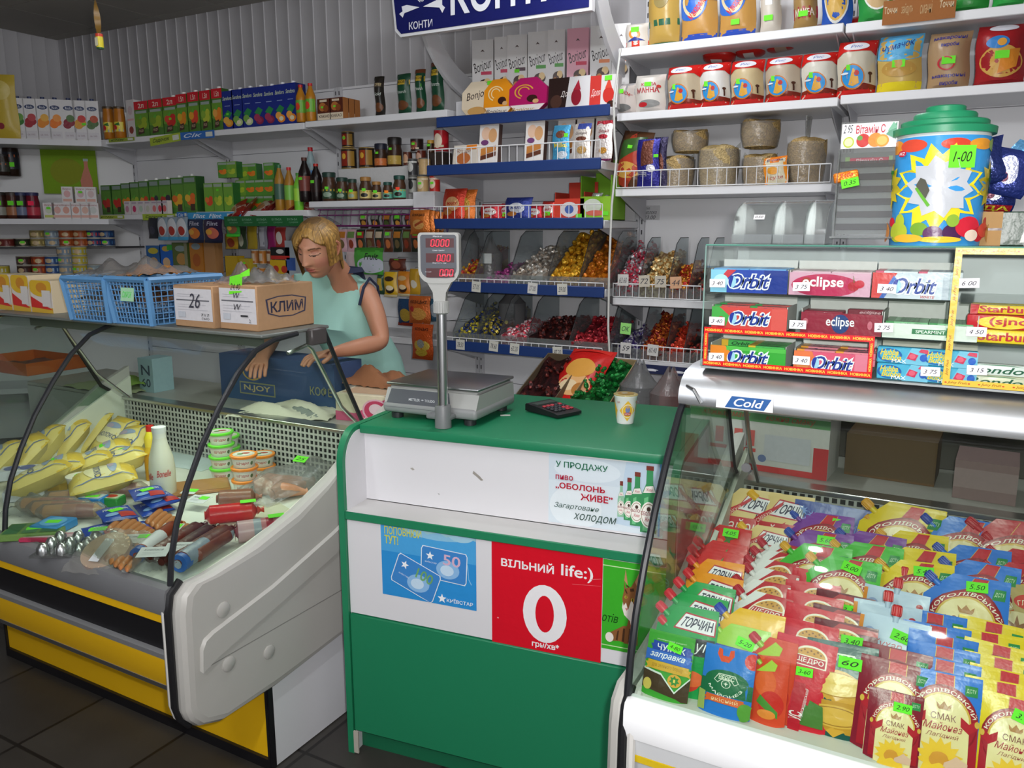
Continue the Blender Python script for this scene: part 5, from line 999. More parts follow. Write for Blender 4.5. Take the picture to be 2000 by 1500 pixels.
for i, (px, yt, w, big, f1, f2) in enumerate(((277, 198, 27, '2л', '9ab02c', '7a9a2a'), (305, 194, 27, '2л', '9ab02c', '7a9a2a'), (333, 190, 27, '2л', 'c82a24', 'd84a34'), (356, 184, 21, '1.5л', 'e08a24', 'd8b02c'), (379, 180, 22, '1.5л', 'd8452c', 'e8a02c'), (402, 177, 21, '1.5л', 'b8c43c', '8ab03a'), (425, 173, 21, '1.5л', 'e8842a', 'e8a44a'))):
    h, x = hgt(px, yt, Y, Z); w = wx(px, w, Y, Z)
    mk = carton(w, h, w*.75, '4c7a2e', [('r', 0, .77, 1, 1, 'cf1f2c', 2), ('t', big, .3, .81, .72, .94, 'eed8c8', 'b'), ('r', .1, .66, .9, .73, '9aa8a0', 2), ('p', [(0, .3), (1, .2), (1, .66), (0, .66)], '6a9a30')]+fruit(f1, f2)+[('p', [(.2, .06), (.65, .1), (.65, .26), (.25, .22)], '4a3028'), ('t', 'АКЦІЯ', .28, .12, .6, .2, 'e0c8a0', 'l')], '3a6428', 'e8e6e2' if i > 1 else None)
    place(mk, 'juice_carton', NTH[i]+' red topped green juice carton from the amber jars', 'juice carton', px, Y, Z, JU, 0, [gt(.022, .0, h*.42)] if i == 2 else [])
for i, (px, yt, f1, f2) in enumerate(((445, 178, 'e0902a', 'e8b04a'), (464, 175, 'b8cc8a', '7aaa4a'), (484, 172, 'c2d49a', '7aaa4a'), (505, 170, '8a2a4a', 'a83a5a'), (526, 168, '8a2a4a', 'a83a5a'), (547, 165, 'ee8a2a', 'f0a84a'), (568, 162, 'ee8a2a', 'f0a84a'))):
    h, x = hgt(px, yt, Y, Z); w = wx(px, 21.5, Y, Z)
    mk = carton(w, h, w, '1f2f86', [('t', 'Sandora', .08, .76, .92, .86, 'c8d4b8', 'bi'), ('r', .25, .6, .75, .62, '8a9ac8', 1), ('p', [(.1, .36), (.5, .5), (.9, .42), (.6, .28)], '2f8a4a'), ('e', .6, .16, .36, .1, f1), ('e', .35, .24, .28, .09, f2), ('e', .6, .16, .2, .055, 'e8e0c0' if i in (1, 2, 5, 6) else f2)], '18256a', 'e6e6ea')
    place(mk, 'juice_carton', NTH[i]+' dark blue juice carton from the left on the top shelf', 'juice carton', px, Y, Z, 'blue juice cartons', 0, [gt(.02, .0, h*.4)] if i == 0 else [])
TEA = [('r', 0, .1, 1, .85, '7ab83a', 6), ('e', .5, .5, .16, .3, 'd8452c')]
for i, (px, yt) in enumerate(((588, 166), (607, 163))):
    h, x = hgt(px, yt, Y, 2.15); place(bottle(wpx(10, (x, Y, Z)), h, 'b87a1e', '6aa83a', 'c8242c', TEA), 'tea_bottle', 'bottle of iced tea with red cap, '+('left' if i == 0 else 'right')+' one on the top shelf', 'bottle', px, Y, 2.15, 'iced tea on the top shelf')
for i in range(6):
    x = sx((633, 657)[i % 2], Y, 2.2); h = .115; w = .094
    mk = carton(w, h, .045, '5a2a1c', [('r', 0, 0, 1, .33, 'e2d4bc', 2), ('t', 'КАКАО', .1, .12, .9, .26, '3a1c14', 'b'), ('e', .4, .62, .28, .2, 'b8703a'), ('e', .65, .55, .2, .16, '8a4a24'), ('r', .2, .85, .75, .95, 'd8c8b0', 2)], 'b07038')
    place(mk, 'cocoa_box', ['front', 'middle', 'rearmost'][i//2]+' cocoa box in the '+('left' if i % 2 == 0 else 'right')+' row on the top shelf', 'box', V((x+.0, Y+(i//2)*.05+.0, 0)), 0, 2.15, 'cocoa boxes', 0, [gt(.016, -.01, .07)] if i < 2 else [])
for i, (px, yt, w, c) in enumerate(((742, 150, 21, '2a2622'), (790, 145, 33, '1f4a34'), (822, 136, 21, '1f4a34'), (855, 122, 29, '1c4630'))):
    h, x = hgt(px, yt, Y, 2.15); w = wpx(w, (x, Y, Z))
    mk = bag(w, h, .05, c, [('r', 0, .72, 1, .84, 'c8a834' if i else '4a4038', 4), ('t', 'JACOBS' if i else 'COFFEE', .12, .74, .88, .82, '3a2a14' if i else 'c8b48a', 'b'), ('e', .5, .2, .4, .12, '6a4024'), ('r', 0, .9, 1, 1, '6a3a24' if i > 1 else c, 3), ('t', 'Monarch' if i else 'Gold', .15, .5, .85, .58, 'd8e0d8', 'i')])
    place(mk, 'coffee_bag', ['black coffee bag standing alone on the top shelf', 'wide green coffee bag, left of three', 'narrow green coffee bag in the middle of three', 'tallest green coffee bag nearest the sweets bay'][i], 'coffee bag', px, Y, 2.15, 'coffee bags', radians((8, -6, 10, -4)[i]), [gt(.026, .0, h*.62, -.022)] if i > 1 else [])
# shelf talkers clipped to shelf edges
def talker(px0, px1, y, z, h, col, txt, lab, tc='2a3a2a', rz=0):
    x0, x1 = sx(px0, y, z), sx(px1, y, z); m = M(); w = x1-x0; m.box(0, w, 0, .001, -h, 0, col, 'ca'); m.art(lambda u, v: (u*w, 0, v*h-h), [('t', txt, .1, .25, .65, .8, tc, 'bi'), ('r', .75, .2, .95, .8, 'd8dcd0', 2)], 'ca', .0004, asp=w/h)
    put(Node('shelf_talker', m), lab, 'shelf label', (x0, y, z), (0, rz, 0), group='paper strips on shelf edges')
talker(292, 352, 3.544, 2.128, .05, 'a8bc3a', 'Садочок', 'lime green shelf strip hanging under the red topped juices', rz=radians(-4)); talker(352, 418, 3.543, 2.146, .045, '2f6ab8', 'Сік', 'blue and green shelf strip under the tall juices', 'd8e4f0'); talker(212, 262, 3.544, 2.144, .022, '9aac3a', 'Сік', 'narrow lime strip under the amber jars')
talker(278, 342, 3.544, 1.655, .04, 'a8c03a', 'Садочок', 'lime shelf strip on the second shelf edge'); talker(345, 365, 3.543, 1.665, .04, '3a78c0', 'Сік', 'small blue shelf strip beside the lime one', 'd8e4f0'); talker(192, 242, 3.544, 1.65, .022, 'a8b83c', 'Сік', 'narrow lime strip under the first green cartons')
talker(366, 470, 3.546, 1.66, .045, '3f9ad0', 'Flint  Flint', 'long light blue strip above the hanging snacks', 'eef4fa')
# green poster in the corner
m = M(); m.box(0, .3, 0, .002, 0, .26, '7aa012', 'ca'); m.art(lambda u, v: (u*.3, 0, v*.26), [('e', .45, .5, .3, .3, '86901a'), ('p', [(.7, 0), (.9, 0), (.9, .3), (.84, .62), (.84, .75), (.77, .75), (.77, .6), (.68, .3)], 'c8806a'), ('r', .76, .74, .85, .8, 'a8b8b8', 1), ('e', .79, .08, .08, .06, '6a4a4a')], 'ca')
p = linepx(88, (-6+.02, 3.05-.02), c45, 1.75); put(Node('advertising_poster', m), 'green poster with a pink bottle on the corner back panel', 'poster', (p.x, p.y, 1.80), (0, 0, radians(45)), sc=1.15)
# --- second shelf, corner: dark jars and white baby food packs
for i, px in enumerate((4, 28, 46, 67)):
    p = linepx(px, P0, c45, 1.625); place(jar(.042, .17, ['2a2420', '3a2a24', '26305a', '2c2a5a'][i], ['3a2018', '4a2418', '2a1a24', '6a1426'][i], ['8a8a80', 'a06a48', '6a7490', 'b83a4c'][i], (), .12, .15, .5, .86), 'preserve_jar', ['dark jar at the far left edge', 'brown preserve jar with a green tag', 'purple preserve jar with blue lid', 'crimson preserve jar with pink tag'][i]+' on the corner shelf', 'jar', p, 0, 1.625, 'dark jars on the corner shelf', radians(45), [tag('', (0, -.044, .1), .035, .028, (0, 0, 0), 'ff2a58' if i == 3 else GT, label='bright price tag')])
ws = [(97, 0), (114, 0), (131, 0), (150, 0), (168, 0), (184, 0), (136, 1), (162, 1), (182, 1)]
for i, (px, lv) in enumerate(ws):
    p = linepx(px, P0, c45, 1.625); h = .105; w = .066; tc = ['c8d0b8', 'd8a8a0', 'd8a090', 'd89a88', 'd8b0a0', 'c8ccc8', 'd8a8a8', 'd0b0b8', 'd0b8b8'][i]
    place(carton(w, h, .05, 'dedada', [('e', .5, .55, .3, .22, tc), ('r', .1, .08, .9, .24, 'd8a89a' if i else 'b8c060', 2), ('t', 'Малятко', .12, .8, .88, .92, 'a85a5a', 'l')]), 'baby_food_box', ('upper' if lv else 'lower')+' white baby food box, '+NTH[i if not lv else i-6]+' of its row beside the dark jars', 'box', p, 0, 1.6255+lv*(h+.0008), 'white baby food boxes', radians(45), [gt(.024, 0, .07)] if i in (0, 7) else [])
# --- second shelf, left bays: green cartons
Y = 3.62; GJ = 'green juices on the second shelf'
for i, (px, yt, f1, f2) in enumerate(((208, 362, 'c83426', 'b82a24'), (229, 361, 'c83426', 'c82a24'), (247, 358, 'e08a2a', 'd88a34'), (264, 356, 'a8bc3a', '8aa83a'), (282, 354, 'd84a2a', 'e8a03a'), (302, 352, '3a3a44', 'c83a2a'), (324, 350, '3a3444', 'b83a2a'), (347, 347, 'e8b02c', 'e0702a'), (372, 344, 'e8702a', 'e8b83a'))):
    z = 1.6555 if px < 420 else 1.6655; h, x = hgt(px, yt, Y, z); w = wx(px, 19 if i < 6 else 25, Y, z)
    mk = carton(w, h, .07, '4f7f34', [('r', .08, .84, .92, .96, '8a9a94', 2), ('p', [(0, .2), (1, .1), (1, .8), (0, .8)], '5f9236')]+fruit(f1, f2)+[('r', .5, .08, .85, .26, '4a3428', 2)], '2f5a2a', 'e4e4e0' if i > 3 else None)
    place(mk, 'juice_carton', NTH[i]+' green juice carton from the left on the second shelf', 'juice carton', px, Y, z, GJ)
for i, px in enumerate((247, 261, 274, 287, 300, 311, 320)):
    place(carton(.058, .085, .035, 'd8d2d2', [('e', .5, .4, .3, .25, ['c88aa0', 'c83a6a', 'b8ccb8', 'c8c8b8', 'd87a7a', 'd84a5a', 'd86a6a'][i]), ('r', .1, .8, .9, .92, 'b8a8b8', 1)]), 'baby_drink_box', NTH[i]+' little white drink box in front of the green cartons', 'box', px, 3.57, 1.6555, 'little white drink boxes')
for i, (px, yt) in enumerate(((408, 358), (426, 357), (446, 357))):
    h, x = hgt(px, yt, Y, 1.6655); f = (('e0502c', 'e87a3a'), ('c4d03c', 'a8c03a'), ('c4d03c', 'a8c03a'))[i]
    place(carton(wx(px, 19, Y, 1.7), h, .07, '74a83c', [('r', .08, .86, .92, .96, 'a0b0a0', 2)]+fruit(*f), '2f6a30'), 'juice_carton', ['mango', 'left grape', 'right grape'][i]+' juice carton beside the stacked small juices', 'juice carton', px, Y, 1.6655, GJ, 0, [gt(.02, 0, h*.75)] if i == 1 else [])
sj = Node('juice', carton(.085, .095, .05, '5c9a3a', [('r', .08, .82, .92, .95, 'a0b0a0', 2)]+fruit('ee8a24', 'e8702a'), '2f6a30')[0]); sg = Node('juice', carton(.085, .095, .05, '7aaa3c', [('r', .08, .82, .92, .95, 'a0b0a0', 2)]+fruit('b8cc3c', '9ab83a'), '2f6a30')[0])
k = 0
for lv, xs_ in ((0, (470, 489, 506, 524)), (1, (470, 489, 507, 525)), (2, (475, 491, 525)), (2, (435, 452))):
    for px in xs_:
        y = 3.68; z = 1.6655+lv*.0958
        if px in (435, 452): z = 1.6655+.205; y = Y+.01
        o = put(sg if px in (470, 475, 452) else sj, ('small green grape' if px in (470, 475, 452) else 'small orange')+' juice box, '+('bottom' if lv == 0 else 'middle' if lv == 1 else 'top')+' layer'+(', on the tall cartons' if px in (435, 452) else ', '+NTH[list(xs_).index(px)]+' of its layer'), 'juice carton', (sx(px, y, z+.05), y, z), 0, group='small juice boxes in a stack', name='juice_carton'); k += 1
for i, (px, yt, r, c, l, cp) in enumerate(((547, 322, 10, 'a87a2a', '4a6a5a', '2f7a4a'), (566, 327, 10, 'a8762a', '7ab84a', 'c8242c'), (583, 338, 9, '7ac83a', 'a8e04a', '4a9a3a'), (596, 308, 12, '1c1212', '7a4038', '5a3028'), (618, 320, 11, '1a1010', '2a1a18', 'b8241c'), (609, 288, 11, '9ab0b4', '3a8ad0', 'c8242c'))):
    y = 3.6 if i != 5 else 3.74; z = 1.6655 if px < 590 else 1.7125; h, x = hgt(px, yt, y, z)
    place(bottle(wpx(r, (x, y, z)), h, c, l, cp, [('r', 0, .8, 1, 1, 'c83a2c', 4)] if i == 3 else ()), 'drink_bottle', ['iced tea bottle with a green cap', 'iced tea bottle with a red cap', 'lime green bottle', 'large dark cola bottle', 'smaller dark cola bottle with a red cap', 'clear bottle with blue band standing at the back'][i]+' on the second shelf', 'bottle', px, y, z, 'bottles on the second shelf', 0, [gt(.026, .0, h*.52, -wpx(r, (x, y, z))-.002)] if i in (3, 4) else [])
# --- coffee jars
Y = 3.6
for i, (px, yt, w, lid, lab, tg) in enumerate(((643, 337, 30, '1c3a30', '2f4a34', GT), (668, 347, 26, '1c3a30', '2f4a34', GT), (688, 350, 20, '1c3a30', 'b8a04a', GT), (714, 346, 25, 'a8783a', 'd8c480', GT), (735, 355, 20, 'a8783a', 'd8c480', GT), (757, 356, 20, '1c4a40', '6ab8a0', 'ff8a1e'), (780, 343, 26, '1c4a40', '5fb89c', 'ff4a2a'))):
    h, x = hgt(px, yt, Y, 1.7125); r = wpx(w/2, (x, Y, 1.75))*.96
    place(jar(r, h, lid, '4a3020', lab, [('r', 0, .75, 1, .95, 'c8a83a', 6), ('e', .5, .4, .2, .25, '2a2a24' if i > 2 else '8aa08a')], .17, .1, .52, .8), 'coffee_jar', NTH[i]+' coffee jar from the cola bottles, '+('dark green lid' if i < 3 else 'bronze lid' if i < 5 else 'teal label'), 'coffee jar', px, Y, 1.7125, 'coffee jars in a row', radians(20), [tag('', (0, -r-.002, h*.45), .022, .015, (0, 0, 0), tg, label='bright price tag')])
m = M(); x0, x1 = sx(660, 3.68, 1.9), sx(800, 3.68, 1.9); m.box(x0, x1, 3.68, 3.83, 1.7127, 1.895, 'cfcfcf', 'ca', .002, 1); put(Node('display_riser', m), 'white riser box behind the coffee jars', 'riser', (0, 0, 0))
BG = '2a2018'
for i, (px, yb, yt, w, kd, a, b) in enumerate(((681, 325, 291, 31, 't', BG, '8a2a1c'), (679, 290, 258, 25, 't', BG, '8a2a1c'), (716, 324, 289, 31, 't', BG, '9a3a1c'), (744, 323, 281, 27, 'j', '1c1f30', 'c8703a'), (771, 317, 269, 30, 'j', '221c1a', 'b89a4a'), (796, 315, 296, 18, 't', '5a2a1c', 'c89a7a'), (822, 314, 293, 21, 't', '5a2418', 'c8a08a'), (814, 293, 271, 26, 't', '2a1a18', '8a4a3a'), (841, 300, 274, 15, 'j', 'c89a3a', '4a3020'), (862, 294, 254, 30, 't', 'b8202a', 'e8d8c0'))):
    y = 3.72; z = 1.8955
    if i in (1, 7): z += .118 if i == 1 else .07
    if i in (8, 9): z += .062
    h, x = hgt(px, yt, y, z); r = wpx(w/2, (x, y, z))*.97
    if i in (8, 9): 
        s = M(); s.box(x-r, x+r, y-r, y+r, 1.8955, z-.0005, '3a2c26', 'ca'); put(Node('tea_box', s), 'brown tea box under the '+('gold lidded jar' if i == 8 else 'red can'), 'box', (0, 0, 0))
    mk = jar(r, h, a, '3a2418', b, [('r', 0, .4, 1, .5, 'd8c89a', 4)], .25, .1, .5, .85) if kd == 'j' else tin(r, h, a, [('r', .32, .1, .66, .9, b, 4), ('e', .5, .62, .1, .16, 'd8a83a'), ('r', .68, .1, .98, .9, 'a07a34', 4)] if i < 3 else [('e', .5, .5, .22, .35, b), ('r', .2, .2, .8, .3, 'e0d0b0', 4)], 'a88a4a' if i < 3 else '8a8a8a')
    place(mk, 'coffee_tin', ['black and red tea tin under another tin', 'black and red tea tin stacked on top', 'third black tea tin on the riser', 'jar with a navy lid on the riser', 'black lidded coffee jar on the riser', 'small brown tin on the riser', 'small red brown tin under a tin', 'dark tin stacked on two small ones', 'gold lidded jar beside the red can', 'bright red coffee can, highest on the riser'][i], 'tin', px, y, z, 'tins on the white riser', 0, [gt(.02, 0, h*.6, -r-.001)] if i in (1, 3, 4, 7, 8) else [])
m = M(); x0, x1 = sx(815, 3.5, 1.72), sx(857, 3.5, 1.72); m.box(x0, x1, 3.46, 3.56, 1.65, 1.745, 'd9d9dc', 'pa', .003, 1); m.box(x0, x1, 3.56, 3.83, 1.70, 1.745, 'd0d0d3', 'pa'); put(Node('bracket_shelf', m), 'small white block shelf at the end of the coffee jars', 'shelf', (0, 0, 0))
for i, (px, z, w, c, l) in enumerate(((806, 1.7455, 18, '9a9a94', '2a2a2a'), (826, 1.7455, 24, 'b89a6a', 'd8c8a8'), (849, 1.7455, 22, 'b02a24', 'e0c8b0'), (806, 1.836, 20, '3a3a3c', 'c8c8c4'), (829, 1.836, 24, 'c0a070', 'c8a878'))):
    y = 3.64; x = sx(px, y, z+.05); r = wpx(w/2, (x, y, z))*.96
    place(tin(r, .09, c, [('e', .5, .5, .22, .3, l), ('r', 0, .78, 1, .9, l, 6)], '6a6a68'), 'coffee_tin', ['grey tin', 'tan tin with a green tag', 'red tin', 'black and white tin', 'tan tin'][i]+(', lower row' if i < 3 else ', upper row')+' on the small block shelf', 'tin', px, y, z, 'tins on the small block shelf', 0, [gt(.02, 0, .05, -r-.001)] if i in (1, 2) else [])
# --- corner bay, lower: rows of tinned fish
CT = ['6a2a24', '2a3a22', 'a89a5a', '8a9aa8', '9a4a24', '8a3a1c', '26406a', '2a4a7a']
Pc = (-6+.7071*.14, 3.05-.7071*.14)
def cans(row, z, h, PP):
    for i, (px, n, c, d) in enumerate(row):
        p = linepx(px, PP, c45, z); r = .049
        for j in range(n):
            place(tin(r, h, c, [('r', 0, .25, 1, .7, d, 6), ('e', .5, .45, .14, .3, 'c8b08a')], 'b8b4a8'), 'fish_can', NTH[i]+' stack from the left on the '+('thin black shelf' if z > 1.4 else 'lower corner shelf')+', '+('its only can' if n == 1 else 'can number '+['one', 'two', 'three', 'four'][j]+' from the bottom'), 'tin can', p, 0, z+j*(h+.0006), 'tinned fish', R.random(), [gt(.026, 0, h*.55, -r-.001)] if (i+j) % 3 == 1 else [])
cans(((14, 1, '6a2a24', '7a3a34'), (46, 1, '2a2a22', '3a4a2a'), (76, 2, '8a7a4a', 'c8b46a'), (104, 2, '7a8a98', 'a8b8c0'), (132, 2, '9a4a24', 'b8683a'), (160, 2, '9a4a24', 'b8683a'), (186, 2, '26406a', 'b83a4a'), (211, 2, '26406a', '3a6a9a')), 1.4405, .056, Pc)
cans(((6, 2, 'b8a83a', 'c8c8b8'), (28, 1, 'c89a3a', 'd8b85a'), (53, 3, '3a2420', '5a2a24'), (81, 3, '8a3a24', 'c8602a'), (107, 3, '2a4a80', '8aa8c0'), (133, 4, '7a8a98', 'c8b090'), (160, 4, 'b8a83a', 'a8b8bc'), (188, 2, '8a9aa0', 'a8b8b8')), 1.2005, .06, P0)
# short left-wall shelf
for i, (px, w, h) in enumerate(((6, .09, .14), (24, .1, .25))):
    y = 3.02+.03*i; x = -5.72
    place(jar(w/2, h, '1a1616', '2a1c16', '3a3a34' if i == 0 else '24242c', [('r', .1, .7, .9, .85, 'b8603a', 4)], .1, .2, .7, .9), 'preserve_jar', ['short dark jar', 'tall dark jar with a green tag'][i]+' on the short left shelf', 'jar', V((linepx(px, (-5.7, 2.6), (0, 1), 1.95).x, linepx(px, (-5.7, 2.6), (0, 1), 1.95).y, 0)), 0, 1.9105, None, radians(50), [gt(.05, 0, h*.3, -w/2-.002)] if i else [])
# ================================================================ the sweets firm's sign
def sign():
    W, Hh = .985, .30; m = M(); o = [(.0, .03), (.03, 0), (W, 0), (W, Hh), (-.015, Hh), (-.012, .16)]
    m.prism([(x, z) for x, z in o], 'y', 0, .03, 'd9d9dc'); m.prism([(.013, .038), (.036, .013), (W-.012, .013), (W-.012, Hh), (-.003, Hh), (0, .16)], 'y', -.003, -.0002, '161a56', 'gl')
    f = lambda u, v: (u*W, -.0032, v*Hh); it = []
    for k in (-34, -12, 12, 34):
        a = radians(90+k); c, s_ = cos(a), sin(a); b = (.155, .42)
        it.append(('p', [(b[0]+c*.01, b[1]+s_*.03), (b[0]+c*.11-s_*.028, b[1]+s_*.36+c*.08), (b[0]+c*.125, b[1]+s_*.42), (b[0]+c*.11+s_*.028, b[1]+s_*.36-c*.08)], 'dfe0e6'))
    it += [('p', [(.145, .38), (.06, .33), (.05, .27), (.03, .33), (.05, .36), (.045, .43), (.075, .44)], 'dfe0e6'), ('p', [(.165, .38), (.255, .33), (.27, .25), (.285, .32), (.27, .36), (.27, .43), (.24, .44)], 'dfe0e6')]
    it += [('t', 'КОНТИ', .085, .08, .215, .19, 'd6d7e0', 'b'), ('t', 'КОНТИ', .315, .19, .87, .73, 'dcdde4', 'B')]
    m.art(f, it, 'gl', .0003, asp=W/Hh); return Node('hanging_sign', m)
put(sign(), 'navy and white sign board with a leaf emblem above the sweets bay', 'sign', (-2.385, 3.19, 2.423))
# ================================================================ sweets bay: boxes and bars
Y = 3.62; Z = 2.19
m = M(); m.box(XS[3]+.03, XS[4]-.03, 3.58, 3.8, 2.0855, Z-.0005, 'd0d0d3', 'pa', .003, 1); put(Node('display_riser', m), 'white riser behind the eight sided chocolate boxes', 'riser', (0, 0, 0))
CHO = lambda c='e8c890': [('e', .62, .27, .3, .08, '3a1c14'), ('e', .72, .3, .16, .06, c), ('e', .5, .23, .2, .06, '4a2818'), ('e', .45, .21, .12, .045, 'b8783a')]
for i, (px, yt, w, c, tc) in enumerate(((943, 78, 38, 'dedcdc', 'c83a5a'), (980, 72, 26, 'dedcdc', 'c83a5a'), (1010, 68, 36, 'dedcdc', '4a2a38'), (1050, 62, 36, 'dedcdc', '4a9a3a'), (1086, 58, 32, 'dedcdc', '4a9a3a'), (1128, 55, 40, 'e0a4b4', 'c8244a'), (1173, 50, 40, 'dedcdc', 'e0804a'), (1212, 46, 34, 'dedcdc', 'e0804a'))):
    h, x = hgt(px, yt, Y, Z); w = wx(px, w, Y, Z+.1)
    mk = carton(w, h, .05, c, [('t', 'Bonjour', .08, .44, .94, .66, '2a2226', 'i', 18), ('r', .42, .42, .92, .475, tc, 2), ('p', [(.4, .8), (.5, .84), (.6, .8), (.5, .81)], '5a4a4a')]+CHO(), 'd8d5d5' if c[0] == 'd' else 'd890a4')
    place(mk, 'dessert_box', ('pink' if i == 5 else 'white')+' tall dessert box, '+NTH[i]+' from the left under the sign', 'dessert box', px, Y, Z, 'tall dessert boxes', radians(14), [gt(.025, .0, h*.42)] if i == 2 else [])
def octbox(w, h, col, low, items):
    m = M(); a = .28; o = [(-w/2+a*w, 0), (w/2-a*w, 0), (w/2, h*a), (w/2, h*(1-a)), (w/2-a*w, h), (-w/2+a*w, h), (-w/2, h*(1-a)), (-w/2, h*a)]; m.prism(o, 'y', 0, .03, col, 'gl')
    m.art(fr(w, h), [('p', [(a, 0), (1-a, 0), (.96, .26), (.04, .26)], low)]+items, 'gl', .0006, asp=1); return m, []
OC = lambda c: [('o', .4, .62, .26, .2, c, (20, 250), .14), ('o', .4, .62, .16, .14, c, (20, 250), .2), ('e', .62, .42, .14, .1, '3a1c18'), ('e', .72, .34, .08, .06, 'd8a878')]
Y = 3.5; Z = 2.0855
for i, (px, w, yt, c, lo, it, lab) in enumerate(((930, 62, 158, 'e2d2b8', 'd8c4a4', [('t', 'Bonjour', .14, .5, .96, .76, '2a1a1a', 'i', 10), ('e', .5, .2, .3, .12, 'c89a5a')], 'cream eight sided chocolate box'), (972, 60, 153, 'e8941c', 'e8e0d4', OC('f2dca8')+[('t', 'Bonjour', .1, .05, .8, .2, '5a4a44', 'i')], 'orange eight sided chocolate box'), (1029, 76, 150, 'b01a62', 'e8e0dc', OC('d8a83a')+[('t', 'Bonjour', .08, .05, .7, .19, 'b89a5a', 'i')], 'magenta eight sided chocolate box'))):
    y = Y-.012*i; h, x = hgt(px, yt, y, Z); mk = octbox(wx(px, w, y, Z+.1), h, c, lo, it)
    place(mk, 'chocolate_box', lab+' on the navy edged top shelf', 'chocolate box', px, y, Z, 'eight sided chocolate boxes', (radians(-6), 0, 0), [gt(.03, .07, h*.93)] if i == 0 else [])
for i, (px, w, yt, c, it) in enumerate(((1110, 84, 150, 'd8d6d8', [('p', [(0, 0), (.42, 0), (.5, 1), (0, 1)], '2a1a18'), ('t', 'Доля', .3, .4, .6, .6, 'e8e0dc', 'i'), ('e', .68, .4, .12, .25, '8a1a2c'), ('e', .2, .3, .14, .2, '4a3028'), ('p', [(.6, .6), (.72, .9), (.78, .6)], 'a82438')]), (1178, 56, 146, 'dcd8d8', [('r', 0, 0, .4, 1, 'c83a34', 3), ('t', 'Доля', .05, .35, .38, .6, 'f0e0dc', 'i'), ('e', .68, .4, .2, .24, 'c8342c'), ('p', [(.55, .6), (.68, .92), (.8, .6)], 'd84a3a'), ('e', .8, .12, .16, .1, '3a2018')]))):
    h, x = hgt(px, yt, 3.5, Z); w = wx(px, w, 3.5, Z+.1)
    place(carton(w, h, .04, c, it, 'c8c4c4'), 'chocolate_box', ['wide white and black candy box beside the magenta box', 'white and red candy box under the green tag'][i], 'chocolate box', px, 3.49, Z, None, (radians(-6), 0, 0), [gt(.035, .02, h*.9)] if i else [])
Y = 3.44; Z = 1.8505; WF_ = lambda: [('r', 0, .86, 1, 1, '3a2226', 2), ('e', .35, .62, .24, .12, 'd8b49a'), ('e', .7, .58, .22, .13, 'c8986a'), ('p', [(.1, .2), (.9, .3), (.9, .4), (.1, .34)], 'b8783a'), ('p', [(.1, .12), (.9, .2), (.9, .28), (.1, .2)], '5a3020'), ('e', .3, .45, .2, .05, '6a3a6a')]
for i, (px, yt, w) in enumerate(((952, 218, 36), (1042, 213, 36), (1103, 209, 33), (1140, 206, 33), (1177, 202, 33))):
    y = Y if i < 2 else Y+.05; h, x = hgt(px, yt, y, Z); place(carton(wx(px, w, y, Z), h, .042, 'd9d4d0', WF_(), '5a4038'), 'wafer_cake_box', NTH[i]+' tall wafer cake box leaning on the second navy shelf', 'wafer box', px, y, Z, 'tall wafer cake boxes', (radians(-8), 0, radians(6)), [gt(.03, -.01, h*.86)] if i == 0 else [])
for i, (px, yt, c, it) in enumerate(((1094, 243, '4aa0cc', [('e', .5, .75, .3, .1, '7a4a3a'), ('t', 'Milka', .1, .4, .9, .52, 'e8d44a', 'B'), ('e', .6, .2, .3, .1, 'd8e0e8')]), (1135, 240, 'dcd4cc', [('r', .2, .85, 1, 1, '3a4a9a', 2), ('e', .5, .6, .32, .06, '6a3a2a'), ('t', 'Солодка', .15, .7, .85, .78, '4a3030', 'i'), ('e', .5, .3, .3, .1, 'c8a060')]), (1178, 234, 'dcd2ce', [('r', 0, .9, 1, 1, 'a82434', 2), ('e', .5, .6, .28, .06, 'a82434'), ('t', 'Вишня', .2, .7, .85, .78, '8a2a34', 'i'), ('e', .45, .25, .25, .08, 'c8903a'), ('r', 0, 0, 1, .05, '6a1a4a', 2)]))):
    y = 3.40; h, x = hgt(px, yt, y, Z); place(bag(wx(px, 34, y, Z)*.98, h, .014, c, it, 'fo'), 'chocolate_bar', ['blue', 'cream', 'cream and maroon'][i]+' chocolate bar standing in front of the wafer boxes', 'chocolate bar', px, y, Z, 'large chocolate bars', (radians(-8), 0, 0), [gt(.028, .02, h*.72, -.008)] if i == 0 else [])
h, x = hgt(905, 282, 3.42, Z); place(carton(wx(905, 52, 3.42, Z), h, .03, 'd8d0c4', [('e', .45, .4, .3, .25, 'b86a3a'), ('t', 'Ягоди', .1, .62, .75, .82, '8a5a4a', 'i'), ('r', .55, .78, .98, .98, 'e0842a', 2), ('r', 0, 0, 1, .14, 'b83a24', 2)]), 'sweets_box', 'cream sweets box with an orange flag at the left of the wire fence', 'sweets box', 905, 3.42, Z, None, (radians(-10), 0, radians(-8)))
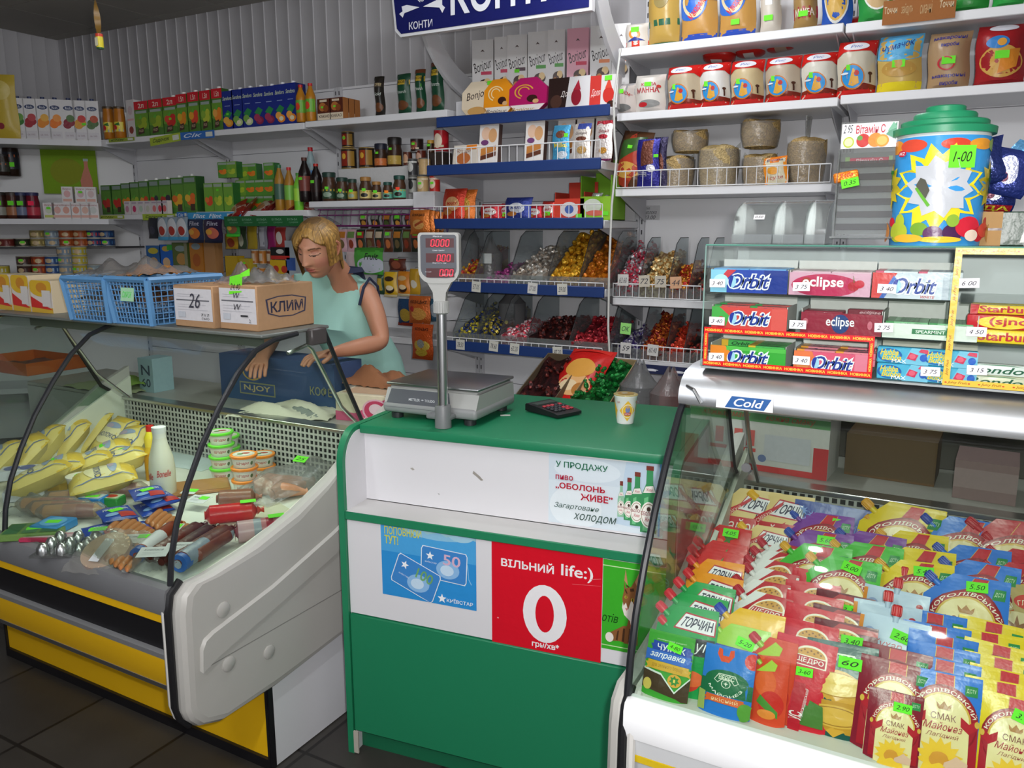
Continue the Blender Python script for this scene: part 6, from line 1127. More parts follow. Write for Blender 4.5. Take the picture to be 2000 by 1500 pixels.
# third shelf: mixed packs behind the fence
Z = 1.5955; Y = 3.46
for i, (px, yt, w, c, c2, n) in enumerate(((883, 366, 44, 'c83a24', 'e8b07a', 'red nut bag'), (905, 368, 40, 'd8742a', 'e0b04a', 'orange nut bag'), (958, 398, 40, 'b8202c', 'e8e0dc', 'flat red sweet pack'), (990, 396, 34, 'c8242c', 'f0e8e8', 'red toffee pack with a green tag'), (1010, 384, 52, '2a3a8a', 'd8dce8', 'blue and silver sweet bag'), (1045, 400, 40, 'c01f34', 'f0ece8', 'crimson toffee pack'), (1072, 392, 34, 'c8342c', 'f0e0dc', 'red pack with a green tag'))):
    y = Y+.02*(i % 2); h, x = hgt(px, yt, y, Z); place(bag(wx(px, w, y, Z), h, .04, c, [('e', .5, .5, .32, .22, c2), ('t', 'MARY', .25, .45, .75, .56, c, 'Bi'), ('e', .3, .25, .2, .1, 'c8803a')], 'fo'), 'sweet_bag', n+' on the third navy shelf', 'sweet bag', px, y, Z, 'bags on the third navy shelf', (radians(-14), 0, radians(R.uniform(-8, 8))), [gt(.03, .0, h*.3, -.022)] if i in (3, 6) else [])
def tray(w, h, hb, d, col, side, items=()):
    m = M(); m.box(-w/2, w/2, 0, .003, 0, h, col, 'ca'); m.box(-w/2, -w/2+.003, .003, d, 0, hb, side, 'ca'); m.box(w/2-.003, w/2, .003, d, 0, hb, side, 'ca'); m.box(-w/2, w/2, d-.003, d, 0, hb*1.4, side, 'ca'); m.box(-w/2, w/2, .003, d, 0, .003, side, 'ca'); m.art(fr(w, h), items, 'ca'); return m, []
h, x = hgt(1112, 388, 3.45, Z); place(tray(.15, h, h*1.3, .16, 'd8402a', 'c83a28', [('e', .5, .5, .3, .35, 'e8e0e0'), ('e', .5, .5, .15, .2, '4a6ab8')]), 'card_tray', 'red card tray with a white roundel on the third navy shelf', 'tray', 1112, 3.45, Z, None, 0, [gt(.03, .05, .02, -.003)])
h, x = hgt(1163, 372, 3.45, Z); place(tray(.15, h*.8, h*1.5, .18, '8cc02c', '7ab028', [('e', .4, .6, .3, .3, 'd8e0d0'), ('e', .5, .3, .3, .12, 'd86a5a')]), 'card_tray', 'lime green card tray at the right of the third navy shelf', 'tray', 1163, 3.45, Z, None, 0, [gt(.03, .05, .03, -.003)])
for i in range(5): place(bag(.05, .05, .03, 'd8e0dc', [('r', .2, .3, .8, .7, '7ab88a', 3)], 'fo'), 'sweet_bag', 'small white sweet bag heaped in the lime green tray', 'sweet bag', V((sx(1163, 3.5, Z)-.045+i*.022, 3.52+.02*(i % 2), 0)), 0, Z+.05+.012*(i % 3), 'white sweets in the lime tray', (radians(R.uniform(-40, 20)), R.uniform(-.5, .5), R.uniform(-.5, .5)))
# ================================================================ loose sweets in the clear bins
def candy(c, c2, kind=0):
    m = M(); r = .011
    if kind == 0:   # twisted wrapper
        m.lathe([(.009, -.026, c), (.006, -.021, c), (.0025, -.0135, c2), (.0085, -.011, c), (r, -.004, c), (r, .004, c2), (.0085, .011, c), (.0025, .0135, c), (.006, .021, c2), (.009, .026, c2)], 8, 'fo', ax='x')
    elif kind == 1: m.box(-.02, .02, -.008, .008, -.006, .006, c, 'fo', .003, 1); m.box(-.006, .006, -.0084, .0084, -.0064, .0064, c2, 'fo')
    else: m.lathe([(0, -.012, c), (.009, -.009, c), (.0125, 0, c2), (.009, .009, c), (0, .013, c)], 8, 'fo')
    n = Node('wrapped_sweet', m); n.src = m; return n
def heap(x0, x1, y0, y1, z, zf, zb, sw, n, lab, grp, seed=1):
    "a filled bin: sloping bed of sweets, the top layer as single pieces"
    q = random.Random(seed); n = int(n*1.9); P = []
    for k in range(n):
        u, v = q.random(), q.random()**1.15; top = zf+(zb-zf)*v
        P.append((v, x0+.016+(x1-x0-.032)*u, y0+.014+(y1-y0-.03)*v, max(z+.013, top-.008-q.random()*.02+.010*sin(u*9+seed)), (q.uniform(-1, 1), q.uniform(-1, 1), q.uniform(0, 3.1)), k % len(sw)))
    P.sort(); ni = int(n*.17); xm = M()
    for i, (v, x, y, zz, r, k) in enumerate(P):
        if i < ni: put(sw[k], lab, 'sweet', (x, y, zz), r, group=grp)
        else:
            from mathutils import Euler
            mx = Euler(r).to_matrix().to_4x4(); mx.translation = (x, y, zz); xm.join(sw[k].src, mx)
    m = M(); c = sw[0].bed
    f = lambda u, v: (x0+.006+(x1-x0-.012)*u, y0+.005+(y1-y0-.012)*v, z+.001+max(.006, zf-.022-z+(zb-zf)*v+.006*sin(u*11+v*7+seed)))
    def cc(u, v): return c[int(abs(sin(u*43.7+seed)*91+cos(v*37.3+seed)*57)) % len(c)]
    m.sheet(f, 16, 14, cc, 'fo'); e = [(u/8, 0) for u in range(9)]
    m.sheet(lambda u, v: (f(u, 0)[0], f(u, 0)[1], z+.001+(f(u, 0)[2]-z-.001)*v), 16, 4, cc, 'fo'); m.sheet(lambda u, v: (x0+.006, y0+.005+(y1-y0-.012)*u, z+.001+(f(0, u)[2]-z-.001)*v), 8, 3, cc, 'fo', True); m.sheet(lambda u, v: (x1-.006, y0+.005+(y1-y0-.012)*u, z+.001+(f(1, u)[2]-z-.001)*v), 8, 3, cc, 'fo')
    m.join(xm); o = put(Node('sweet_heap', m, stuff=True), 'packed bed of '+grp, 'sweets', (0, 0, 0), kind='stuff')
def bins(edges, y0, y1, z, hf, hb, lab, tags=()):
    ch = []
    def side(x):
        m = M(); m.prism([(y0, z), (y0, z+hf), (y0+.12, z+hb*.9), (y0+.17, z+hb), (y1, z+hb), (y1, z)], 'x', x-.0012, x+.0012, 'e2e7e8', 'pl'); m.tube([(x, y0, z+hf), (x, y0+.12, z+hb*.9), (x, y0+.17, z+hb), (x, y1, z+hb)], .0018, '3c3e40', 'pa', 4); return m
    for i, x in enumerate(edges): ch.append(Node('divider', side(x)))
    f = M(); f.box(edges[0], edges[-1], y0-.003, y0-.0008, z, z+hf, 'e6eaea', 'pl'); ch.append(Node('front_strip', f))
    b = M(); b.box(edges[0], edges[-1], y0, y1, z-.0005, z+.001, 'dfe4e4', 'pl'); ch.append(Node('bin_floor', b))
    for t, px, py, yy, c in tags: ch.append(tag(t, at(px, py, 1, yy), .052, .052, (0, radians(R.uniform(-5, 5)), 0), c, '3a3a44', label='white handwritten price card'))
    put(Node('sweet_bin_row', None, ch), lab, 'sweet bins', (0, 0, 0))
def sw(c, c2, kind=0, bed=None):
    n = [candy(c, c2, kind), candy(c2, c, kind)]; n[0].bed = bed or [c, c2, c]; n[1].bed = n[0].bed; return n
GOLD = sw('d89a1c', 'e8b83a', 2, ['c8881a', 'a86a14', 'e0aa34', '7a4a10']); AMB = sw('c8781a', 'b8641a', 2, ['a85a14', '8a4a10', 'c87a1c']); WHT = sw('d8d4cc', 'b8a898', 1, ['c8c4bc', 'a89888', '8a8078']); PNK = sw('b84a9a', 'd86ab0', 0, ['8a3a7a', '6a5a60']); YRD = sw('d8a82a', 'b83a3a', 0, ['c8902a', '9a3a34'])
NVY = sw('26305a', 'c8b44a', 0, ['1e2648', '3a4468', '8a803a']); NYE = sw('3a4a80', 'd8c84a', 1, ['2a3a6a', 'b0a840', '4a5a7a']); PWH = sw('d84a5a', 'e8ccd0', 2, ['c03a4c', 'd8a8ac']); DBR = sw('3a1a1c', '6a2a24', 1, ['2a1416', '4a2020']); DRD = sw('8a1a28', 'c83a44', 0, ['6a1420', 'a02a34']); SLR = sw('a8a4a8', 'c03a50', 0, ['8a868c', 'a0384a']); CRM = sw('d8c490', 'b88a4a', 1, ['c0a870', '8a6434']); RGD = sw('b02a1c', 'd8942a', 0, ['8a2018', 'b8702a']); RGO = sw('8a1f1c', 'c86a2a', 0, ['701818', 'a85a2a']); PSV = sw('4a3a7a', 'b8b4c4', 2, ['3a3060', '8a8890']); ORD = sw('d84a2a', 'c83a2a', 0, ['b83a24', 'd85a34']); MIX = sw('6a5a4a', 'a83a34', 1, ['4a4038', '7a3a30']); GRN = sw('1f8a3c', '146a2c', 0, ['14602a', '1c7a38', '0f4a20'])
def ex(pxs, y, z): return [sx(p, y, z) for p in pxs]
Yb = 3.445; Zb = 1.287; e1 = ex((893, 928, 995, 1070, 1132, 1188), Yb, Zb+.05)
bins(e1, Yb, 3.80, Zb, .05, .26, 'clear sweet bins on the fourth navy shelf', (('57.05', 930, 560, 3.415, 'd2d0c6'), ('37.00', 1040, 563, 3.415, 'd8d6d2'), ('59.00', 1098, 565, 3.415, 'd2d0c6')))
for a, b, s_, zf, zb, n, nm in ((0, 1, YRD, .07, .19, 26, 'red and yellow'), (1, 2, PNK, .02, .1, 26, 'pink and purple'), (2, 3, WHT, .07, .19, 44, 'white'), (3, 4, GOLD, .06, .27, 60, 'golden'), (4, 5, AMB, .06, .27, 52, 'amber')): heap(e1[a], e1[b], Yb, 3.8, Zb+.001, Zb+zf, Zb+zb, s_, n, nm+' wrapped sweet in the upper navy edged bins', nm+' sweets in the upper bins', a+3)
Zb = .987; e2 = ex((885, 930, 975, 1030, 1112, 1188), Yb, Zb+.05)
bins(e2, Yb, 3.80, Zb, .05, .24, 'clear sweet bins on the lowest navy shelf', (('78.50', 899, 673, 3.415, 'd2d0c6'), ('78.60', 964, 676, 3.415, 'd2d0c6'), ('62.20', 1005, 681, 3.415, 'd2d0c6'), ('87.20', 1089, 688, 3.415, 'd2d0c6'), ('69', 1155, 697, 3.415, 'd8d6d2')))
for a, b, s_, zf, zb, n, nm in ((0, 1, NYE, .07, .17, 34, 'yellow and navy'), (1, 2, NVY, .07, .18, 34, 'navy'), (2, 3, PWH, .07, .11, 42, 'pink and white'), (3, 4, DBR, .07, .14, 44, 'dark brown'), (4, 5, DRD, .06, .15, 52, 'dark red')): heap(e2[a], e2[b], Yb, 3.8, Zb+.001, Zb+zf, Zb+zb, s_, n, nm+' wrapped sweet in the lower navy edged bins', nm+' sweets in the lower bins', a+11)
Yb = 3.505; Zb = 1.247; e3 = ex((1197, 1246, 1303, 1345, 1376), Yb, Zb+.05)
bins(e3, Yb, 3.80, Zb, .05, .27, 'clear sweet bins beside the amber sweets', (('63.60', 1217, 547, 3.483, 'd2d0cc'), ('72', 1258, 549, 3.483, 'c8c0b0'), ('75', 1290, 550, 3.483, 'c8c0b0'), ('44', 1320, 552, 3.483, 'd8a884')))
for a, b, s_, zf, zb, n, nm in ((0, 1, SLR, .06, .24, 50, 'silver and red'), (1, 2, CRM, .06, .22, 50, 'cream and gold'), (2, 3, RGD, .06, .16, 40, 'red and gold'), (3, 4, MIX, .05, .12, 20, 'dull mixed')): heap(e3[a], e3[b], Yb, 3.8, Zb+.001, Zb+zf, Zb+zb, s_, n, nm+' wrapped sweet in the white bay bins', nm+' sweets in the white bay', a+19)
Zb = .962; e4 = ex((1197, 1250, 1300, 1335, 1372), Yb, Zb+.05)
bins(e4, Yb, 3.80, Zb, .05, .27, 'lower clear sweet bins above the cloud mark strip', (('59', 1222, 680, 3.483, 'd2d0cc'), ('60.40', 1275, 684, 3.483, 'd2d0cc'), ('OK', 1222, 642, 3.483, '9ae07a')))
for a, b, s_, zf, zb, n, nm in ((0, 1, PSV, .06, .13, 40, 'purple and silver'), (1, 2, RGO, .06, .2, 44, 'rust and gold'), (2, 3, ORD, .05, .15, 40, 'orange red'), (3, 4, MIX, .05, .1, 20, 'brown mixed')): heap(e4[a], e4[b], Yb, 3.8, Zb+.001, Zb+zf, Zb+zb, s_, n, nm+' wrapped sweet in the lower white bay bins', nm+' sweets in the lower white bay', a+29)
def filmbag(w, h, d, tint='c8cccc'):
    m = M(); n = 14; m.sheet(lambda u, v: (w/2*cos(2*pi*u)*(1-.85*max(0, (v-.62)/.38)**.7+.04*sin(u*40))*(.9+.1*v), d/2*sin(2*pi*u)*(1-.85*max(0, (v-.62)/.38)**.7), h*v+(.012*sin(u*25) if v > .9 else 0)), n*2, 10, tint, 'fi'); return m, []
place(filmbag(.13, .2, .12), 'plastic_bag', 'clear knotted bag standing in the pink sweets bin', 'plastic bag', 958, 3.6, 1.31, None, 0, [tag('', (.02, -.066, .1), .05, .05, (0, 0, 0), 'c8ccca', label='white paper note')])
place(filmbag(.1, .24, .1, 'b8bcc0'), 'plastic_bag', 'clear tied bag in the red and yellow sweets bin', 'plastic bag', 918, 3.62, 1.36)
place(filmbag(.15, .2, .14, '5a6488'), 'plastic_bag', 'tied dark blue bag of sweets behind the pink and white ones', 'plastic bag', 1000, 3.66, 1.06)
# bottom tier in front: open boxes and bags
def crate(px0, px1, yf, zf, d, col, tilt, lab, hs=.05, items=()):
    x0, x1 = sx(px0, yf, zf), sx(px1, yf, zf); w = x1-x0; m = M(); m.box(0, w, 0, d, 0, .004, col, 'ca'); m.box(0, w, 0, .004, .004, hs, col, 'ca'); m.box(0, w, d-.004, d, .004, hs, col, 'ca')
    for a in (0, w-.004): m.box(a, a+.004, .004, d-.004, .004, hs, col, 'ca')
    m.art(lambda u, v: (u*w, 0, v*hs), items, 'ca', asp=w/hs); put(Node('open_carton', m), lab, 'carton', (x0, yf, zf), (radians(tilt), 0, 0)); return x0, x1
for i, (a, b, col, lab, s_) in enumerate(((1008, 1085, '6a5a44', 'open carton of dark sweets behind the scale', DBR), (1112, 1190, 'a08a64', 'open carton of green sweets behind the counter', GRN))):
    x0, x1 = crate(a, b, 3.0, .80, .36, col, 24, lab); ct, st = cos(radians(24)), sin(radians(24)); q = random.Random(5+i)
    m = M(); m.sheet(lambda u, v: (x0+.006+(x1-x0-.012)*u, 3.0+(.006+.346*v)*ct-.03*st, .80+(.006+.346*v)*st+.03*ct+.012*sin(u*8+v*9)), 14, 16, lambda u, v: s_[0].bed[int(abs(sin(u*43.7)*91+cos(v*37.3)*57)) % len(s_[0].bed)], 'fo'); nm = ('dark brown sweets', 'green sweets')[i]
    put(Node('sweet_heap', m, stuff=True), 'packed bed of '+nm+' in the open carton', 'sweets', (0, 0, 0), kind='stuff')
    for k in range(30 if i else 18):
        u, v = q.random(), q.random(); put(s_[k % 2], nm[:-1]+' lying in the tilted open carton', 'sweet', (x0+.02+(x1-x0-.04)*u, 3.0+.346*v*ct-.045*st, .80+.346*v*st+.045*ct+.012*sin(u*8+v*9)), (q.uniform(-1, 1), q.uniform(-1, 1), q.uniform(0, 3)), group=nm+' in the open carton')
m = bag(.22, .40, .07, 'c81f1c', [('e', .5, .42, .38, .16, 'e8b47a'), ('e', .5, .66, .34, .14, 'e0a24a'), ('e', .4, .4, .22, .08, 'f0d8b0'), ('e', .7, .36, .16, .09, 'b87a3a'), ('r', .05, .92, .95, .97, 'd8342c', 4)])
place(m, 'biscuit_bag', 'red and yellow biscuit bag leaning between the open cartons', 'biscuit bag', 1092, 3.02, .76, None, (radians(-50), 0, radians(-6)))
for i, (px, c, zz) in enumerate(((1248, 'a8acae', .78), (1308, 'c87a6a', .76))):
    place(filmbag(.17, .24, .16, c), 'plastic_bag', ['big clear tied bag standing behind the sour cream cup', 'tied bag of orange red sweets near the right case'][i], 'plastic bag', px, 3.1, zz, None, .4*i)
q = random.Random(3); PALE = sw('b8c8b8', '7a9a80', 0)
for k in range(26): put((PALE if k % 2 else ORD)[k % 2] if k < 30 else PALE[0], 'pale or orange sweet scattered behind the cup near the right case', 'sweet', (sx(1235+q.random()*110, 3.02, .7), 2.98+q.random()*.2, .715+q.random()*.05), (q.uniform(-1, 1), 0, q.uniform(0, 3)), group='sweets scattered near the right case')
m = M(); x0, x1 = sx(1225, 2.96, .7), sx(1345, 2.96, .7); m.box(x0, x1, 2.96, 3.3, .69, .70, 'c9c9c4', 'pa'); fence(m, x0, x1, 2.955, .70, .74, .03); m.box(x0, x1, 3.2, 3.3, .0, .69, 'b9b9b6'); put(Node('wire_basket_shelf', m), 'low white wire fronted shelf behind the sour cream cup', 'shelf', (0, 0, 0))
m = M(); x0, x1 = sx(985, 3.0, .75), sx(1215, 3.0, .75); m.box(x0, x1, 2.98, 3.4, .72, .755, 'b8b6b0', 'pa'); m.box(x0+.02, x1-.02, 3.1, 3.38, 0, .72, 'a8a6a0'); put(Node('low_bench', m), 'grey bench carrying the open cartons behind the counter', 'bench', (0, 0, 0))
pts = [at(px, py, 1, 3.38) for px, py in ((1212, 95), (1199, 200), (1200, 262), (1204, 310), (1195, 400), (1190, 520), (1188, 640), (1192, 720), (1199, 770), (1190, 800))]
m = M(); m.tube(pts, .005, 'd4d4d0', 'pa', 6); put(Node('power_cable', m), 'white power cable running down between the two sweets bays', 'cable', (0, 0, 0))
# ================================================================ right white bays
m = M(); m.box(0, .1, 0, .001, 0, .07, 'c8c8ca', 'ca'); m.art(lambda u, v: (u*.1, 0, v*.07), [('t', 'Сухе', .1, .68, .5, .92, '3a3a44', 'i'), ('t', 'молоко', .25, .4, .85, .62, '3a3a44', 'i'), ('t', '33.00', .2, .06, .8, .32, '3a3a44', 'i')], 'ca', .0004)
p = at(1250, 430, 1, 3.858); put(Node('paper_note', m), 'handwritten paper note on the panel above the sweets', 'note', (p.x, 3.858, p.z))
Z = 1.7355
place(bag(.16, .26, .09, '5a3a24', [('p', [(0, .1), (.6, 0), (1, .5), (.5, 1)], 'a83a28'), ('e', .5, .3, .4, .14, 'c89a4a'), ('p', [(.2, .45), (.9, .7), (.9, .9), (.2, .8)], '3a5a2c')]), 'chips_bag', 'brown and green snack bag at the left of the wire fence', 'snack bag', 1224, 3.56, Z, None, (radians(-10), radians(8), radians(-12)), [gt(.025, 0, .18, -.05)])
h, x = hgt(1266, 272, 3.53, Z); place(bag(wx(1266, 44, 3.53, Z), h, .03, '2c2a86', [('p', [(.2, .45), (.8, .5), (.75, .98), (.25, .95)], '6a3a2c'), ('t', 'Alpella', .12, .06, .3, .5, 'e0e0ec', 'Bi', 90), ('e', .65, .4, .2, .08, 'd8d4dc')], 'fo'), 'wafer_bag', 'tall blue wafer bag standing behind the fence', 'wafer bag', 1266, 3.53, Z, None, 0, [gt(.022, .04, h*.65, -.017)])
place(bag(.06, .22, .02, '2a2446', [('e', .5, .5, .3, .2, '6a3a2a')], 'fo'), 'wafer_bag', 'narrow dark wafer bar beside the tall blue bag', 'wafer bag', 1290, 3.56, Z)
def grainbag(w, h, d, c, tie=False):
    m = M(); m.sheet(lambda u, v: (w/2*cos(2*pi*u)*(1-.18*(1-v)**3-.07*v**4)*(1+.03*sin(u*19)), d/2*sin(2*pi*u)*(1-.15*(1-v)**3)*(1+.04*sin(u*13+v*5)), h*v+(.012*sin(u*17) if v > .97 else 0)), 24, 8, c, 'gr'); m.sheet(lambda u, v: (w/2*.93*v*cos(2*pi*u), d/2*.93*v*sin(2*pi*u), h*(.985+.13*(1-v*v))+.012*sin(u*17)*v), 24, 3, c, 'gr', True)
    f = M(); f.sheet(lambda u, v: (w/2*1.02*cos(2*pi*u)*(1-.15*(1-v)**3)*(1+.03*sin(u*19)), d/2*1.02*sin(2*pi*u)*(1-.1*(1-v)**3), h*.97*v+.002), 24, 8, 'e4e2da', 'fi')
    if tie: f.sheet(lambda u, v: (w*.1*(1+v*1.5*abs(sin(u*5)))*cos(2*pi*u), w*.04*sin(2*pi*u), h*1.02+.10*v), 12, 4, 'd8d8d4', 'fi')
    else:
        for s_ in (-1, 1): f.add([(s_*w*.35, 0, h*1.02), (s_*w*.52, .01, h*1.03), (s_*w*.5, 0, h*1.18)], [(0, 1, 2)], 'd8d8d4', 'fi')
    return m, [Node('film_wrap', f, label='clear film wrap')]
for i, (px, yt, w, z0, tie) in enumerate(((1322, 311, 68, 0, 0), (1404, 292, 80, 0, 0), (1486, 308, 70, 0, 0), (1350, 260, 72, .155, 0), (1487, 240, 86, .16, 0), (1575, 278, 92, 0, 1))):
    y = 3.63; z = Z+z0; h, x = hgt(px, yt, y, z); w = wx(px, w, y, z)
    place(grainbag(w, h, .15, 'b89a62' if i != 1 else 'c4ab76', tie), 'pasta_bag', ['pasta bag at the left behind the fence', 'pale cereal bag second from the left behind the fence', 'pasta bag under the highest one', 'pasta bag stacked on the leftmost one', 'highest pasta bag of the stack', 'large knotted pasta bag at the right end'][i], 'pasta bag', px, y, z, 'loose pasta bags', .3*i)
h, x = hgt(1519, 306, 3.53, Z); place(bag(wx(1519, 46, 3.53, Z), h, .03, 'd8d0b4', [('r', 0, .78, 1, 1, 'e07a1c', 3), ('t', 'Верміш', .15, .82, .85, .92, '3a2a6a', 'b'), ('e', .4, .5, .25, .14, 'e8a03a'), ('t', 'супи', .2, .14, .8, .28, 'a82434', 'i'), ('r', 0, 0, .12, .78, 'e8902a', 3), ('r', .88, 0, 1, .78, 'e8902a', 3)]), 'noodle_pack', 'orange and cream noodle pack leaning on the pasta bags', 'noodle pack', 1519, 3.53, Z, None, (radians(-6), radians(-6), 0))
Z = 2.0625; Y = 3.575
def ricebag(w, h, grain):
    m = M(); A = bag(w, h, .09, grain, [('r', 0, 0, 1, .15, 'c4211c', 6), ('p', [(0, .13), (1, .13), (1, .2), (.7, .24), (.5, .2), (.2, .23), (0, .2)], '7a2a1c'), ('r', 0, .80, 1, 1, 'c4211c', 6), ('p', [(0, .82), (0, .72), (.14, .8)], 'c4211c'), ('p', [(1, .82), (1, .72), (.86, .8)], 'c4211c'), ('e', .46, .885, .34, .065, 'e0e0e6'), ('t', 'Рис', .3, .86, .62, .91, '5a78b8', 'i'), ('e', .40, .36, .31, .225, 'c8762a'), ('e', .40, .36, .28, .2, '2f8ed0'), ('p', [(.28, .22), (.4, .19), (.56, .24), (.54, .36), (.44, .36), (.4, .5), (.34, .38)], 'd8a03a'), ('e', .5, .42, .07, .05, 'b82a24'), ('e', .42, .46, .035, .04, 'e0a23a'), ('r', .82, .24, .86, .38, '4a2a1c', 2), ('e', .84, .4, .05, .03, '4a2a1c'), ('e', .2, .42, .09, .02, 'dfe8f0')]); return A
for i, (px, yt, w, g) in enumerate(((1337, 130, 66, 'b8a88e'), (1397, 124, 58, 'dcdad6'), (1460, 119, 64, 'c4b088'), (1530, 112, 70, 'b8a894'), (1601, 105, 70, 'd4d0c4'), (1673, 82, 76, 'c8c0ae'))):
    h, x = hgt(px, yt, Y, Z); place(ricebag(wx(px, w, Y, Z), h, g), 'rice_bag', 'standing red rice bag, '+NTH[i]+' from the left on the middle shelf', 'rice bag', px, Y, Z, 'standing red rice bags', radians(R.uniform(-4, 6)), [gt(.035, -.02, h*.52, -.048)])
def lying(w, h, d, c, c2):
    m = M(); m.sheet(lambda u, v: ((v-.5)*w, d/2*cos(2*pi*u)*(1-abs(2*v-1)**4)**.5, h/2+h/2*sin(2*pi*u)*(1-abs(2*v-1)**5)**.5), 16, 12, lambda u, v: c2 if (v > .3 and v < .7 and (u < .1 or u > .6) and u < .92) else c, 'gl', True); return m, []
for i, (px, py, w) in enumerate(((1405, 122, 66), (1468, 120, 62), (1530, 108, 66), (1603, 101, 72), (1680, 95, 70))):
    y = 3.69; x = sx(px, y, 2.3); z = Z+.172+.013*i; place(lying(wx(px, w, y, 2.3)*1.02, .075, .13, 'bc231d', 'b89a84' if i > 1 else 'd8d0cc'), 'rice_bag', 'red rice bag lying across the standing ones, '+NTH[i]+' from the left', 'rice bag', px, y, z+.03, 'lying red rice bags', (0, radians((6, 0, -6, -4, -2)[i]), 0))
for i, (px, yt, w, c, it, nm) in enumerate(((1221, 165, 46, 'c4bab4', [('r', 0, .62, 1, 1, 'a8a4a4', 4), ('a', 'ГОРОШОК', .5, .45, .4, .2, 150, 30, .1, 'b02a34'), ('e', .5, .2, .36, .12, '6a6a68'), ('e', .3, .25, .14, .08, 'a82a2c')], 'grey and white bag with red lettering'), (1271, 147, 58, 'd8d2ca', [('t', 'МАННА', .12, .5, .88, .64, 'b02a34', 'B'), ('t', 'КРУПА', .3, .68, .8, .76, 'b02a34', 'b'), ('e', .5, .22, .36, .1, '8a8a88'), ('e', .3, .2, .16, .06, 'b8242c'), ('e', .86, .66, .06, .04, 'c8403a')], 'white semolina bag with red lettering'), (1757, 70, 88, 'c8a85c', [('r', 0, .62, 1, 1, '5aa8d4', 5), ('e', .5, .64, .5, .1, '5aa8d4'), ('t', 'Чумачок', .1, .72, .85, .86, '1f3a8a', 'i', 12), ('r', 0, 0, 1, .2, 'e0cc2a', 5), ('e', .5, .42, .4, .14, 'b89048')], 'blue and yellow pasta bag'), (1853, 64, 84, 'a88a68', [('t', 'макаронні', .1, .84, .9, .92, '3a3a8a', 'b'), ('t', 'вироби', .3, .72, .74, .8, '3a3a8a', 'b'), ('t', 'макаронні', .1, .2, .9, .28, '3a3a8a', 'b'), ('t', 'вироби', .3, .08, .74, .16, '3a3a8a', 'b'), ('o', .45, .45, .22, .12, 'b8303a')], 'brown noodle bag with blue lettering'), (1953, 50, 100, '9a1f24', [('e', .5, .4, .44, .26, 'c89a48'), ('p', [(.4, .2), (.8, .3), (.9, .6), (.5, .55)], 'd8862a'), ('e', .42, .7, .24, .1, '2a7ac0'), ('e', .5, .7, .1, .06, 'd89a3a'), ('e', .5, .92, .3, .05, 'd0d0d8'), ('r', 0, 0, 1, .1, '8a1a20', 4)], 'large red pasta bag with a blue roundel'))):
    h, x = hgt(px, yt, Y, Z); place(bag(wx(px, w, Y, Z), h, .10, c, it, 'gl'), 'groats_bag', nm+' on the middle shelf', 'groats bag', px, Y, Z, None, radians(R.uniform(-5, 5)), [gt(.045 if i > 1 else .03, 0, h*.5 if i > 1 else h*.72, -.053)])
Z = 2.3355; Y = 3.58
MK = [('r', 0, 0, 1, .12, '2a4aa8', 4), ('e', .3, .62, .5, .3, '2f66c0'), ('o', .4, .62, .34, .26, 'd8c8a0', (0, 360), .22), ('t', 'Макарело', .18, .42, .84, .56, 'c82a24', 'B', 48), ('r', .6, .6, 1, 1, '2f66c0', 3)]
for i, (px, yt, w, hh, c, it, nm) in enumerate(((1245, 35, 44, .11, 'd8d2ca', [('r', 0, 0, 1, .32, 'cc3a28', 3), ('e', .5, .55, .26, .2, 'd88a3a'), ('e', .5, .55, .14, .12, 'e4e0dc'), ('p', [(.1, .3), (.9, .3), (.5, .45)], '2a3a8a')], 'small red and white box'), (1297, 0, 62, .26, 'b09048', [('r', 0, 0, 1, .06, '2c5a40', 4), ('r', 0, .32, 1, .42, '2c5a40', 4), ('e', .5, .75, .26, .16, '8a7a4a'), ('t', 'ПАСТА', .2, .8, .8, .9, 'd8d4c8', 'b')], 'green banded pasta bag'), (1366, 0, 72, .27, 'b88a48', MK, 'blue and tan pasta bag'), (1441, 0, 72, .27, 'b88a48', MK, 'second blue and tan pasta bag'), (1506, 0, 42, .22, 'c8c0b4', [('r', 0, .66, 1, 1, '5a88b8', 3), ('r', 0, .5, 1, .62, 'd8d8d8', 3)], 'white bottle shaped pack'), (1574, 0, 48, .2, '9a7a48', [('r', 0, .22, 1, .44, '9a2430', 4), ('t', 'МАКFА', .1, .26, .9, .4, 'e8dcd0', 'b'), ('r', 0, .8, 1, 1, '6a5a3a', 2)], 'narrow pasta bag with a maroon label'), (1636, 0, 62, .2, '2a52a8', [('e', .5, .5, .36, .4, 'c8a04a'), ('o', .5, .5, .4, .44, 'd8d8d4', (0, 360), .1)], 'blue pasta bag with a clear window'), (1712, 0, 70, .16, '2a8a3c', [('e', .55, .6, .34, .3, 'c8a878'), ('o', .55, .6, .38, .34, 'e0e0d8', (0, 360), .12)], 'green pack with a round window'), (1800, 0, 78, .15, '2f9a3a', [('e', .4, .7, .3, .3, '8a6a4a')], 'green pack behind the brown strip'), (1893, 0, 84, .14, '2a8a38', [('e', .5, .7, .3, .3, 'b89a70')], 'green pack right of the brown strip'), (1972, 0, 64, .13, '2f9a44', [('e', .5, .7, .3, .3, '8a7a5a')], 'green pack at the right edge of the top shelf'))):
    x = sx(px, Y, Z+.06); place(bag(wx(px, w, Y, Z+.05), hh, .07, c, it), 'groats_bag', nm+' on the highest shelf', 'groats bag', px, Y, Z, None, radians(R.uniform(-5, 5)), [gt(.035, 0, .06 if i > 2 else hh*.72, -.038)] if i in (0, 3, 4, 5) else [])
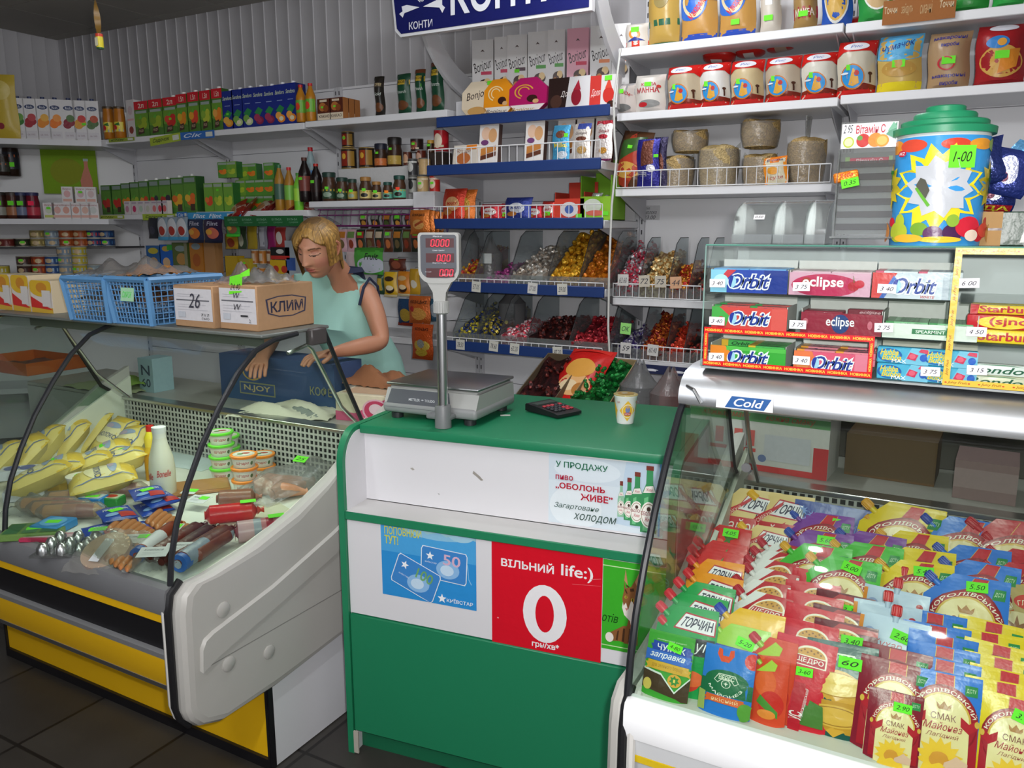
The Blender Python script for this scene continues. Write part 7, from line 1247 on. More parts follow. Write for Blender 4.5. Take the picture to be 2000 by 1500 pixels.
x0, x1 = sx(1724, 3.49, 2.34), sx(1867, 3.49, 2.34); m = M(); m.box(0, x1-x0, 0, .001, -.03, .055, '9a5f2c', 'ca'); m.art(lambda u, v: (u*(x1-x0), 0, -.03+v*.085), [('t', 'Точчи', .02, .45, .2, .75, 'd8c4a0', 'b'), ('t', 'зайдуть', .26, .3, .42, .8, 'c8a87a', 'l'), ('t', 'смачні', .52, .3, .68, .8, 'c8a87a', 'l'), ('t', 'Точчи', .78, .45, .97, .75, 'd8c4a0', 'b')], 'ca', asp=4); put(Node('shelf_talker', m), 'brown shelf strip with pale lettering on the highest shelf edge', 'shelf label', (x0, 3.486, 2.335))
# beside the tub on the gum case
m = M(); m.box(0, .16, 0, .1, 0, .062, '26402e', 'gl', .002, 1); m.box(.0, .035, -.0006, 0, .0, .062, 'b08a58', 'ca'); m.art(lambda u, v: (u*.16, -.0006, v*.062), [('r', 0, .45, .22, .52, '4a2a24', 2), ('e', .75, .1, .34, .75, 'c4c8c0', (0, 180)), ('e', .75, .1, .26, .6, '5a7a4a', (0, 180)), ('e', .75, .3, .1, .25, 'c8983a'), ('r', .45, .0, 1, .28, '1a1c1e', 2), ('t', 'NABEEL', .5, .05, .98, .24, 'b8b8b4', 'B')], 'gl', asp=2.6)
put(Node('sweets_carton', m), 'dark green carton with an arched emblem right of the fruit tub', 'carton', (sx(1915, 1.74, 1.56), 1.76, ZT))
for i, (px, py, c, c2, a) in enumerate(((1935, 300, '22306e', '8a98c8', -12), (1962, 318, '2a3880', 'b8bcd8', 14), (1990, 306, '5a98c8', 'c8dcec', 24), (1942, 378, '1f2c6c', 'c8ccd8', 4))):
    zt = at(px, py, 1, 1.82).z; place(bag(.075, .085, .03, c, [('e', .5, .55, .26, .3, c2), ('e', .4, .4, .14, .12, '6a3a4a'), ('r', .05, .02, .95, .16, 'a8202c' if i == 3 else c, 3)]+([('t', 'ДА', .3, .03, .9, .14, 'd8d03a', 'B')] if i == 3 else []), 'fo'), 'foil_sweet_bag', ['blue foil sweet bag directly beside the tub lid', 'blue and silver foil bag in the middle', 'light blue foil bag at the right edge', 'navy foil bag with a red strip on the carton'][i], 'sweet bag', px, 1.80+.012*i, max(zt-.06, ZT+.063), 'foil sweet bags on the carton', (0, radians(a), 0))
# ================================================================ third level of the left bays: snacks, biscuits, spices
def hang(px, yt, yb, w, y, c, it, name, lab, cat, grp=None, mt='gl', tg=0, th=.02, hook=True):
    x = sx(px, y, 1.5); zb, zt = szz(yb, x, y), szz(yt, x, y); h = zt-zb; m, _ = bag(wx(px, w, y, zb), h, th, c, it, mt); n = Node(name, m)
    if hook: k = M(); k.tube([(0, .0, h-.004), (0, .0, h+.006), (0, .02, h+.008), (0, 3.855-y, h+.008)], .0018, 'd8d8d8', 'me', 5); n.ch.append(Node('hang_hook', k))
    if tg: n.ch.append(gt(.03, 0, h*.8, -.013))
    return put(n, lab, cat, (x, y, zb), (radians(-3), 0, radians(R.uniform(-4, 4))), group=grp)
for i, px in enumerate((319, 338, 357)): hang(px, 424, 469, 22, 3.5, '8a9aa8', [('e', .5, .55, .44, .4, 'ccd0d4'), ('e', .5, .4, .3, .2, 'a83428'), ('r', 0, 0, 1, .14, '4aa0cc', 3)], 'fish_snack_bag', NTH[i]+' grey hanging bag with a red fish, below the lime strip', 'snack bag', 'grey hanging fish snacks')
hang(300, 426, 466, 18, 3.52, '2a2c34', [('e', .5, .4, .3, .2, '3a3a48')], 'fish_snack_bag', 'black hanging snack bag left of the grey fish bags', 'snack bag')
for i, (px, c, a) in enumerate(((382, '26304e', 'c8702a'), (417, '2c1f3c', 'c86a54'), (456, '3a8a3a', '8a5a3a'))): hang(px, 428 if i < 2 else 426, 474 if i < 2 else 462, 33 if i < 2 else 26, 3.5, c, [('e', .5, .4, .36, .24, a), ('e', .3, .45, .2, .12, 'd8a03a'), ('t', 'Flint', .2, .72, .85, .9, 'b8b8c8', 'b'), ('r', 0, 0, 1, .12, '1a2038' if i < 2 else '4ac83a', 3)], 'crouton_bag', ['navy hanging snack bag', 'purple hanging snack bag', 'green hanging snack bag'][i]+' under the light blue strip', 'snack bag', 'hanging snacks under the blue strip')
m = M(); y = 3.48; x0, x1 = sx(438, y, 1.6), sx(592, y, 1.6); m.box(0, x1-x0, 0, .002, -.03, .028, '14602c', 'pa'); m.box(0, x1-x0, .002, .1, -.03, -.027, '14602c', 'pa')
for i in range(5): m.art(lambda u, v: (u*(x1-x0), 0, -.03+v*.058), [('t', 'БУЛЬБА', .05+i*.19, .55, .17+i*.19, .75, '8ab89a', 'l'), ('t', 'сухарики', .07+i*.19, .25, .18+i*.19, .42, '7aa88a', 'l')], 'pa')
put(Node('hanging_tray', m), 'dark green hanging tray of red crouton packs', 'tray', (x0, y, szz(432, x0, y)))
q = random.Random(9)
for i in range(11):
    px = 448+i*13.5; c = ('9a1f24', 'b8342c', 'a82028')[i % 3]; zz = szz(430, sx(px, 3.5, 1.6), 3.5)+.012+.012*(i % 3)
    place(bag(.12, .16, .03, c, [('p', [(.1, .1), (.5, .15), (.45, .9), (.1, .85)], 'd8c8b8'), ('t', 'HRUSTY', .55, .2, .85, .8, 'e8d8c8', 'b', 80), ('e', .3, .5, .15, .2, 'c88a5a')], 'fo'), 'crouton_pack', 'red foil crouton pack, '+NTH[i]+' from the left in the green tray', 'snack bag', px, 3.53+.006*i, zz, 'red crouton packs', (radians(-55), radians(q.uniform(-40, 40)), radians(q.uniform(-30, 30))), [gt(.03, .02, .1, -.018)] if i in (4, 9) else [])
Z1, Z2 = 1.2805, 1.2405
for i, (px, yt, w, z, c, it, nm) in enumerate(((300, 480, 28, Z1, '2a62a0', [('e', .5, .8, .36, .12, 'c8b83a'), ('e', .5, .35, .3, .2, 'c8a070')], 'blue biscuit box'), (325, 478, 26, Z1, '1f62c0', [('e', .5, .85, .3, .1, 'c8a84a'), ('e', .5, .35, .28, .18, 'd8b48a'), ('r', .6, .8, 1, 1, '3aa83a', 2)], 'brighter blue biscuit box'), (352, 474, 30, Z1, '5a6a34', [('e', .55, .8, .36, .1, '8a9a98'), ('e', .6, .45, .34, .2, 'b88a4a'), ('r', .8, 0, 1, 1, '8a8a6a', 3)], 'olive biscuit box'), (384, 470, 26, Z1, 'b8762a', [('e', .5, .82, .34, .1, '8a9aa0'), ('e', .5, .4, .3, .2, 'a85a24')], 'orange biscuit box'), (410, 468, 22, Z1, 'b08050', [], 'tan wafer block'))):
    y = 3.58; h, x = hgt(px, yt, y, z); place(carton(wx(px, w, y, z), h, .06, c, it), 'biscuit_box', nm+' on the shelf behind the blue baskets', 'box', px, y, z, 'boxes behind the blue baskets')
for i, (px, yt, w, z, c, it, nm) in enumerate(((452, 456, 24, 1.36, 'b8902a', [('e', .5, .4, .3, .3, '8a3a24')], 'yellow soup sachet'), (472, 443, 18, 1.36, '3a4a34', [('e', .5, .4, .3, .3, 'b8b8a0')], 'dark green sachet'), (492, 438, 20, 1.36, 'a8902a', [], 'mustard yellow sachet'), (513, 440, 18, 1.38, '8a8a94', [('r', .2, .1, .8, .9, 'b8b8c0', 3)], 'silver sachet'), (530, 440, 16, 1.38, '8a1a5a', [], 'magenta sachet'), (547, 444, 22, 1.38, 'a83a34', [('e', .5, .5, .3, .3, 'd8d0c8')], 'red and white sachet'))):
    hang(px, yt, 486, w, 3.6, c, it, 'soup_sachet', nm+' behind the saleswoman on the left bay', 'sachet', 'hanging sachets', 'gl')
for i in range(6):
    px = 498+(i % 3)*15; z = Z2+(.105 if i > 2 else 0); place(tin(.024, .085, ['a86a34', 'b8742c', '8a4a24'][i % 3], [('r', .3, .2, .7, .8, 'c8b49a', 3)], 'b8b4a8'), 'spice_jar', ('upper' if i > 2 else 'lower')+' small amber spice jar, '+NTH[i % 3]+' of three left of the saleswoman', 'jar', px, 3.62, z+.0003+(.0 if i < 3 else .0), 'small amber spice jars')
for i, (px, yt, w, z, c, it, nm) in enumerate(((478, 505, 20, Z2, 'b8a02a', [('e', .5, .5, .3, .3, 'c8502a')], 'yellow cube box'), (452, 500, 24, Z2, 'b8961f', [], 'mustard cube box'), (546, 483, 38, 1.36, '1c1c1c', [('r', 0, 0, 1, .3, 'b83028', 2), ('e', .5, .65, .2, .2, 'c8c8c4')], 'black and red tea box'), (546, 508, 38, Z2, 'd0a81a', [('e', .3, .6, .16, .16, 'b83a24'), ('e', .75, .6, .16, .16, 'b83a24')], 'yellow tea box'), (569, 470, 22, Z2, 'a8b0b8', [('r', .1, .3, .9, .6, '3a5aa0', 2)], 'silver and blue tin box'))):
    y = 3.57; h, x = hgt(px, yt, y, z); zz = z if z < 1.3 else szz(507, x, y)+.001; h = h if z < 1.3 else szz(yt, x, y)-zz; place(carton(wx(px, w, y, zz), h, .06, c, it), 'grocery_box', nm+' left of the saleswoman', 'box', px, y, zz, 'grocery boxes by the saleswoman', 0, [gt(.02, 0, h*.8)] if i == 0 else [])
# purple wire rack and spices right of the saleswoman
y = 3.42; x0, x1 = sx(622, y, 1.6), sx(850, y, 1.6); zt = szz(408, (x0+x1)/2, y); m = M()
for dz in (0, -.03, -.085): m.tube([(x0, y, zt+dz), (x1, y, zt+dz)], .003, '6a1f5c', 'pa', 5)
for i in range(15): x = x0+(x1-x0)*i/14; m.tube([(x, y+.02, zt+.004), (x, y, zt-.085), (x, y+.06, zt-.09), (x, y+.4, zt-.085)], .002, '5a1a50', 'pa', 5)
put(Node('wire_rack', m), 'purple wire rack under the coffee jar shelf', 'rack', (0, 0, 0))
DK = ['3a2a20', '2a3024', '4a2a1c', '24201e', '5a3424', '2e2a26']
for r, (y0, y1, n, pa, pb) in enumerate(((418, 446, 6, 712, 822), (448, 492, 9, 668, 812))):
    for i in range(n):
        px = pa+(pb-pa)*i/(n-1); pk = r == 1 and i in (0, 1)
        hang(px, y0, y1, 17, 3.66, 'c8a0a8' if pk else DK[(i*3+r) % 6], [('r', .1, .62, .9, .9, ['c8b49a', '8a8a80', 'b8742c', '6a8a4a', 'a83a34', 'b8a890'][(i+2*r) % 6], 3), ('e', .5, .35, .28, .2, ['c8903a', '6a5a3a', 'd88a3a', '8a3a24', '4a5a2c', 'b86a3a'][(i*2+r) % 6])], 'spice_sachet', ('upper' if r == 0 else 'lower')+' row '+('pink' if pk else 'dark')+' spice sachet, '+NTH[i]+' from the left behind the scale display', 'sachet', 'spice sachets', 'gl', (i+r) % 3 == 0, .012)
FR = [('e', .6, .35, .5, .3, 'b8bcc8'), ('t', 'Fruit', .4, .55, .9, .8, '2a2a2c', 'bi'), ('r', 0, .85, 1, 1, '3a7a2c', 3)]
for i, (px, yt, yb, w, y, c, it, nm, g) in enumerate(((718, 484, 536, 56, 3.56, '4a9a3a', FR, 'green fruit tea bag right of the saleswoman', 1), (695, 492, 530, 40, 3.6, 'c8b4b4', [('e', .75, .5, .22, .3, 'c8302c')], 'pale box with a red spot behind the green tea bag', 0), (775, 505, 530, 34, 3.6, '5a2a20', [('e', .5, .5, .3, .3, '8a4a34')], 'brown sachet beside the scale display', 1), (760, 531, 580, 25, 3.5, 'c8a01f', [('e', .5, .72, .36, .1, '3a2a1c'), ('e', .5, .3, .34, .16, '2a1c14'), ('e', .5, .36, .3, .1, 'e0d0b0'), ('r', 0, .0, 1, .1, 'd8c8a0', 3)], 'yellow coffee mix pack with a dark cup', 1), (786, 530, 578, 25, 3.5, 'c87a1f', [('e', .5, .72, .36, .1, 'c8a878'), ('e', .5, .3, .34, .16, '3a2418'), ('e', .5, .36, .3, .1, 'e0c8a0'), ('r', 0, 0, 1, .1, 'd8c8a0', 3)], 'orange coffee mix pack with a dark cup', 0), (808, 525, 575, 20, 3.5, 'c89a2a', [('e', .5, .4, .3, .16, 'd8d0c0')], 'amber coffee mix pack beside the scale', 0), (741, 536, 575, 14, 3.56, '2c4a34', [('r', .2, .2, .8, .8, 'b89a3a', 3)], 'narrow green and gold coffee stick pack', 0), (790, 584, 636, 34, 3.45, '2a4a70', [('e', .5, .4, .34, .24, 'b8983a'), ('r', 0, 0, 1, .12, 'a83a24', 3)], 'blue nut bag behind the orange one', 1), (816, 578, 632, 42, 3.42, 'c8642a', [('t', 'КОЗАЦЬКІ', .12, .7, .9, .84, '2a1c18', 'B'), ('e', .5, .35, .36, .22, 'd89a4a'), ('e', .2, .52, .1, .1, 'b82a2c')], 'orange nut bag at the middle height', 0), (848, 584, 628, 28, 3.45, '4a7a9a', [('e', .5, .5, .3, .3, 'b8c8d4')], 'pale blue nut bag behind the scale pole', 0), (820, 633, 702, 42, 3.40, 'c8541f', [('t', 'КОЗАЦЬКІ', .2, .8, .84, .9, '2a1c18', 'B'), ('e', .35, .4, .2, .13, 'd0b04a'), ('e', .7, .4, .2, .13, 'd0b04a'), ('e', .5, .45, .18, .12, '9a9a94'), ('e', .5, .2, .3, .1, 'c8a83a')], 'lowest orange nut bag with yellow nuts', 0))):
    hang(px, yt, yb, w, y, c, it, 'snack_bag' if i > 6 else 'drink_pack', nm, 'snack bag' if i > 6 else 'drink pack', None, 'fo' if i > 6 else 'gl', g, .03)
for i in range(5): hang(820+i*9, 410+i*1.5, 458-i, 40, 3.34+.035*i, 'c8702c' if i < 4 else '6a5a8a', [('t', 'КОЗАЦЬКІ', .2, .72, .84, .84, '2a1c18', 'B'), ('e', .5, .4, .3, .2, 'd8a05a'), ('p', [(.3, .3), (.8, .5), (.7, .56), (.3, .4)], 'a84a24')], 'snack_bag', ['front orange crisps bag of the hanging row', 'second orange crisps bag of the hanging row', 'third orange crisps bag of the hanging row', 'fourth orange crisps bag of the hanging row', 'violet bag at the back of the hanging crisps row'][i], 'snack bag', 'hanging orange crisps bags', 'fo', i == 0, .03)
# ================================================================ fly strip
m = M(); p = at(178, 0, 1, 2.0); q_ = at(196, 96, 1, 2.0)
s = M(); n = 30; zb, zt = q_.z+.055, CH-.01
s.sheet(lambda u, v: (p.x+(q_.x-p.x)*(1-v)**.8+(u-.5)*.022*cos(v*14), 2.0+(u-.5)*.022*sin(v*14), zb+(zt-zb)*v), 1, n, '7a5a1c', 'pa'); c = M(); c.lathe([(.012, 0, '2c5a34'), (.013, .005, 'd8c83a'), (.013, .042, 'c8402c'), (.013, .052, 'b83428')], 12, 'gl', (q_.x, 2.0, q_.z)); c.box(q_.x-.008, q_.x+.008, 1.986, 1.9868, q_.z+.01, q_.z+.038, 'd8d4b8', 'ca')
put(Node('fly_strip', s, [Node('strip_tube', c, label='yellow paper tube')]), 'brown sticky fly strip hanging from the ceiling', 'fly strip', (0, 0, 0))
# ================================================================ boxes and baskets on top of the left case
ZL = 1.2725
def ctn(x0, x1, y0, y1, h, lab, front, side):
    m = M(); m.box(x0, x1, y0, y1, 0, h, 'b08a66', 'ca', .003, 1); m.box(x0+.004, x1-.004, y0-.0006, y0-.0001, .02, h-.01, 'd4d2d6', 'ca'); m.art(lambda u, v: (x0+.004+u*(x1-x0-.008), y0-.0006, .02+v*(h-.03)), front, 'ca')
    m.art(lambda u, v: (x1, y0+u*(y1-y0), v*h), side, 'ca'); m.box(x0, x1, (y0+y1)/2-.001, (y0+y1)/2+.001, h, h+.0006, '8a6a4c', 'ca'); return put(Node('cardboard_box', m), lab, 'box', (0, 0, ZL))
LN = [('r', .06, .62, .94, .66, '6a6a70', 2), ('r', .1, .75, .8, .76, 'a8a8b0', 1), ('r', .1, .82, .7, .83, 'a8a8b0', 1), ('r', .1, .5, .85, .51, 'b0b0b8', 1), ('r', .1, .42, .7, .43, 'b0b0b8', 1), ('r', .1, .1, .3, .28, 'c0c4cc', 2), ('r', .1, .34, .9, .35, 'b0b0b8', 1)]
KL = [('p', [(.14, .68), (.36, .74), (.6, .74), (.86, .66), (.83, .34), (.6, .26), (.36, .27), (.17, .36)], '3a3850'), ('p', [(.17, .66), (.36, .715), (.6, .715), (.83, .64), (.805, .365), (.6, .285), (.36, .295), (.195, .38)], 'b08a66'), ('t', 'КЛИМ', .22, .38, .79, .62, '26243e', 'B')]
ctn(-1.845, -1.695, 1.603, 1.828, .128, 'cardboard box with a dark printed name on its side', LN+[('t', 'W', .42, .72, .6, .88, '2a2a34', 'i'), ('t', 'W', .42, .38, .62, .56, '2a2a34', 'i'), ('t', '2', .82, .04, .87, .14, '2a2a34', 'l'), ('r', .6, .2, .8, .25, '2a2a2e', 1)], KL)
ctn(-2.02, -1.855, 1.59, 1.775, .122, 'cardboard box with a scribbled white label between basket and other box', LN+[('t', '26', .4, .4, .72, .86, '3a3a46', 'i'), ('t', '717', .72, .16, .94, .24, '2a2a2e', 'l'), ('t', 'ГМО', .74, .05, .94, .12, '2a2a2e', 'l')], [])
m = M(); m.add([(0, 0, 0), (.05, 0, .008), (.05, .002, .06), (0, .002, .05)], [(0, 1, 2, 3)], '74e82c', 'ca'); m.add([(.045, .0, .05), (.07, .01, .055), (.066, .012, .075), (.04, .004, .06)], [(0, 1, 2, 3)], '74e82c', 'ca'); m.art(lambda u, v: (u*.05, .0006*0, .004+v*.05), [('t', '24.40', .1, .2, .9, .55, '22301a', 'i')], 'ca', .0008)
put(Node('price_card', m), 'bright green price card on top of the named cardboard box', 'price card', (-1.80, 1.601, ZL+.10), (radians(-6), 0, 0))
def crumple(w, d, h, c, seed, mt='fi'):
    m = M(); q = random.Random(seed); a = [q.uniform(5, 13) for _ in range(4)]
    m.sheet(lambda u, v: ((u-.5)*w, (v-.5)*d, h*max(0, (1-abs(2*u-1)**2.2)*(1-abs(2*v-1)**2.2))*(.7+.3*sin(u*a[0]+v*a[1]))+.008*abs(sin(u*a[2]*2+v*a[3]))), 18, 14, c, mt); return m
for i, (x, y, w, h, c, lab) in enumerate(((-1.83, 1.69, .12, .06, 'd8c8c8', 'crumpled film with pink contents on the scribbled box'), (-1.74, 1.69, .13, .05, 'c8ccc8', 'crumpled clear film on the named box'))): put(Node('plastic_film', crumple(w, .13, h, c, i+1)), lab, 'plastic bag', (x, y, ZL+.124+.006*i))
def basket(w, d, h, c):
    m = M(); t = .88
    def wall(P, Q, n, k):
        for i in range(n+1):
            a = i/n; b0 = V(P).lerp(V(Q), a); top = V((b0.x/t, b0.y/t, h)); m.tube([tuple(b0), tuple(top)], .0035 if i in (0, n) else .0018, c, 'pa', 4)
        for j in range(k+1):
            q_ = t+(1-t)*j/k; m.tube([(P[0]/t*q_, P[1]/t*q_, h*j/k), (Q[0]/t*q_, Q[1]/t*q_, h*j/k)], .004 if j in (0, k) else .0018, c, 'pa', 4)
    a, b = w/2*t, d/2*t; C4 = [(-a, -b, 0), (a, -b, 0), (a, b, 0), (-a, b, 0)]
    for i in range(4): wall(C4[i], C4[(i+1) % 4], 12, 8)
    for x, y in C4 and [(p[0], p[1]) for p in C4]: m.tube([(x, y, 0), (x/t, y/t, h)], .011, c, 'pa', 6)
    m.box(-a, a, -b, b, 0, .004, c); r = M(); w2, d2 = w/2, d/2
    for p, q_ in (((-w2, -d2), (w2, -d2)), ((w2, -d2), (w2, d2)), ((w2, d2), (-w2, d2)), ((-w2, d2), (-w2, -d2))): r.tube([(*p, h), (*q_, h)], .010, c, 'pa', 6)
    return Node('plastic_basket', m, [Node('rim', r)])
B1 = basket(.19, .27, .135, '5c8fbe'); B1.ch.append(tag('СИРОК', (.0, -.135, .09), .06, .04, (radians(-6), 0, 0), 'a8d8b0', '2ae02a', label='green lettered price tag'))
put(B1, 'blue plastic basket nearer the cardboard boxes', 'basket', (sx(290, 1.55, 1.4)-.095, 1.68, ZL), 0, group='blue plastic baskets'); put(basket(.21, .25, .13, '5c8fbe'), 'blue plastic basket further from the boxes', 'basket', (sx(204, 1.54, 1.4)-.105, 1.665, ZL), 0, group='blue plastic baskets')
for i, (x, c, lab) in enumerate(((sx(290, 1.55, 1.4)-.095, '6a4a34', 'dark sweets filling the nearer blue basket'), (sx(204, 1.54, 1.4)-.105, '5a5248', 'dull goods filling the further blue basket'))): put(Node('basket_contents', crumple(.16, .21, .05, c, 5+i, 'gr')), lab, 'goods', (x, 1.67, ZL+.06), kind='stuff')
m = crumple(.17, .16, .035, 'b87a34', 8, 'gr'); f = crumple(.22, .2, .055, 'd8d4cc', 9); put(Node('biscuit_bag', m, [Node('film_wrap', f, label='clear film wrap')]), 'clear bag of golden biscuits lying on the nearer blue basket', 'biscuit bag', (sx(290, 1.55, 1.4)-.1, 1.64, ZL+.14), (0, radians(-4), 0)); put(Node('plastic_film', crumple(.2, .18, .05, 'b8aca0', 12)), 'grey crumpled bag lying on the further blue basket', 'plastic bag', (sx(204, 1.54, 1.4)-.1, 1.66, ZL+.137))
for i, (px0, px1) in enumerate(((-8, 24), (26, 60), (62, 104))):
    y = 1.63+.0*i; x0, x1 = sx(px0, y, 1.3), sx(px1, y, 1.3); h = .125 if i < 2 else .11; m, _ = carton(x1-x0-.002, h, .12, 'd8cfc8', [('r', 0, .0, 1, .16, 'd0a83a', 2), ('p', [(0, .16), (1, .1), (.0, .5)], 'c8302a'), ('e', .5, .8, .55, .3, 'd8b02c'), ('e', .55, .78, .25, .16, 'c8862a'), ('r', .55, .2, .95, .7, 'd4d0cc', 2)], 'c8b89a')
    put(Node('snack_box', m), NTH[i]+' white, yellow and red snack box left of the baskets', 'box', ((x0+x1)/2, y, ZL), group='yellow and red snack boxes')
# ================================================================ things on the work shelf behind the left case
ZW = .8685
def wbox(px0, px1, py0, y, d, col, items, name, lab, cat='carton', z=ZW, rot=0):
    x0, x1 = sx(px0, y, z+.05), sx(px1, y, z+.05); h = szz(py0, (x0+x1)/2, y)-z; m, _ = carton(x1-x0, h, d, col, items, None, None, 'ca'); return put(Node(name, m), lab, cat, ((x0+x1)/2, y, z), rot)
wbox(432, 655, 700, 2.29, .16, '39507a', [('e', .3, .66, .09, .2, 'b8984a'), ('e', .3, .66, .075, .17, '39507a'), ('r', .18, .14, .5, .42, '8a8a6a', 2), ('r', .19, .17, .49, .39, '39507a', 2), ('t', 'N.JOY', .22, .2, .46, .36, 'b8a878', 'B'), ('t', 'КОФЕ', .8, .3, .98, .5, '8a8a6a', 'b')], 'drink_carton', 'dark blue carton behind the glass of the left case')
wbox(272, 300, 700, 2.2, .1, '9ab8c0', [('t', 'N', .2, .5, .8, .8, '3a4a5a', 'b'), ('t', '60', .2, .15, .8, .4, '3a4a5a', 'b')], 'small_carton', 'small pale blue carton beside the dark blue one', 'carton')
for i, (px, py, w, d, h, c, mt, lab, nm) in enumerate(((560, 770, .40, .2, .05, 'd8d4c0', 'ca', 'crumpled cream wrapping paper on the work shelf', 'wrapping_paper'), (590, 800, .2, .1, .03, 'c8d0d4', 'fi', 'white plastic film on the work shelf', 'plastic_film'), (215, 740, .42, .2, .03, 'a8b088', 'ca', 'pale green stack of paper sheets on the work shelf', 'paper_stack'), (240, 765, .25, .12, .02, '8ab048', 'ca', 'lime paper on the work shelf', 'wrapping_paper'))): p = V((sx(px, 2.18, .9), 2.18+.03*(i == 3), 0)); put(Node(nm, crumple(w, d, h, c, 20+i, mt)), lab, 'paper' if mt == 'ca' else 'plastic bag', (p.x, p.y, ZW+(.032 if i == 3 else .001)), radians(20-12*i))
m = M(); m.box(-.22, .22, -.15, .15, 0, .004, 'b8541f', 'pa'); 
for a in ((-.22, .22, -.15, -.145), (-.22, .22, .145, .15), (-.22, -.215, -.145, .145), (.215, .22, -.145, .145)): m.box(a[0], a[1], a[2], a[3], .004, .06, 'c8601f', 'pa')
p = at(60, 715, 1, 2.3); put(Node('plastic_tray', m), 'orange plastic tray at the far end of the work shelf', 'tray', (sx(60, 2.32, .9), 2.32, ZW)); put(Node('minced_stuffing', crumple(.36, .22, .05, '8a4434', 31, 'me2')), 'reddish goods lying in the orange tray', 'food', (sx(60, 2.32, .9), 2.32, ZW+.005), kind='stuff')
m = M(); w, d, h = .40, .22, .10; m.box(0, w, 0, d, 0, h, 'd8cdb4', 'ca', .003, 1); f = lambda u, v: (u*w, 0, v*h)
m.art(f, [('p', [(0, 0), (.6, 0), (1, .8), (1, 1), (.55, .95), (.2, .3), (0, .35)], 'c8547a'), ('e', .42, .45, .14, .42, 'd8a8b8'), ('e', .42, .45, .12, .36, 'b83a5c'), ('e', .42, .5, .07, .2, 'd8c0c8'), ('t', 'КОРЗИНА', .28, .04, .58, .18, 'e8d8d8', 'B'), ('e', .8, .2, .1, .12, 'c86a8a')], 'ca', asp=4); m.art(lambda u, v: (u*w, v*d, h), [('r', .04, .1, .96, .9, 'c8a88a', 3), ('p', [(.5, 0), (.9, 0), (1, .5), (.9, .6)], 'c86080')], 'ca')
p = at(640, 800, 1, 2.18); put(Node('pastry_box', m), 'cream and pink pastry box behind the weighing scale', 'box', (p.x+.02, 2.2, ZW), (0, radians(0), radians(9)))
for i, (px, w, c, lab) in enumerate(((300, .35, 'c8c4bc', 'grey box of goods'), )): pass
# behind the right case
wz = .8685
for i, (px0, px1, py0, y, col, it, nm, lab) in enumerate(((1345, 1620, 800, 2.30, 'cfcdca', [('r', 0, .80, 1, .94, '6aa06a', 2), ('t', 'кожна смаку', .1, .82, .45, .92, 'c8584c', 'i'), ('t', 'кожна смаку', .56, .82, .9, .92, 'c8584c', 'i'), ('r', 0, 0, 1, .10, 'c83a3c', 2), ('r', .9, .0, 1, .5, 'c03438', 2), ('r', .16, .3, .5, .36, 'd0504c', 2), ('p', [(.2, .4), (.26, .4), (.26, .66), (.2, .66)], 'd0605c'), ('p', [(.34, .4), (.4, .4), (.4, .66), (.34, .66)], 'd0605c'), ('p', [(.43, .4), (.49, .4), (.49, .66), (.43, .66)], 'd0605c'), ('r', .56, .2, .88, .62, 'c4c4cc', 2), ('e', .1, .3, .025, .08, '6a7aa8'), ('e', .55, .22, .03, .06, '6a7aa8')], 'printed_carton', 'white and red carton with a green band behind the mayonnaise'), (1652, 1830, 855, 2.38, '5a4428', [('r', 0, 0, 1, .05, '6a4a24', 2)], 'cardboard_box', 'brown cardboard box in shade behind the mayonnaise'), (1865, 1990, 905, 2.3, '8a7070', [('r', 0, .3, 1, .8, '9a8484', 2)], 'flat_box', 'flat pinkish box behind the mayonnaise at the right'))):
    x0, x1 = sx(px0, y, .95), sx(px1, y, .95); h = szz(py0, (x0+x1)/2, y)-wz; m, _ = carton(x1-x0, max(h, .03), .16, col, it, None, None, 'ca'); put(Node(nm, m), lab, 'carton', ((x0+x1)/2, y, wz), radians(-3))
# ================================================================ dairy and sausages on the deck of the left case
ZK = .6835
def dk(px, py, z=ZK+.02): p = at(px, py, 2, z); return V((p.x, min(max(p.y, 1.26), 2.0), ZK))
def lay(nd, lab, cat, px, py, dz=0, rot=(0, 0, 0), grp=None, ex=(), h=.02):
    p = dk(px, py, ZK+h); return put(nd, lab, cat, (p.x, p.y, ZK+.0005+dz), rot, group=grp, extra=ex)
def pillow(w, l, t, c, items, mt='gl'):
    "a sachet lying on its back, long side along y"
    def f(u, v, s=1):
        k = max(0, 1-abs(2*u-1)**3)**.8*max(0, 1-abs(2*v-1)**4)**.8; return ((u-.5)*w*(1-.08*k), (v-.5)*l, t*.5+s*t*.5*k)
    m = M(); m.sheet(f, 10, 12, c, mt); m.sheet(lambda u, v: f(u, v, -1), 6, 6, c, mt, True); m.art(f, items, mt, .001, asp=w/l); return m
MI = [('r', 0, 0, 1, .2, 'd8c060', 4), ('r', 0, .8, 1, 1, 'd8b84a', 4), ('e', .5, .5, .4, .24, 'e6dcae'), ('t', 'МОЛОКО', .2, .40, .85, .5, '3a4a7a', 'b'), ('e', .5, .68, .3, .07, '9aa8c0'), ('e', .4, .66, .16, .05, 'b8a8b8'), ('p', [(.86, .05), (.9, .2), (.86, .4), (.9, .6), (.86, .8), (.9, .95), (.88, .95), (.84, .8), (.88, .6), (.84, .4), (.88, .2)], '6a7aa0')]
ms = Node('milk_sachet', pillow(.125, .2, .085, 'e0cd7c', MI))
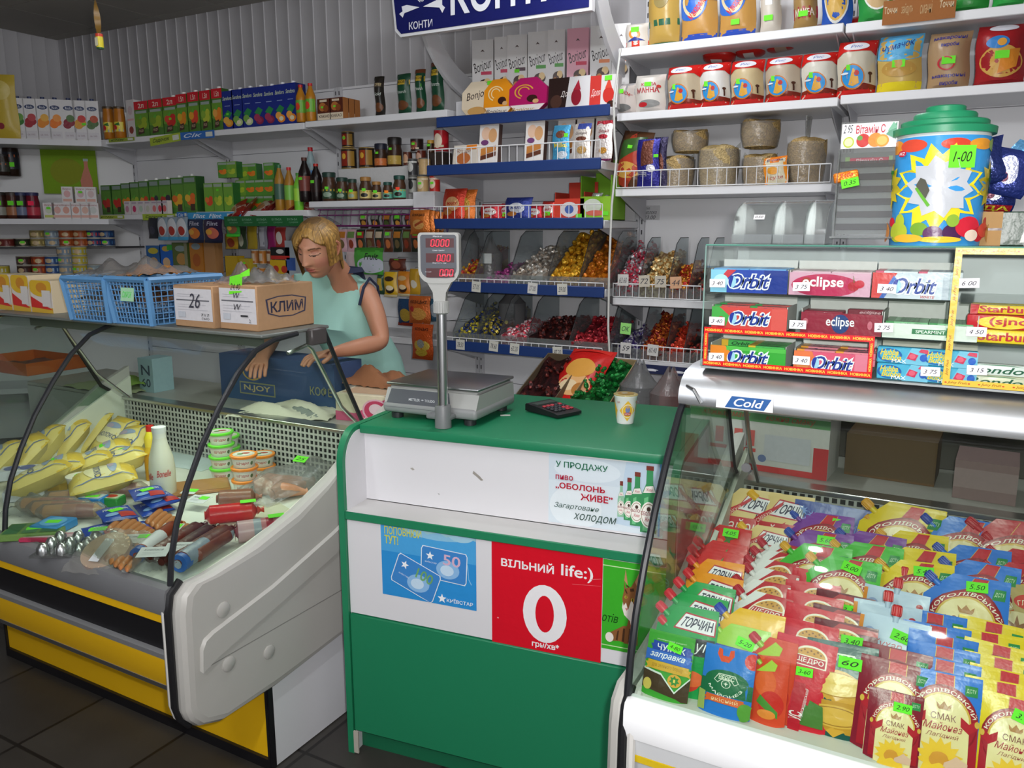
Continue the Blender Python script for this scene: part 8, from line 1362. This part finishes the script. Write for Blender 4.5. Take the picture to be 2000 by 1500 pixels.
for i, (px, py, tx, rz) in enumerate(((20, 905, 40, -20), (62, 892, 42, -14), (105, 872, 46, -18), (150, 858, 46, -16), (195, 846, 44, -10), (232, 856, 40, 6), (262, 872, 34, 16), (118, 925, 22, -34), (172, 916, 18, -44), (212, 896, 24, -30), (240, 906, 14, -40), (205, 940, 8, -30), (90, 938, 20, -40))):
    lay(ms, 'yellow milk sachet, '+NTH[i]+' of the pile by the far end wall', 'milk sachet', px, py, .02+.02*sin(radians(tx)), (radians(tx), radians((-8, 6)[i % 2]), radians(rz)), 'yellow milk sachets', [tag('', (.0, .02, .087), .03, .02, (radians(-90), 0, 0), GT)] if i in (0, 1, 7, 9, 10) else [], .06)
m = M(); m.lathe([(.03, 0, 'd8d6cc'), (.031, .005, 'dcdad0'), (.041, .07, 'dcdad0'), (.044, .075, 'e4e2d8'), (.044, .079, 'e4e2d8'), (0, .08, 'd8d8cc')], 24); m.art(cyl(.0325, .039, .015, .06, -70, 70), [('t', 'СМЕТАНА', .1, .5, .9, .8, 'b85a54', 'b'), ('r', .2, .25, .8, .33, 'd8a8a0', 3)], 'pa'); lay(Node('sour_cream_tub', m), 'white sour cream tub in front of the milk sachets', 'tub', 160, 962, 0, radians(35), None, [tag('', (0, 0, .0815), .03, .02, (radians(-90), 0, 0), GT)])
m = M(); m.lathe([(.036, 0, 'dcdac8'), (.04, .006, 'dcdac8'), (.041, .1, 'dedccc'), (.037, .135, 'e0dece'), (.024, .18, 'e2e0d2'), (.0205, .2, 'e6e6e0'), (.021, .215, 'dfe2e4'), (.0225, .222, 'dfe2e4'), (.0225, .235, 'dfe2e4'), (0, .236, 'b8e0a0')], 28, 'pa'); m.art(cyl(.0412, .0412, .05, .1, -80, 100), [('t', 'Bonelle', .1, .3, .5, .75, 'c8484a', 'bi'), ('t', 'Bonelle', .6, .5, .95, .95, 'c8484a', 'bi')], 'pa', .0005); lay(Node('milk_bottle', m), 'white glass milk bottle standing in the middle of the left case', 'milk bottle', 320, 957, 0, 0, None, [tag('', (.02, -.038, .012), .03, .02, (0, 0, .5), GT)])
m = M(); m.lathe([(.026, 0, 'd89a24'), (.027, .1, 'e0b83a'), (.02, .12, 'e8cc4a'), (.022, .15, 'e8d43a'), (.012, .175, 'd8c83a')], 18, 'gl'); c = M(); c.lathe([(.013, 0, 'c82a24'), (.013, .02, 'c82a24'), (0, .021, 'c82a24')], 14); lay(Node('yogurt_bottle', m, [Node('cap', c, label='red cap', loc=(0, 0, .175))]), 'yellow yogurt bottle with red cap behind the milk bottle', 'bottle', 300, 925)
def tub(ring, lid, txt):
    m = M(); m.lathe([(.034, 0, 'd8d6ce'), (.041, .032, 'dedcd4')], 26, 'pa'); m.art(cyl(.0345, .04, .004, .028, -75, 75), [('r', .15, .1, .85, .95, 'e4e2da', 8), ('t', txt, .3, .3, .72, .8, 'b83a34', 'bi'), ('e', .82, .5, .05, .3, '4a6a3a')], 'pa'); l = M(); l.lathe([(.044, 0, ring), (.0455, .003, ring), (.0455, .008, ring), (.043, .010, ring), (.036, .009, lid), (0, .009, lid)], 26, 'pa'); l.art(lambda u, v: ((u-.5)*.07, (v-.5)*.07, .0095), [('e', .5, .5, .42, .42, 'e4e0d4'), ('e', .6, .55, .2, .12, 'b83a2c'), ('e', .35, .4, .14, .1, '5a8a3a')], 'pa'); return Node('spread_tub', m, [Node('lid', l, label='coloured lid', loc=(0, 0, .0325))])
tg, to = tub('6ae02c', 'd8d8c0', 'Щедро'), tub('f08a1c', 'd8d4c0', 'Щедро')
for nd, px, py, n, nm in ((tg, 436, 928, 4, 'green lidded spread tub in the left green stack'), (tg, 462, 905, 3, 'green lidded spread tub in the green stack behind'), (to, 480, 952, 3, 'orange lidded spread tub in the front orange stack'), (to, 514, 925, 2, 'orange lidded spread tub in the orange stack behind')):
    for j in range(n): lay(nd, nm+', '+(['lowest', 'second', 'third', 'topmost'][j] if j < n-1 else 'topmost'), 'spread tub', px, py, j*.0432, radians(30+j*4), 'spread tubs', [tag('', (0, 0, .0425), .035, .022, (radians(-90), 0, .4), GT)] if j == n-1 else [], .01)
# curd bars, butter, cheese
cb = Node('curd_pack', pillow(.095, .14, .018, '2348a8', [('t', 'ЛЮБИМИЙ', .12, .6, .9, .75, 'd8dcec', 'B'), ('r', .5, .1, .95, .4, 'b83434', 3), ('e', .3, .3, .2, .1, '8ab0e0'), ('r', 0, 0, 1, .05, '1a3484', 2)]))
for i, (px, py, dz, a) in enumerate(((300, 985, 0, 66), (312, 980, .018, 74), (290, 978, .036, 62), (235, 1012, 0, 60), (228, 1008, .018, 68), (200, 1032, 0, 64), (262, 1030, .0, 70))): lay(cb, 'blue foil curd pack, '+NTH[i]+' of the heap before the milk bottle', 'curd pack', px, py, dz, (0, radians(R.uniform(-4, 4)), radians(a)), 'blue curd packs', [tag('', (.0, .01, .0192), .04, .025, (radians(-90), 0, .3), GT)] if i in (2, 4) else [])
def bx(w, d, h, c, it=(), mt='gl', name='butter_pack'):
    m = M(); m.box(-w/2, w/2, -d/2, d/2, 0, h, c, mt, .003, 1); m.art(lambda u, v: ((u-.5)*w, (v-.5)*d, h), it, mt, .0006); return Node(name, m)
for i, (px, py, w, d, h, c, it, rz, nm, lab, dz) in enumerate(((50, 962, .12, .07, .035, 'c8ccd4', [('e', .3, .5, .2, .4, '3a5aa8'), ('e', .7, .5, .2, .4, '4a6ab8')], 50, 'butter_pack', 'white and blue butter pack, lower of two near the left seal', 0), (42, 942, .12, .07, .035, 'd0d4da', [('e', .3, .5, .2, .4, '3a5aa8'), ('e', .7, .5, .2, .4, '5a6ab0')], 46, 'butter_pack', 'white and blue butter pack, upper of two near the left seal', .036), (104, 950, .07, .05, .05, 'c8a850', [('r', .1, .1, .9, .9, 'd8bc6a', 2)], 30, 'butter_pack', 'gold wrapped butter block by the yellow sachets', 0), (205, 955, .07, .05, .035, '2f80c8', [('r', .05, .05, .95, .95, 'c8d4d8', 2), ('e', .5, .5, .3, .3, 'b85a4a')], 20, 'cream_cheese', 'blue cheese spread tub beside the milk bottle', 0), (182, 978, .08, .05, .035, '2f80c8', [('r', .05, .05, .95, .95, 'b8c8d0', 2), ('e', .5, .5, .3, .3, 'b85a4a')], 20, 'cream_cheese', 'blue cheese spread tub further forward', 0), (218, 975, .07, .05, .03, '2c8a3c', [('r', .05, .05, .95, .95, 'b8c8a8', 2), ('e', .5, .5, .3, .3, 'b83a2c')], 20, 'cream_cheese', 'green cheese spread tub between the blue ones', 0), (375, 945, .24, .14, .012, 'a8764a', [('r', .03, .03, .97, .97, 'b0804e', 3)], 52, 'cheese_slab', 'flat brown wrapped slab behind the black seal', 0), (25, 1045, .16, .10, .02, '6a8a4a', [('r', .05, .1, .3, .9, '3a6a44', 2), ('r', .36, .1, .6, .9, '4a7a54', 2), ('r', .66, .1, .95, .9, '3a6a44', 2)], 40, 'cheese_pack', 'green striped cheese pack at the front left', 0), (18, 1068, .16, .05, .012, 'b83a5a', [('r', .05, .2, .95, .8, 'd8b8c0', 2)], 30, 'cheese_pack', 'pink and white cheese pack at the front left', 0), (105, 1022, .09, .09, .025, '3a8ac8', [('e', .5, .5, .4, .4, '6ab0e0')], 20, 'cheese_box', 'blue round topped cheese box', 0))):
    lay(bx(w, d, h, c, it, 'gl', nm), lab, 'dairy pack', px, py, dz, radians(rz), None, [tag('', (0, 0, h+.001), .04, .026, (radians(-90), 0, .2), GT)] if i in (4, 7, 9) else [])
for i, (px, py) in enumerate(((95, 990), (118, 997), (140, 1003), (225, 962), (150, 975))):
    m = M(); m.lathe([(.004, -.09, 'b8854a'), (.02, -.075, 'c8965a'), (.022, -.02, 'b8785a'), (.0225, .02, 'a05038'), (.021, .07, 'c89a60'), (.004, .09, 'b8854a')], 14, 'gl', ax='x'); f = M(); f.lathe([(.01, -.1, 'e0dcd0'), (.025, -.08, 'e0dcd0'), (.026, .08, 'e0dcd0'), (.012, .1, 'e0dcd0')], 12, 'fi', ax='x')
    lay(Node('cheese_roll', m, [Node('film_wrap', f, label='clear film wrap')]), 'smoked cheese roll in clear film, '+NTH[i]+' from the left', 'cheese roll', px, py, .028, (0, 0, radians(28+4*i)), 'smoked cheese rolls')
m = M(); m.box(-.1, .1, -.07, .07, 0, .006, 'b8bcbc', 'pl'); [m.lathe([(.017, .006, 'c4c8c8'), (.016, .02, 'c4c8c8'), (.009, .031, 'c4c8c8'), (0, .034, 'd8dcdc')], 12, 'me', (-.075+.05*i, -.045+.045*j, 0)) for i in range(4) for j in range(3)]; lay(Node('bubble_tray', m), 'clear bubble tray with shiny domes at the front glass', 'tray', 90, 1080, 0, radians(30), None, [tag('', (.03, .05, .037), .045, .03, (radians(-90), 0, .2), GT)])
m = M(); m.lathe([(.06, 0, 'c89a70'), (.066, .012, 'b8845a'), (.064, .024, 'd8b898'), (0, .025, 'd8bc9c')], 28, 'gl'); f = Node('film_wrap', crumple(.17, .16, .03, 'dcdad4', 41), label='clear film wrap', loc=(0, 0, .014)); lb = M(); lb.box(-.014, .014, -.05, .03, .034, .0345, 'c8ccd0', 'ca'); lay(Node('round_cheese', m, [f, Node('paper_label', lb)]), 'pale round cheese in film at the front of the left case', 'cheese', 165, 1092, .004, (radians(26), 0, .3))
# sausages
def saus(l, r, c, bands=(), mt='gl', bend=0, ends=None):
    m = M(); n = 10; pts = []; rr = []
    for i in range(n+1): t = i/n; pts.append(((t-.5)*l, bend*(1-(2*t-1)**2), r)); rr.append(r*min(1, (1-abs(2*t-1)**6)**.5+.25))
    m.tube(pts, rr, c, mt, 12)
    for a, b, cc in bands: m.tube([((a-.5)*l, bend*(1-(2*a-1)**2), r), ((b-.5)*l, bend*(1-(2*b-1)**2), r)], r*1.015, cc, mt, 12)
    if ends:
        for s in (-1, 1): m.lathe([(r*.5, 0, ends), (r*.2, .01, ends), (r*.35, .02, ends)], 8, mt, (s*l/2, 0, r), 'x')
    return m
for i, (x0, y0, x1, y1, r, c, b) in enumerate(((222, 1098, 312, 1036, .021, '8a3a24', ((.02, .12, '3a5a9a'), (.15, .6, 'd8d8dc'))), (246, 1106, 362, 1040, .022, '5c2218', ()), (268, 1114, 384, 1046, .021, '4a1c16', ()), (292, 1121, 412, 1052, .023, '6a2a1c', ()), (312, 1128, 432, 1058, .024, '9aa0aa', ((.02, .14, '3a66b8'), (.45, .55, '4a66a0'))), (334, 1133, 452, 1062, .024, '6a2e20', ((.1, .5, '8a94a4'),)), (392, 1098, 470, 1050, .02, '7a3826', ()))):
    a, b2 = at(x0, y0, 2, ZK+.03), at(x1, y1, 2, ZK+.03); d = b2-a; l = d.length*.95; c_ = (a+b2)/2; c_.y = max(c_.y, 1.27+abs(d.y)*.47); c_.x = min(c_.x, -1.675-abs(d.x)*.48)
    put(Node('smoked_sausage', saus(l, r, c, b, 'me2' if i not in (0, 4) else 'gl', .004, c)), ['sausage with white paper sleeve', 'dark brown sausage', 'darkest brown sausage', 'reddish brown sausage', 'grey cased sausage with a blue end', 'brown sausage in a grey sleeve', 'short brown sausage'][i]+', '+NTH[i]+' from the left at the front corner', 'sausage', (c_.x, c_.y, ZK+.004+.002*i), (0, radians(-2), atan2(d.y, d.x)), group='smoked sausages at the front corner')
k = 0
for gi, (cx, cy, n, l) in enumerate(((262, 1042, 8, .13), (236, 1080, 7, .12), (330, 1022, 7, .12))):
    for i in range(n):
        p = dk(cx+i*9-n*4, cy+i*5-n*2.5); put(Node('frankfurter', saus(l, .0105, 'b8784a', (), 'gl', .004)), 'frankfurter, '+NTH[i]+' in the '+['middle', 'front', 'rear'][gi]+' pack of thin sausages', 'sausage', (p.x, p.y, ZK+.001+.008*(gi == 0)), (0, 0, radians(122)), group='frankfurters in packs')
for i, (px, py, w, d, a, z, lab, t) in enumerate(((268, 1052, .075, .05, 35, .032, 'white label on the middle frankfurters', 1), (335, 1030, .06, .045, 25, .028, 'white label on the rear frankfurters', 1), (300, 1078, .075, .05, 35, .05, 'larger handwritten label over the dark sausages', 0), (350, 1068, .07, .045, 35, .052, 'handwritten label beside the black seal', 0), (388, 975, .07, .05, 10, .03, 'white label near the red sausage', 1), (370, 960, .05, .035, 20, .022, 'white label on the brown slab', 1))):
    p = dk(px, py, ZK+z); m = M(); m.box(-w/2, w/2, -d/2, d/2, 0, .0008, 'd8d8da', 'ca'); m.art(lambda u, v: ((u-.5)*w, (v-.5)*d, .0008), [('t', 'Ковбаса', .15, .6, .8, .8, '5a5a62', 'i'), ('r', .15, .4, .75, .42, '9a9aa2', 1), ('r', .15, .25, .6, .27, '9a9aa2', 1)], 'ca', .0003); put(Node('paper_label', m, [tag('', (w*.2, d*.2, .002), .03, .02, (radians(-90), 0, 0), GT)] if t else []), lab, 'label', (p.x, p.y, ZK+z), (radians(8), 0, radians(a)), group='paper labels on the meat')
lay(Node('boiled_sausage', saus(.15, .029, 'c4201c', (), 'gl', 0, 'b83a2c')), 'bright red sausage in the middle of the deck', 'sausage', 452, 1008, .001, (0, 0, radians(48)), None, [tag('', (.05, .0, .061), .045, .028, (radians(-90), 0, 0), GT)]); lay(Node('boiled_sausage', saus(.12, .028, '8a5a48', (), 'me2', 0, 'a07060')), 'brown sausage lying behind the red one', 'sausage', 462, 978, .001, (0, 0, radians(40)))
sl = saus(.17, .031, 'b8747a', ((.05, .3, 'c8a0a4'), (.3, .42, '9aa0aa'), (.5, .62, '9a3040'), (.66, .78, 'c89aa0')), 'gl', 0, 'b85a5a'); sl.lathe([(.024, 0, 'b8304a'), (.0, -.002, 'd88a98')], 20, 'gl', (-.0845, 0, .031), 'x'); lay(Node('salami', sl), 'pink banded salami near the end glass', 'sausage', 520, 1040, .001, (0, 0, radians(52)), None, [tag('', (.03, 0, .066), .045, .03, (radians(-90), 0, 0), GT), tag('', (-.0, -.05, .03), .04, .025, (radians(-60), 0, 0), GT)])
m = M()
for i, (x, y, a, l) in enumerate(((-.05, .0, 70, .16), (-.01, .02, 84, .18), (.035, .0, 96, .17), (.06, -.03, 60, .12), (.0, -.06, 20, .10))): 
    c, s = cos(radians(a)), sin(radians(a)); m.tube([(x-c*l*.5, y-s*l*.5, .022), (x-c*l*.2, y-s*l*.2, .03), (x+c*l*.15, y+s*l*.15, .022), (x+c*l*.42, y+s*l*.42, .014), (x+c*l*.5, y+s*l*.5, .016)], [.02, .03, .02, .010, .012], 'c88a6c', 'me2', 10)
fb = M(); fb.sheet(lambda u, v: ((u-.5)*.2*(1-.25*v), -.14+.34*v, .012+.075*max(0, 1-abs(2*u-1)**2.4)*(1-abs(2*v-1)**4)+.008*sin(u*17+v*9)+.05*max(0, v-.6)), 16, 16, 'dad8d6', 'fi')
lay(Node('smoked_chicken', m, [Node('plastic_bag', fb, label='clear plastic bag')]), 'smoked chicken legs in a clear bag by the end glass', 'meat', 560, 950, .002, (0, 0, radians(-12)), None, [tag('25', (.0, .06, .10), .05, .03, (radians(-65), 0, .3), GT)])
for i, (px, py, w, d, h, c, lab) in enumerate(((625, 930, .14, .16, .06, 'd8dcdc', 'empty crumpled bag beside the chicken legs'), (70, 985, .16, .14, .05, 'd4d8d8', 'crumpled clear film beside the left seal'), (240, 1112, .1, .08, .04, 'd0d4d4', 'crumpled film at the front glass'))): lay(Node('plastic_film', crumple(w, d, h, c, 50+i)), lab, 'plastic bag', px, py, .002, radians(20*i))
m = M(); m.box(-.17, .17, -.09, .09, 0, .001, 'cfdde0', 'ca'); lay(Node('paper_sheet', m), 'pale blue paper lining behind the milk bottle', 'paper', 375, 885, 0, radians(4)); m = M(); m.box(-.09, .09, -.11, .11, 0, .004, 'd0ccb4', 'ca'); lay(Node('paper_sheet', m), 'cream paper lining under the salami', 'paper', 500, 1000, -.0, radians(-20))
# ================================================================ the saleswoman, leaning over her work behind the left case
def skin_body(chains):
    "one continuous body grown over a joint skeleton; chains = lists of (point, radius x, radius y), the first point of a chain may name an earlier joint"
    bm_v, ed, rad, names = [], [], [], {}
    for ch in chains:
        prev = None
        for it in ch:
            if isinstance(it, str): prev = names[it]; continue
            nm = it[3] if len(it) > 3 else None; bm_v.append(tuple(it[0])); rad.append((it[1], it[2])); i = len(bm_v)-1
            if nm: names[nm] = i
            if prev is not None: ed.append((prev, i))
            prev = i
    me = bpy.data.meshes.new('sk'); me.from_pydata(bm_v, ed, []); o = bpy.data.objects.new('sk', me); COL.objects.link(o)
    sk = o.modifiers.new('s', 'SKIN'); sk.use_smooth_shade = True; sb = o.modifiers.new('u', 'SUBSURF'); sb.levels = 2; sb.render_levels = 2
    me.skin_vertices[0].data[0].use_root = True
    for i, r in enumerate(rad): me.skin_vertices[0].data[i].radius = r
    dg = bpy.context.evaluated_depsgraph_get(); e = bpy.data.meshes.new_from_object(o.evaluated_get(dg))
    m = M(); m.add([v.co for v in e.vertices], [tuple(p.vertices) for p in e.polygons], 'bb8468', 'sk')
    bpy.data.objects.remove(o); bpy.data.meshes.remove(me); bpy.data.meshes.remove(e); return m
HC = at(622, 486, 1, 2.36)            # middle of the skull
NB = at(674, 541, 1, 2.53)           # base of the neck
SL = at(721, 560, 1, 2.60); EL = at(747, 668, 1, 2.555); WL = at(652, 688, 1, 2.33)
SR = at(574, 540, 1, 2.52); ER = V((SR.x-.07, 2.46, 1.12)); WR_ = V((SR.x+.06, 2.27, 1.06))
PV = V((NB.x-.03, 2.72, .95)); CHS = (SL+SR)/2+V((0, .03, -.12)); BEL = CHS.lerp(PV, .55)
def hand(W, d, side):
    d = d.normalized(); s = d.cross(V((0, 0, 1))).normalized()*side; K = W+d*.075; out = [['w'+str(side), (W+d*.04, .026, .014), (K, .034, .012, 'k'+str(side))]]
    for i, (o, l) in enumerate(((-.027, .062), (-.009, .072), (.009, .068), (.026, .052))):
        a = K+s*o+d*.008; out.append(['k'+str(side), (a, .009, .009), (a+d*l*.5+V((0, 0, -.006)), .0082, .0082), (a+d*l*.85+V((0, 0, -.028)), .007, .007)])
    t = W+d*.03-s*.028; out.append(['w'+str(side), (t, .011, .010), (t+d*.03-s*.02+V((0, 0, -.01)), .0095, .009), (t+d*.058-s*.022+V((0, 0, -.02)), .008, .008)]); return out
def mid(a, b, t): return a.lerp(b, t)
foot = [V((PV.x-.09, 2.70, 0)), V((PV.x+.10, 2.74, 0))]
chains = [[(PV, .15, .11, 'p'), (BEL, .125, .09), (CHS, .125, .085, 'c'), (NB+V((0, .012, -.035)), .062, .048, 'n'), (mid(NB, HC, .32), .05, .05), (mid(NB, HC, .72), .046, .05)],
          ['c', (SL+V((-.02, 0, -.01)), .055, .052), (SL+V((.0, -.005, -.05)), .05, .046), (mid(SL, EL, .5), .044, .042), (EL, .037, .036, 'e1'), (mid(EL, WL, .35), .038, .036), (WL, .025, .021, 'w1')],
          ['c', (SR+V((.02, 0, -.01)), .055, .052), (SR+V((0, 0, -.06)), .048, .045), (mid(SR, ER, .55), .043, .04), (ER, .036, .035), (mid(ER, WR_, .4), .036, .034), (WR_, .025, .021, 'w-1')]]
for f in foot: chains.append(['p', (V((f.x, f.y+.0, .82)), .082, .09), (V((f.x, f.y-.01, .48)), .055, .06), (V((f.x, f.y+.01, .30)), .05, .055), (V((f.x, f.y+.01, .075)), .034, .036), (V((f.x, f.y-.13, .035)), .036, .028)])
chains += hand(WL, WL-EL, 1)+hand(WR_, WR_-ER, -1)
body = skin_body(chains)
# head: x to her left, -y the way the face looks
def head():
    m = M(); nu, nv = 150, 120; pts = []; g = lambda x, s: math.exp(-(x/s)**2)
    def P(u, v):
        th = 2*pi*u; ph = pi*v; x = .071*sin(ph)*sin(th); y = -.088*sin(ph)*cos(th); z = -.112*cos(ph)
        if z < -.0: k = min(1, -z/.11); x *= 1-.30*k**1.4; y = y*(1-.12*k)-.010*k if y < 0 else y*(1-.35*k)
        if y < 0:
            f = min(1, -y/.05); ax = abs(x); d = 0
            zr = max(0, min(1, (.038-z)/.056)); d += (.007+.017*zr**1.3)*g(x, .011+.004*zr)*(1 if z > -.018 else g(z+.018, .008))*(z < .05)
            d += .006*g(ax-.012, .007)*g(z+.016, .008)
            d += .005*g(z-.040, .010)*g(ax-.03, .028); d -= .013*g(ax-.032, .017)*g(z-.022, .013); d += .0085*g(ax-.032, .0125)*g(z-.018, .0085)
            d += .004*g(ax-.042, .02)*g(z+.018, .02); d -= .004*g(x, .012)*g(z+.033, .005)
            d += .0065*g(x, .021)*(g(z+.045, .0052)+1.15*g(z+.056, .0058))-.004*g(x, .022)*g(z+.0505, .0022); d -= .004*g(x, .03)*g(z+.069, .007); d += .009*g(x, .02)*g(z+.087, .015)
            y -= d*f
        return (x, y, z)
    def colr(u, v):
        x, y, z = P(u, v)
        if y < -.03:
            ax = abs(x)
            if g(x, .024)*max(g(z+.045, .0055), g(z+.056, .0062)) > .42: return 'a5584c'
            if abs(z-(.0395-.0035*((ax-.03)/.02)**2)) < .0028 and .013 < ax < .052: return '6a4630'
            if abs(z-(.0115+.004*((ax-.032)/.016)**2)) < .0017 and .015 < ax < .05: return '3a241c'
            if ax > .03 and -.04 < z < 0 and ax < .06: return 'c0826c'
            if g(ax-.032, .014)*g(z-.026, .008) > .4: return 'ac7058'
        return 'bf886c'
    m.sheet(lambda u, v: P(u, v), nu, nv, colr, 'sk', True)
    ch = []
    for s in (-1, 1):
        e = M(); pr = [(s*.070, .000, .028), (s*.077, .014, .036), (s*.081, .024, .022), (s*.079, .022, 0), (s*.073, .010, -.018), (s*.069, .002, -.022)]; e.tube(pr, [.005, .006, .0062, .006, .0055, .004], 'b87a60', 'sk', 8); e.tube([(s*.071, .006, .018), (s*.0745, .014, .014), (s*.073, .010, -.004)], [.006, .007, .005], 'ac6c54', 'sk', 8); ch.append(Node('ear', e))
    h = M(); q = random.Random(4)
    def hair(t0, t1, bot, thick, seed, n=40, top=.0):
        def f(u, v):
            a = t0+(t1-t0)*u; zb = bot(a); ph0 = top; z1 = .112; 
            zb = bot(a); pm = min(pi*.34, math.acos(max(-1, min(1, (zb+.01)/.118)))); ph = pm*min(1, v/.55)
            k = 1+thick(a, v)+.02*sin(a*23+seed+v*3)*v+.012*sin(a*51+seed*2)
            zt = .118*cos(ph)
            if v > .55: w = (v-.55)/.45; zt = .118*cos(pm)*(1-w)+zb*w
            r = (1 if v < .55 else 1-.05*((v-.55)/.45)**2)
            sx_ = sin(ph if v < .55 else pm+(.28*(v-.55) if zb < .02 else .5*(v-.55)*.2))
            return (.077*k*r*sx_*sin(a), -.096*k*r*sx_*cos(a), zt*(1+.04*(v < .3)))
        h.sheet(f, n, 22, lambda u, v: ('5e4526' if v < .16 else '80602f' if v < .3 else ('a07a3c', 'b08a48', '8f6a32', 'a8803e')[int(abs(sin(u*61+seed)*7)) % 4]), 'hr', True)
        h.sheet(lambda u, v: tuple(c*.965 for c in f(u, v)), n, 22, '7a5a2c', 'hr')
    R_ = radians
    back = lambda a: -.115+.02*cos(a)
    hair(R_(62), R_(298), lambda a: -.095 if R_(105) < a < R_(270) else (-.085 if a > R_(270) else -.045), lambda a, v: .10+.10*sin(pi*min(1, v*1.1)), 1.3, 64)     # back and sides
    hair(R_(-70), R_(20), lambda a: .078-.085*max(0, -a-.15)**.8, lambda a, v: .09+.10*sin(pi*min(1, v)), 2.2, 32)          # swept fringe
    hair(R_(15), R_(66), lambda a: .078-.05*max(0, a-.3), lambda a, v: .08+.09*sin(pi*min(1, v)), 3.1, 22)
    hair(R_(-82), R_(-52), lambda a: -.085, lambda a, v: .11+.12*sin(pi*min(1, v)), 4.4, 14); hair(R_(282), R_(304), lambda a: -.10, lambda a, v: .10+.13*sin(pi*min(1, v)), 5.4, 12)
    ch.append(Node('hair', h, label='short blonde hair with darker roots')); return m, ch
hm, hch = head()
mxh = Matrix.Translation(HC) @ Matrix.Rotation(radians(9), 4, 'Z') @ Matrix.Rotation(radians(6), 4, 'Y') @ Matrix.Rotation(radians(25), 4, 'X')
body.join(hm, mxh)
for c in hch:
    for v in c.me.vertices: v.co = mxh @ v.co
# sleeveless smock over a navy shirt
def loft(rings, n, col, mt, ax, cap=False, off=0, wave=0):
    m = M(); a = ax.normalized(); b = V((0, 0, 1)).cross(a).normalized(); vs = []
    for c, hw, hd, tilt in rings:
        for i in range(n):
            t = 2*pi*i/n; s = cos(t); e = abs(s)**.75*(1 if s > 0 else -1); w = wave*sin(5*t+c.z*23)*(1-.5*abs(s))
            vs.append(c+a*e*hw+b*sin(t)*(hd+w)+V((0, 0, tilt*abs(s)**2)))
    k = len(rings); m.add(vs, [(j*n+i, j*n+(i+1) % n, (j+1)*n+(i+1) % n, (j+1)*n+i) for j in range(k-1) for i in range(n)], col, mt); return m
AX = SL-SR; W = AX.length/2; CT = (SL+SR)/2
LN_ = NB-CHS
R0 = [(PV+V((0, 0, -.32)), .18, .15, 0), (PV+V((0, 0, -.1)), .172, .14, 0), (mid(PV, CHS, .3), .168, .135, 0), (mid(PV, CHS, .6), .17, .132, 0), (CHS+V((0, 0, -.06)), .182, .142, 0), (CHS+V((0, -.005, .03)), W*.98, .128, .0), (CT+V((0, 0, -.045)), W*.95, .112, .012), (CT+V((0, .0, .015)), W*.92, .098, .0), (CT.lerp(NB, .35)+V((0, .0, .038)), W*.74, .088, -.028), (CT.lerp(NB, .6)+V((0, -.012, .038)), W*.56, .088, -.012), (CT.lerp(NB, .66)+V((0, -.016, .036)), W*.49, .084, -.008)]
sm = loft(R0, 40, 'a0cfc4', 'fa', AX, wave=.006)
R1 = [(CT.lerp(NB, .2)+V((0, .01, .0)), W*.80, .074, 0), (CT.lerp(NB, .5)+V((0, .008, .03)), W*.62, .07, 0), (CT.lerp(NB, .8)+V((0, .008, .045)), W*.44, .066, .006), (NB+V((0, .004, .02)), .078, .064, .01)]
sh = loft(R1, 32, '1f2740', 'fa', AX)
ar = M(); ar.tube([SL+V((.006, .055, -.06)), SL+V((.012, .04, .0)), SL+V((.004, .0, .035)), SL+V((.008, -.045, .0)), SL+V((0, -.065, -.07))], .006, '1f2740', 'fa', 6)
tr = M()
for f in foot: tr.lathe([(.055, .07, '2a2c34'), (.07, .3, '2a2c34'), (.1, .82, '2a2c34')], 18, 'fa', (f.x, f.y, 0))
sf = M()
for f in foot: sf.box(f.x-.045, f.x+.045, f.y-.20, f.y+.06, 0, .06, '2a2624', 'pa', .02, 2)
put(Node('person', body, hch+[Node('smock', sm, label='sleeveless mint green smock'), Node('shirt', sh, [Node('armhole_trim', ar)], 'navy shirt collar'), Node('trousers', tr), Node('shoes', sf)]), 'person with short blonde hair in a mint smock looking down at her hands', 'person', (0, 0, 0))
p = at(745, 700, 1, 2.46); put(Node('paper_bag', crumple(.3, .18, .07, '8a5a3a', 61, 'ca')), 'brown paper bag on the work shelf under her elbow', 'bag', (p.x, 2.42, ZW+.1001)); m = M(); m.box(-.2, .2, -.07, .07, 0, .1, 'b0aca4', 'ca', .003, 1); put(Node('grey_box', m), 'grey box under the brown paper bag on the work shelf', 'box', (p.x, 2.42, ZW))
bpy.context.view_layer.update()
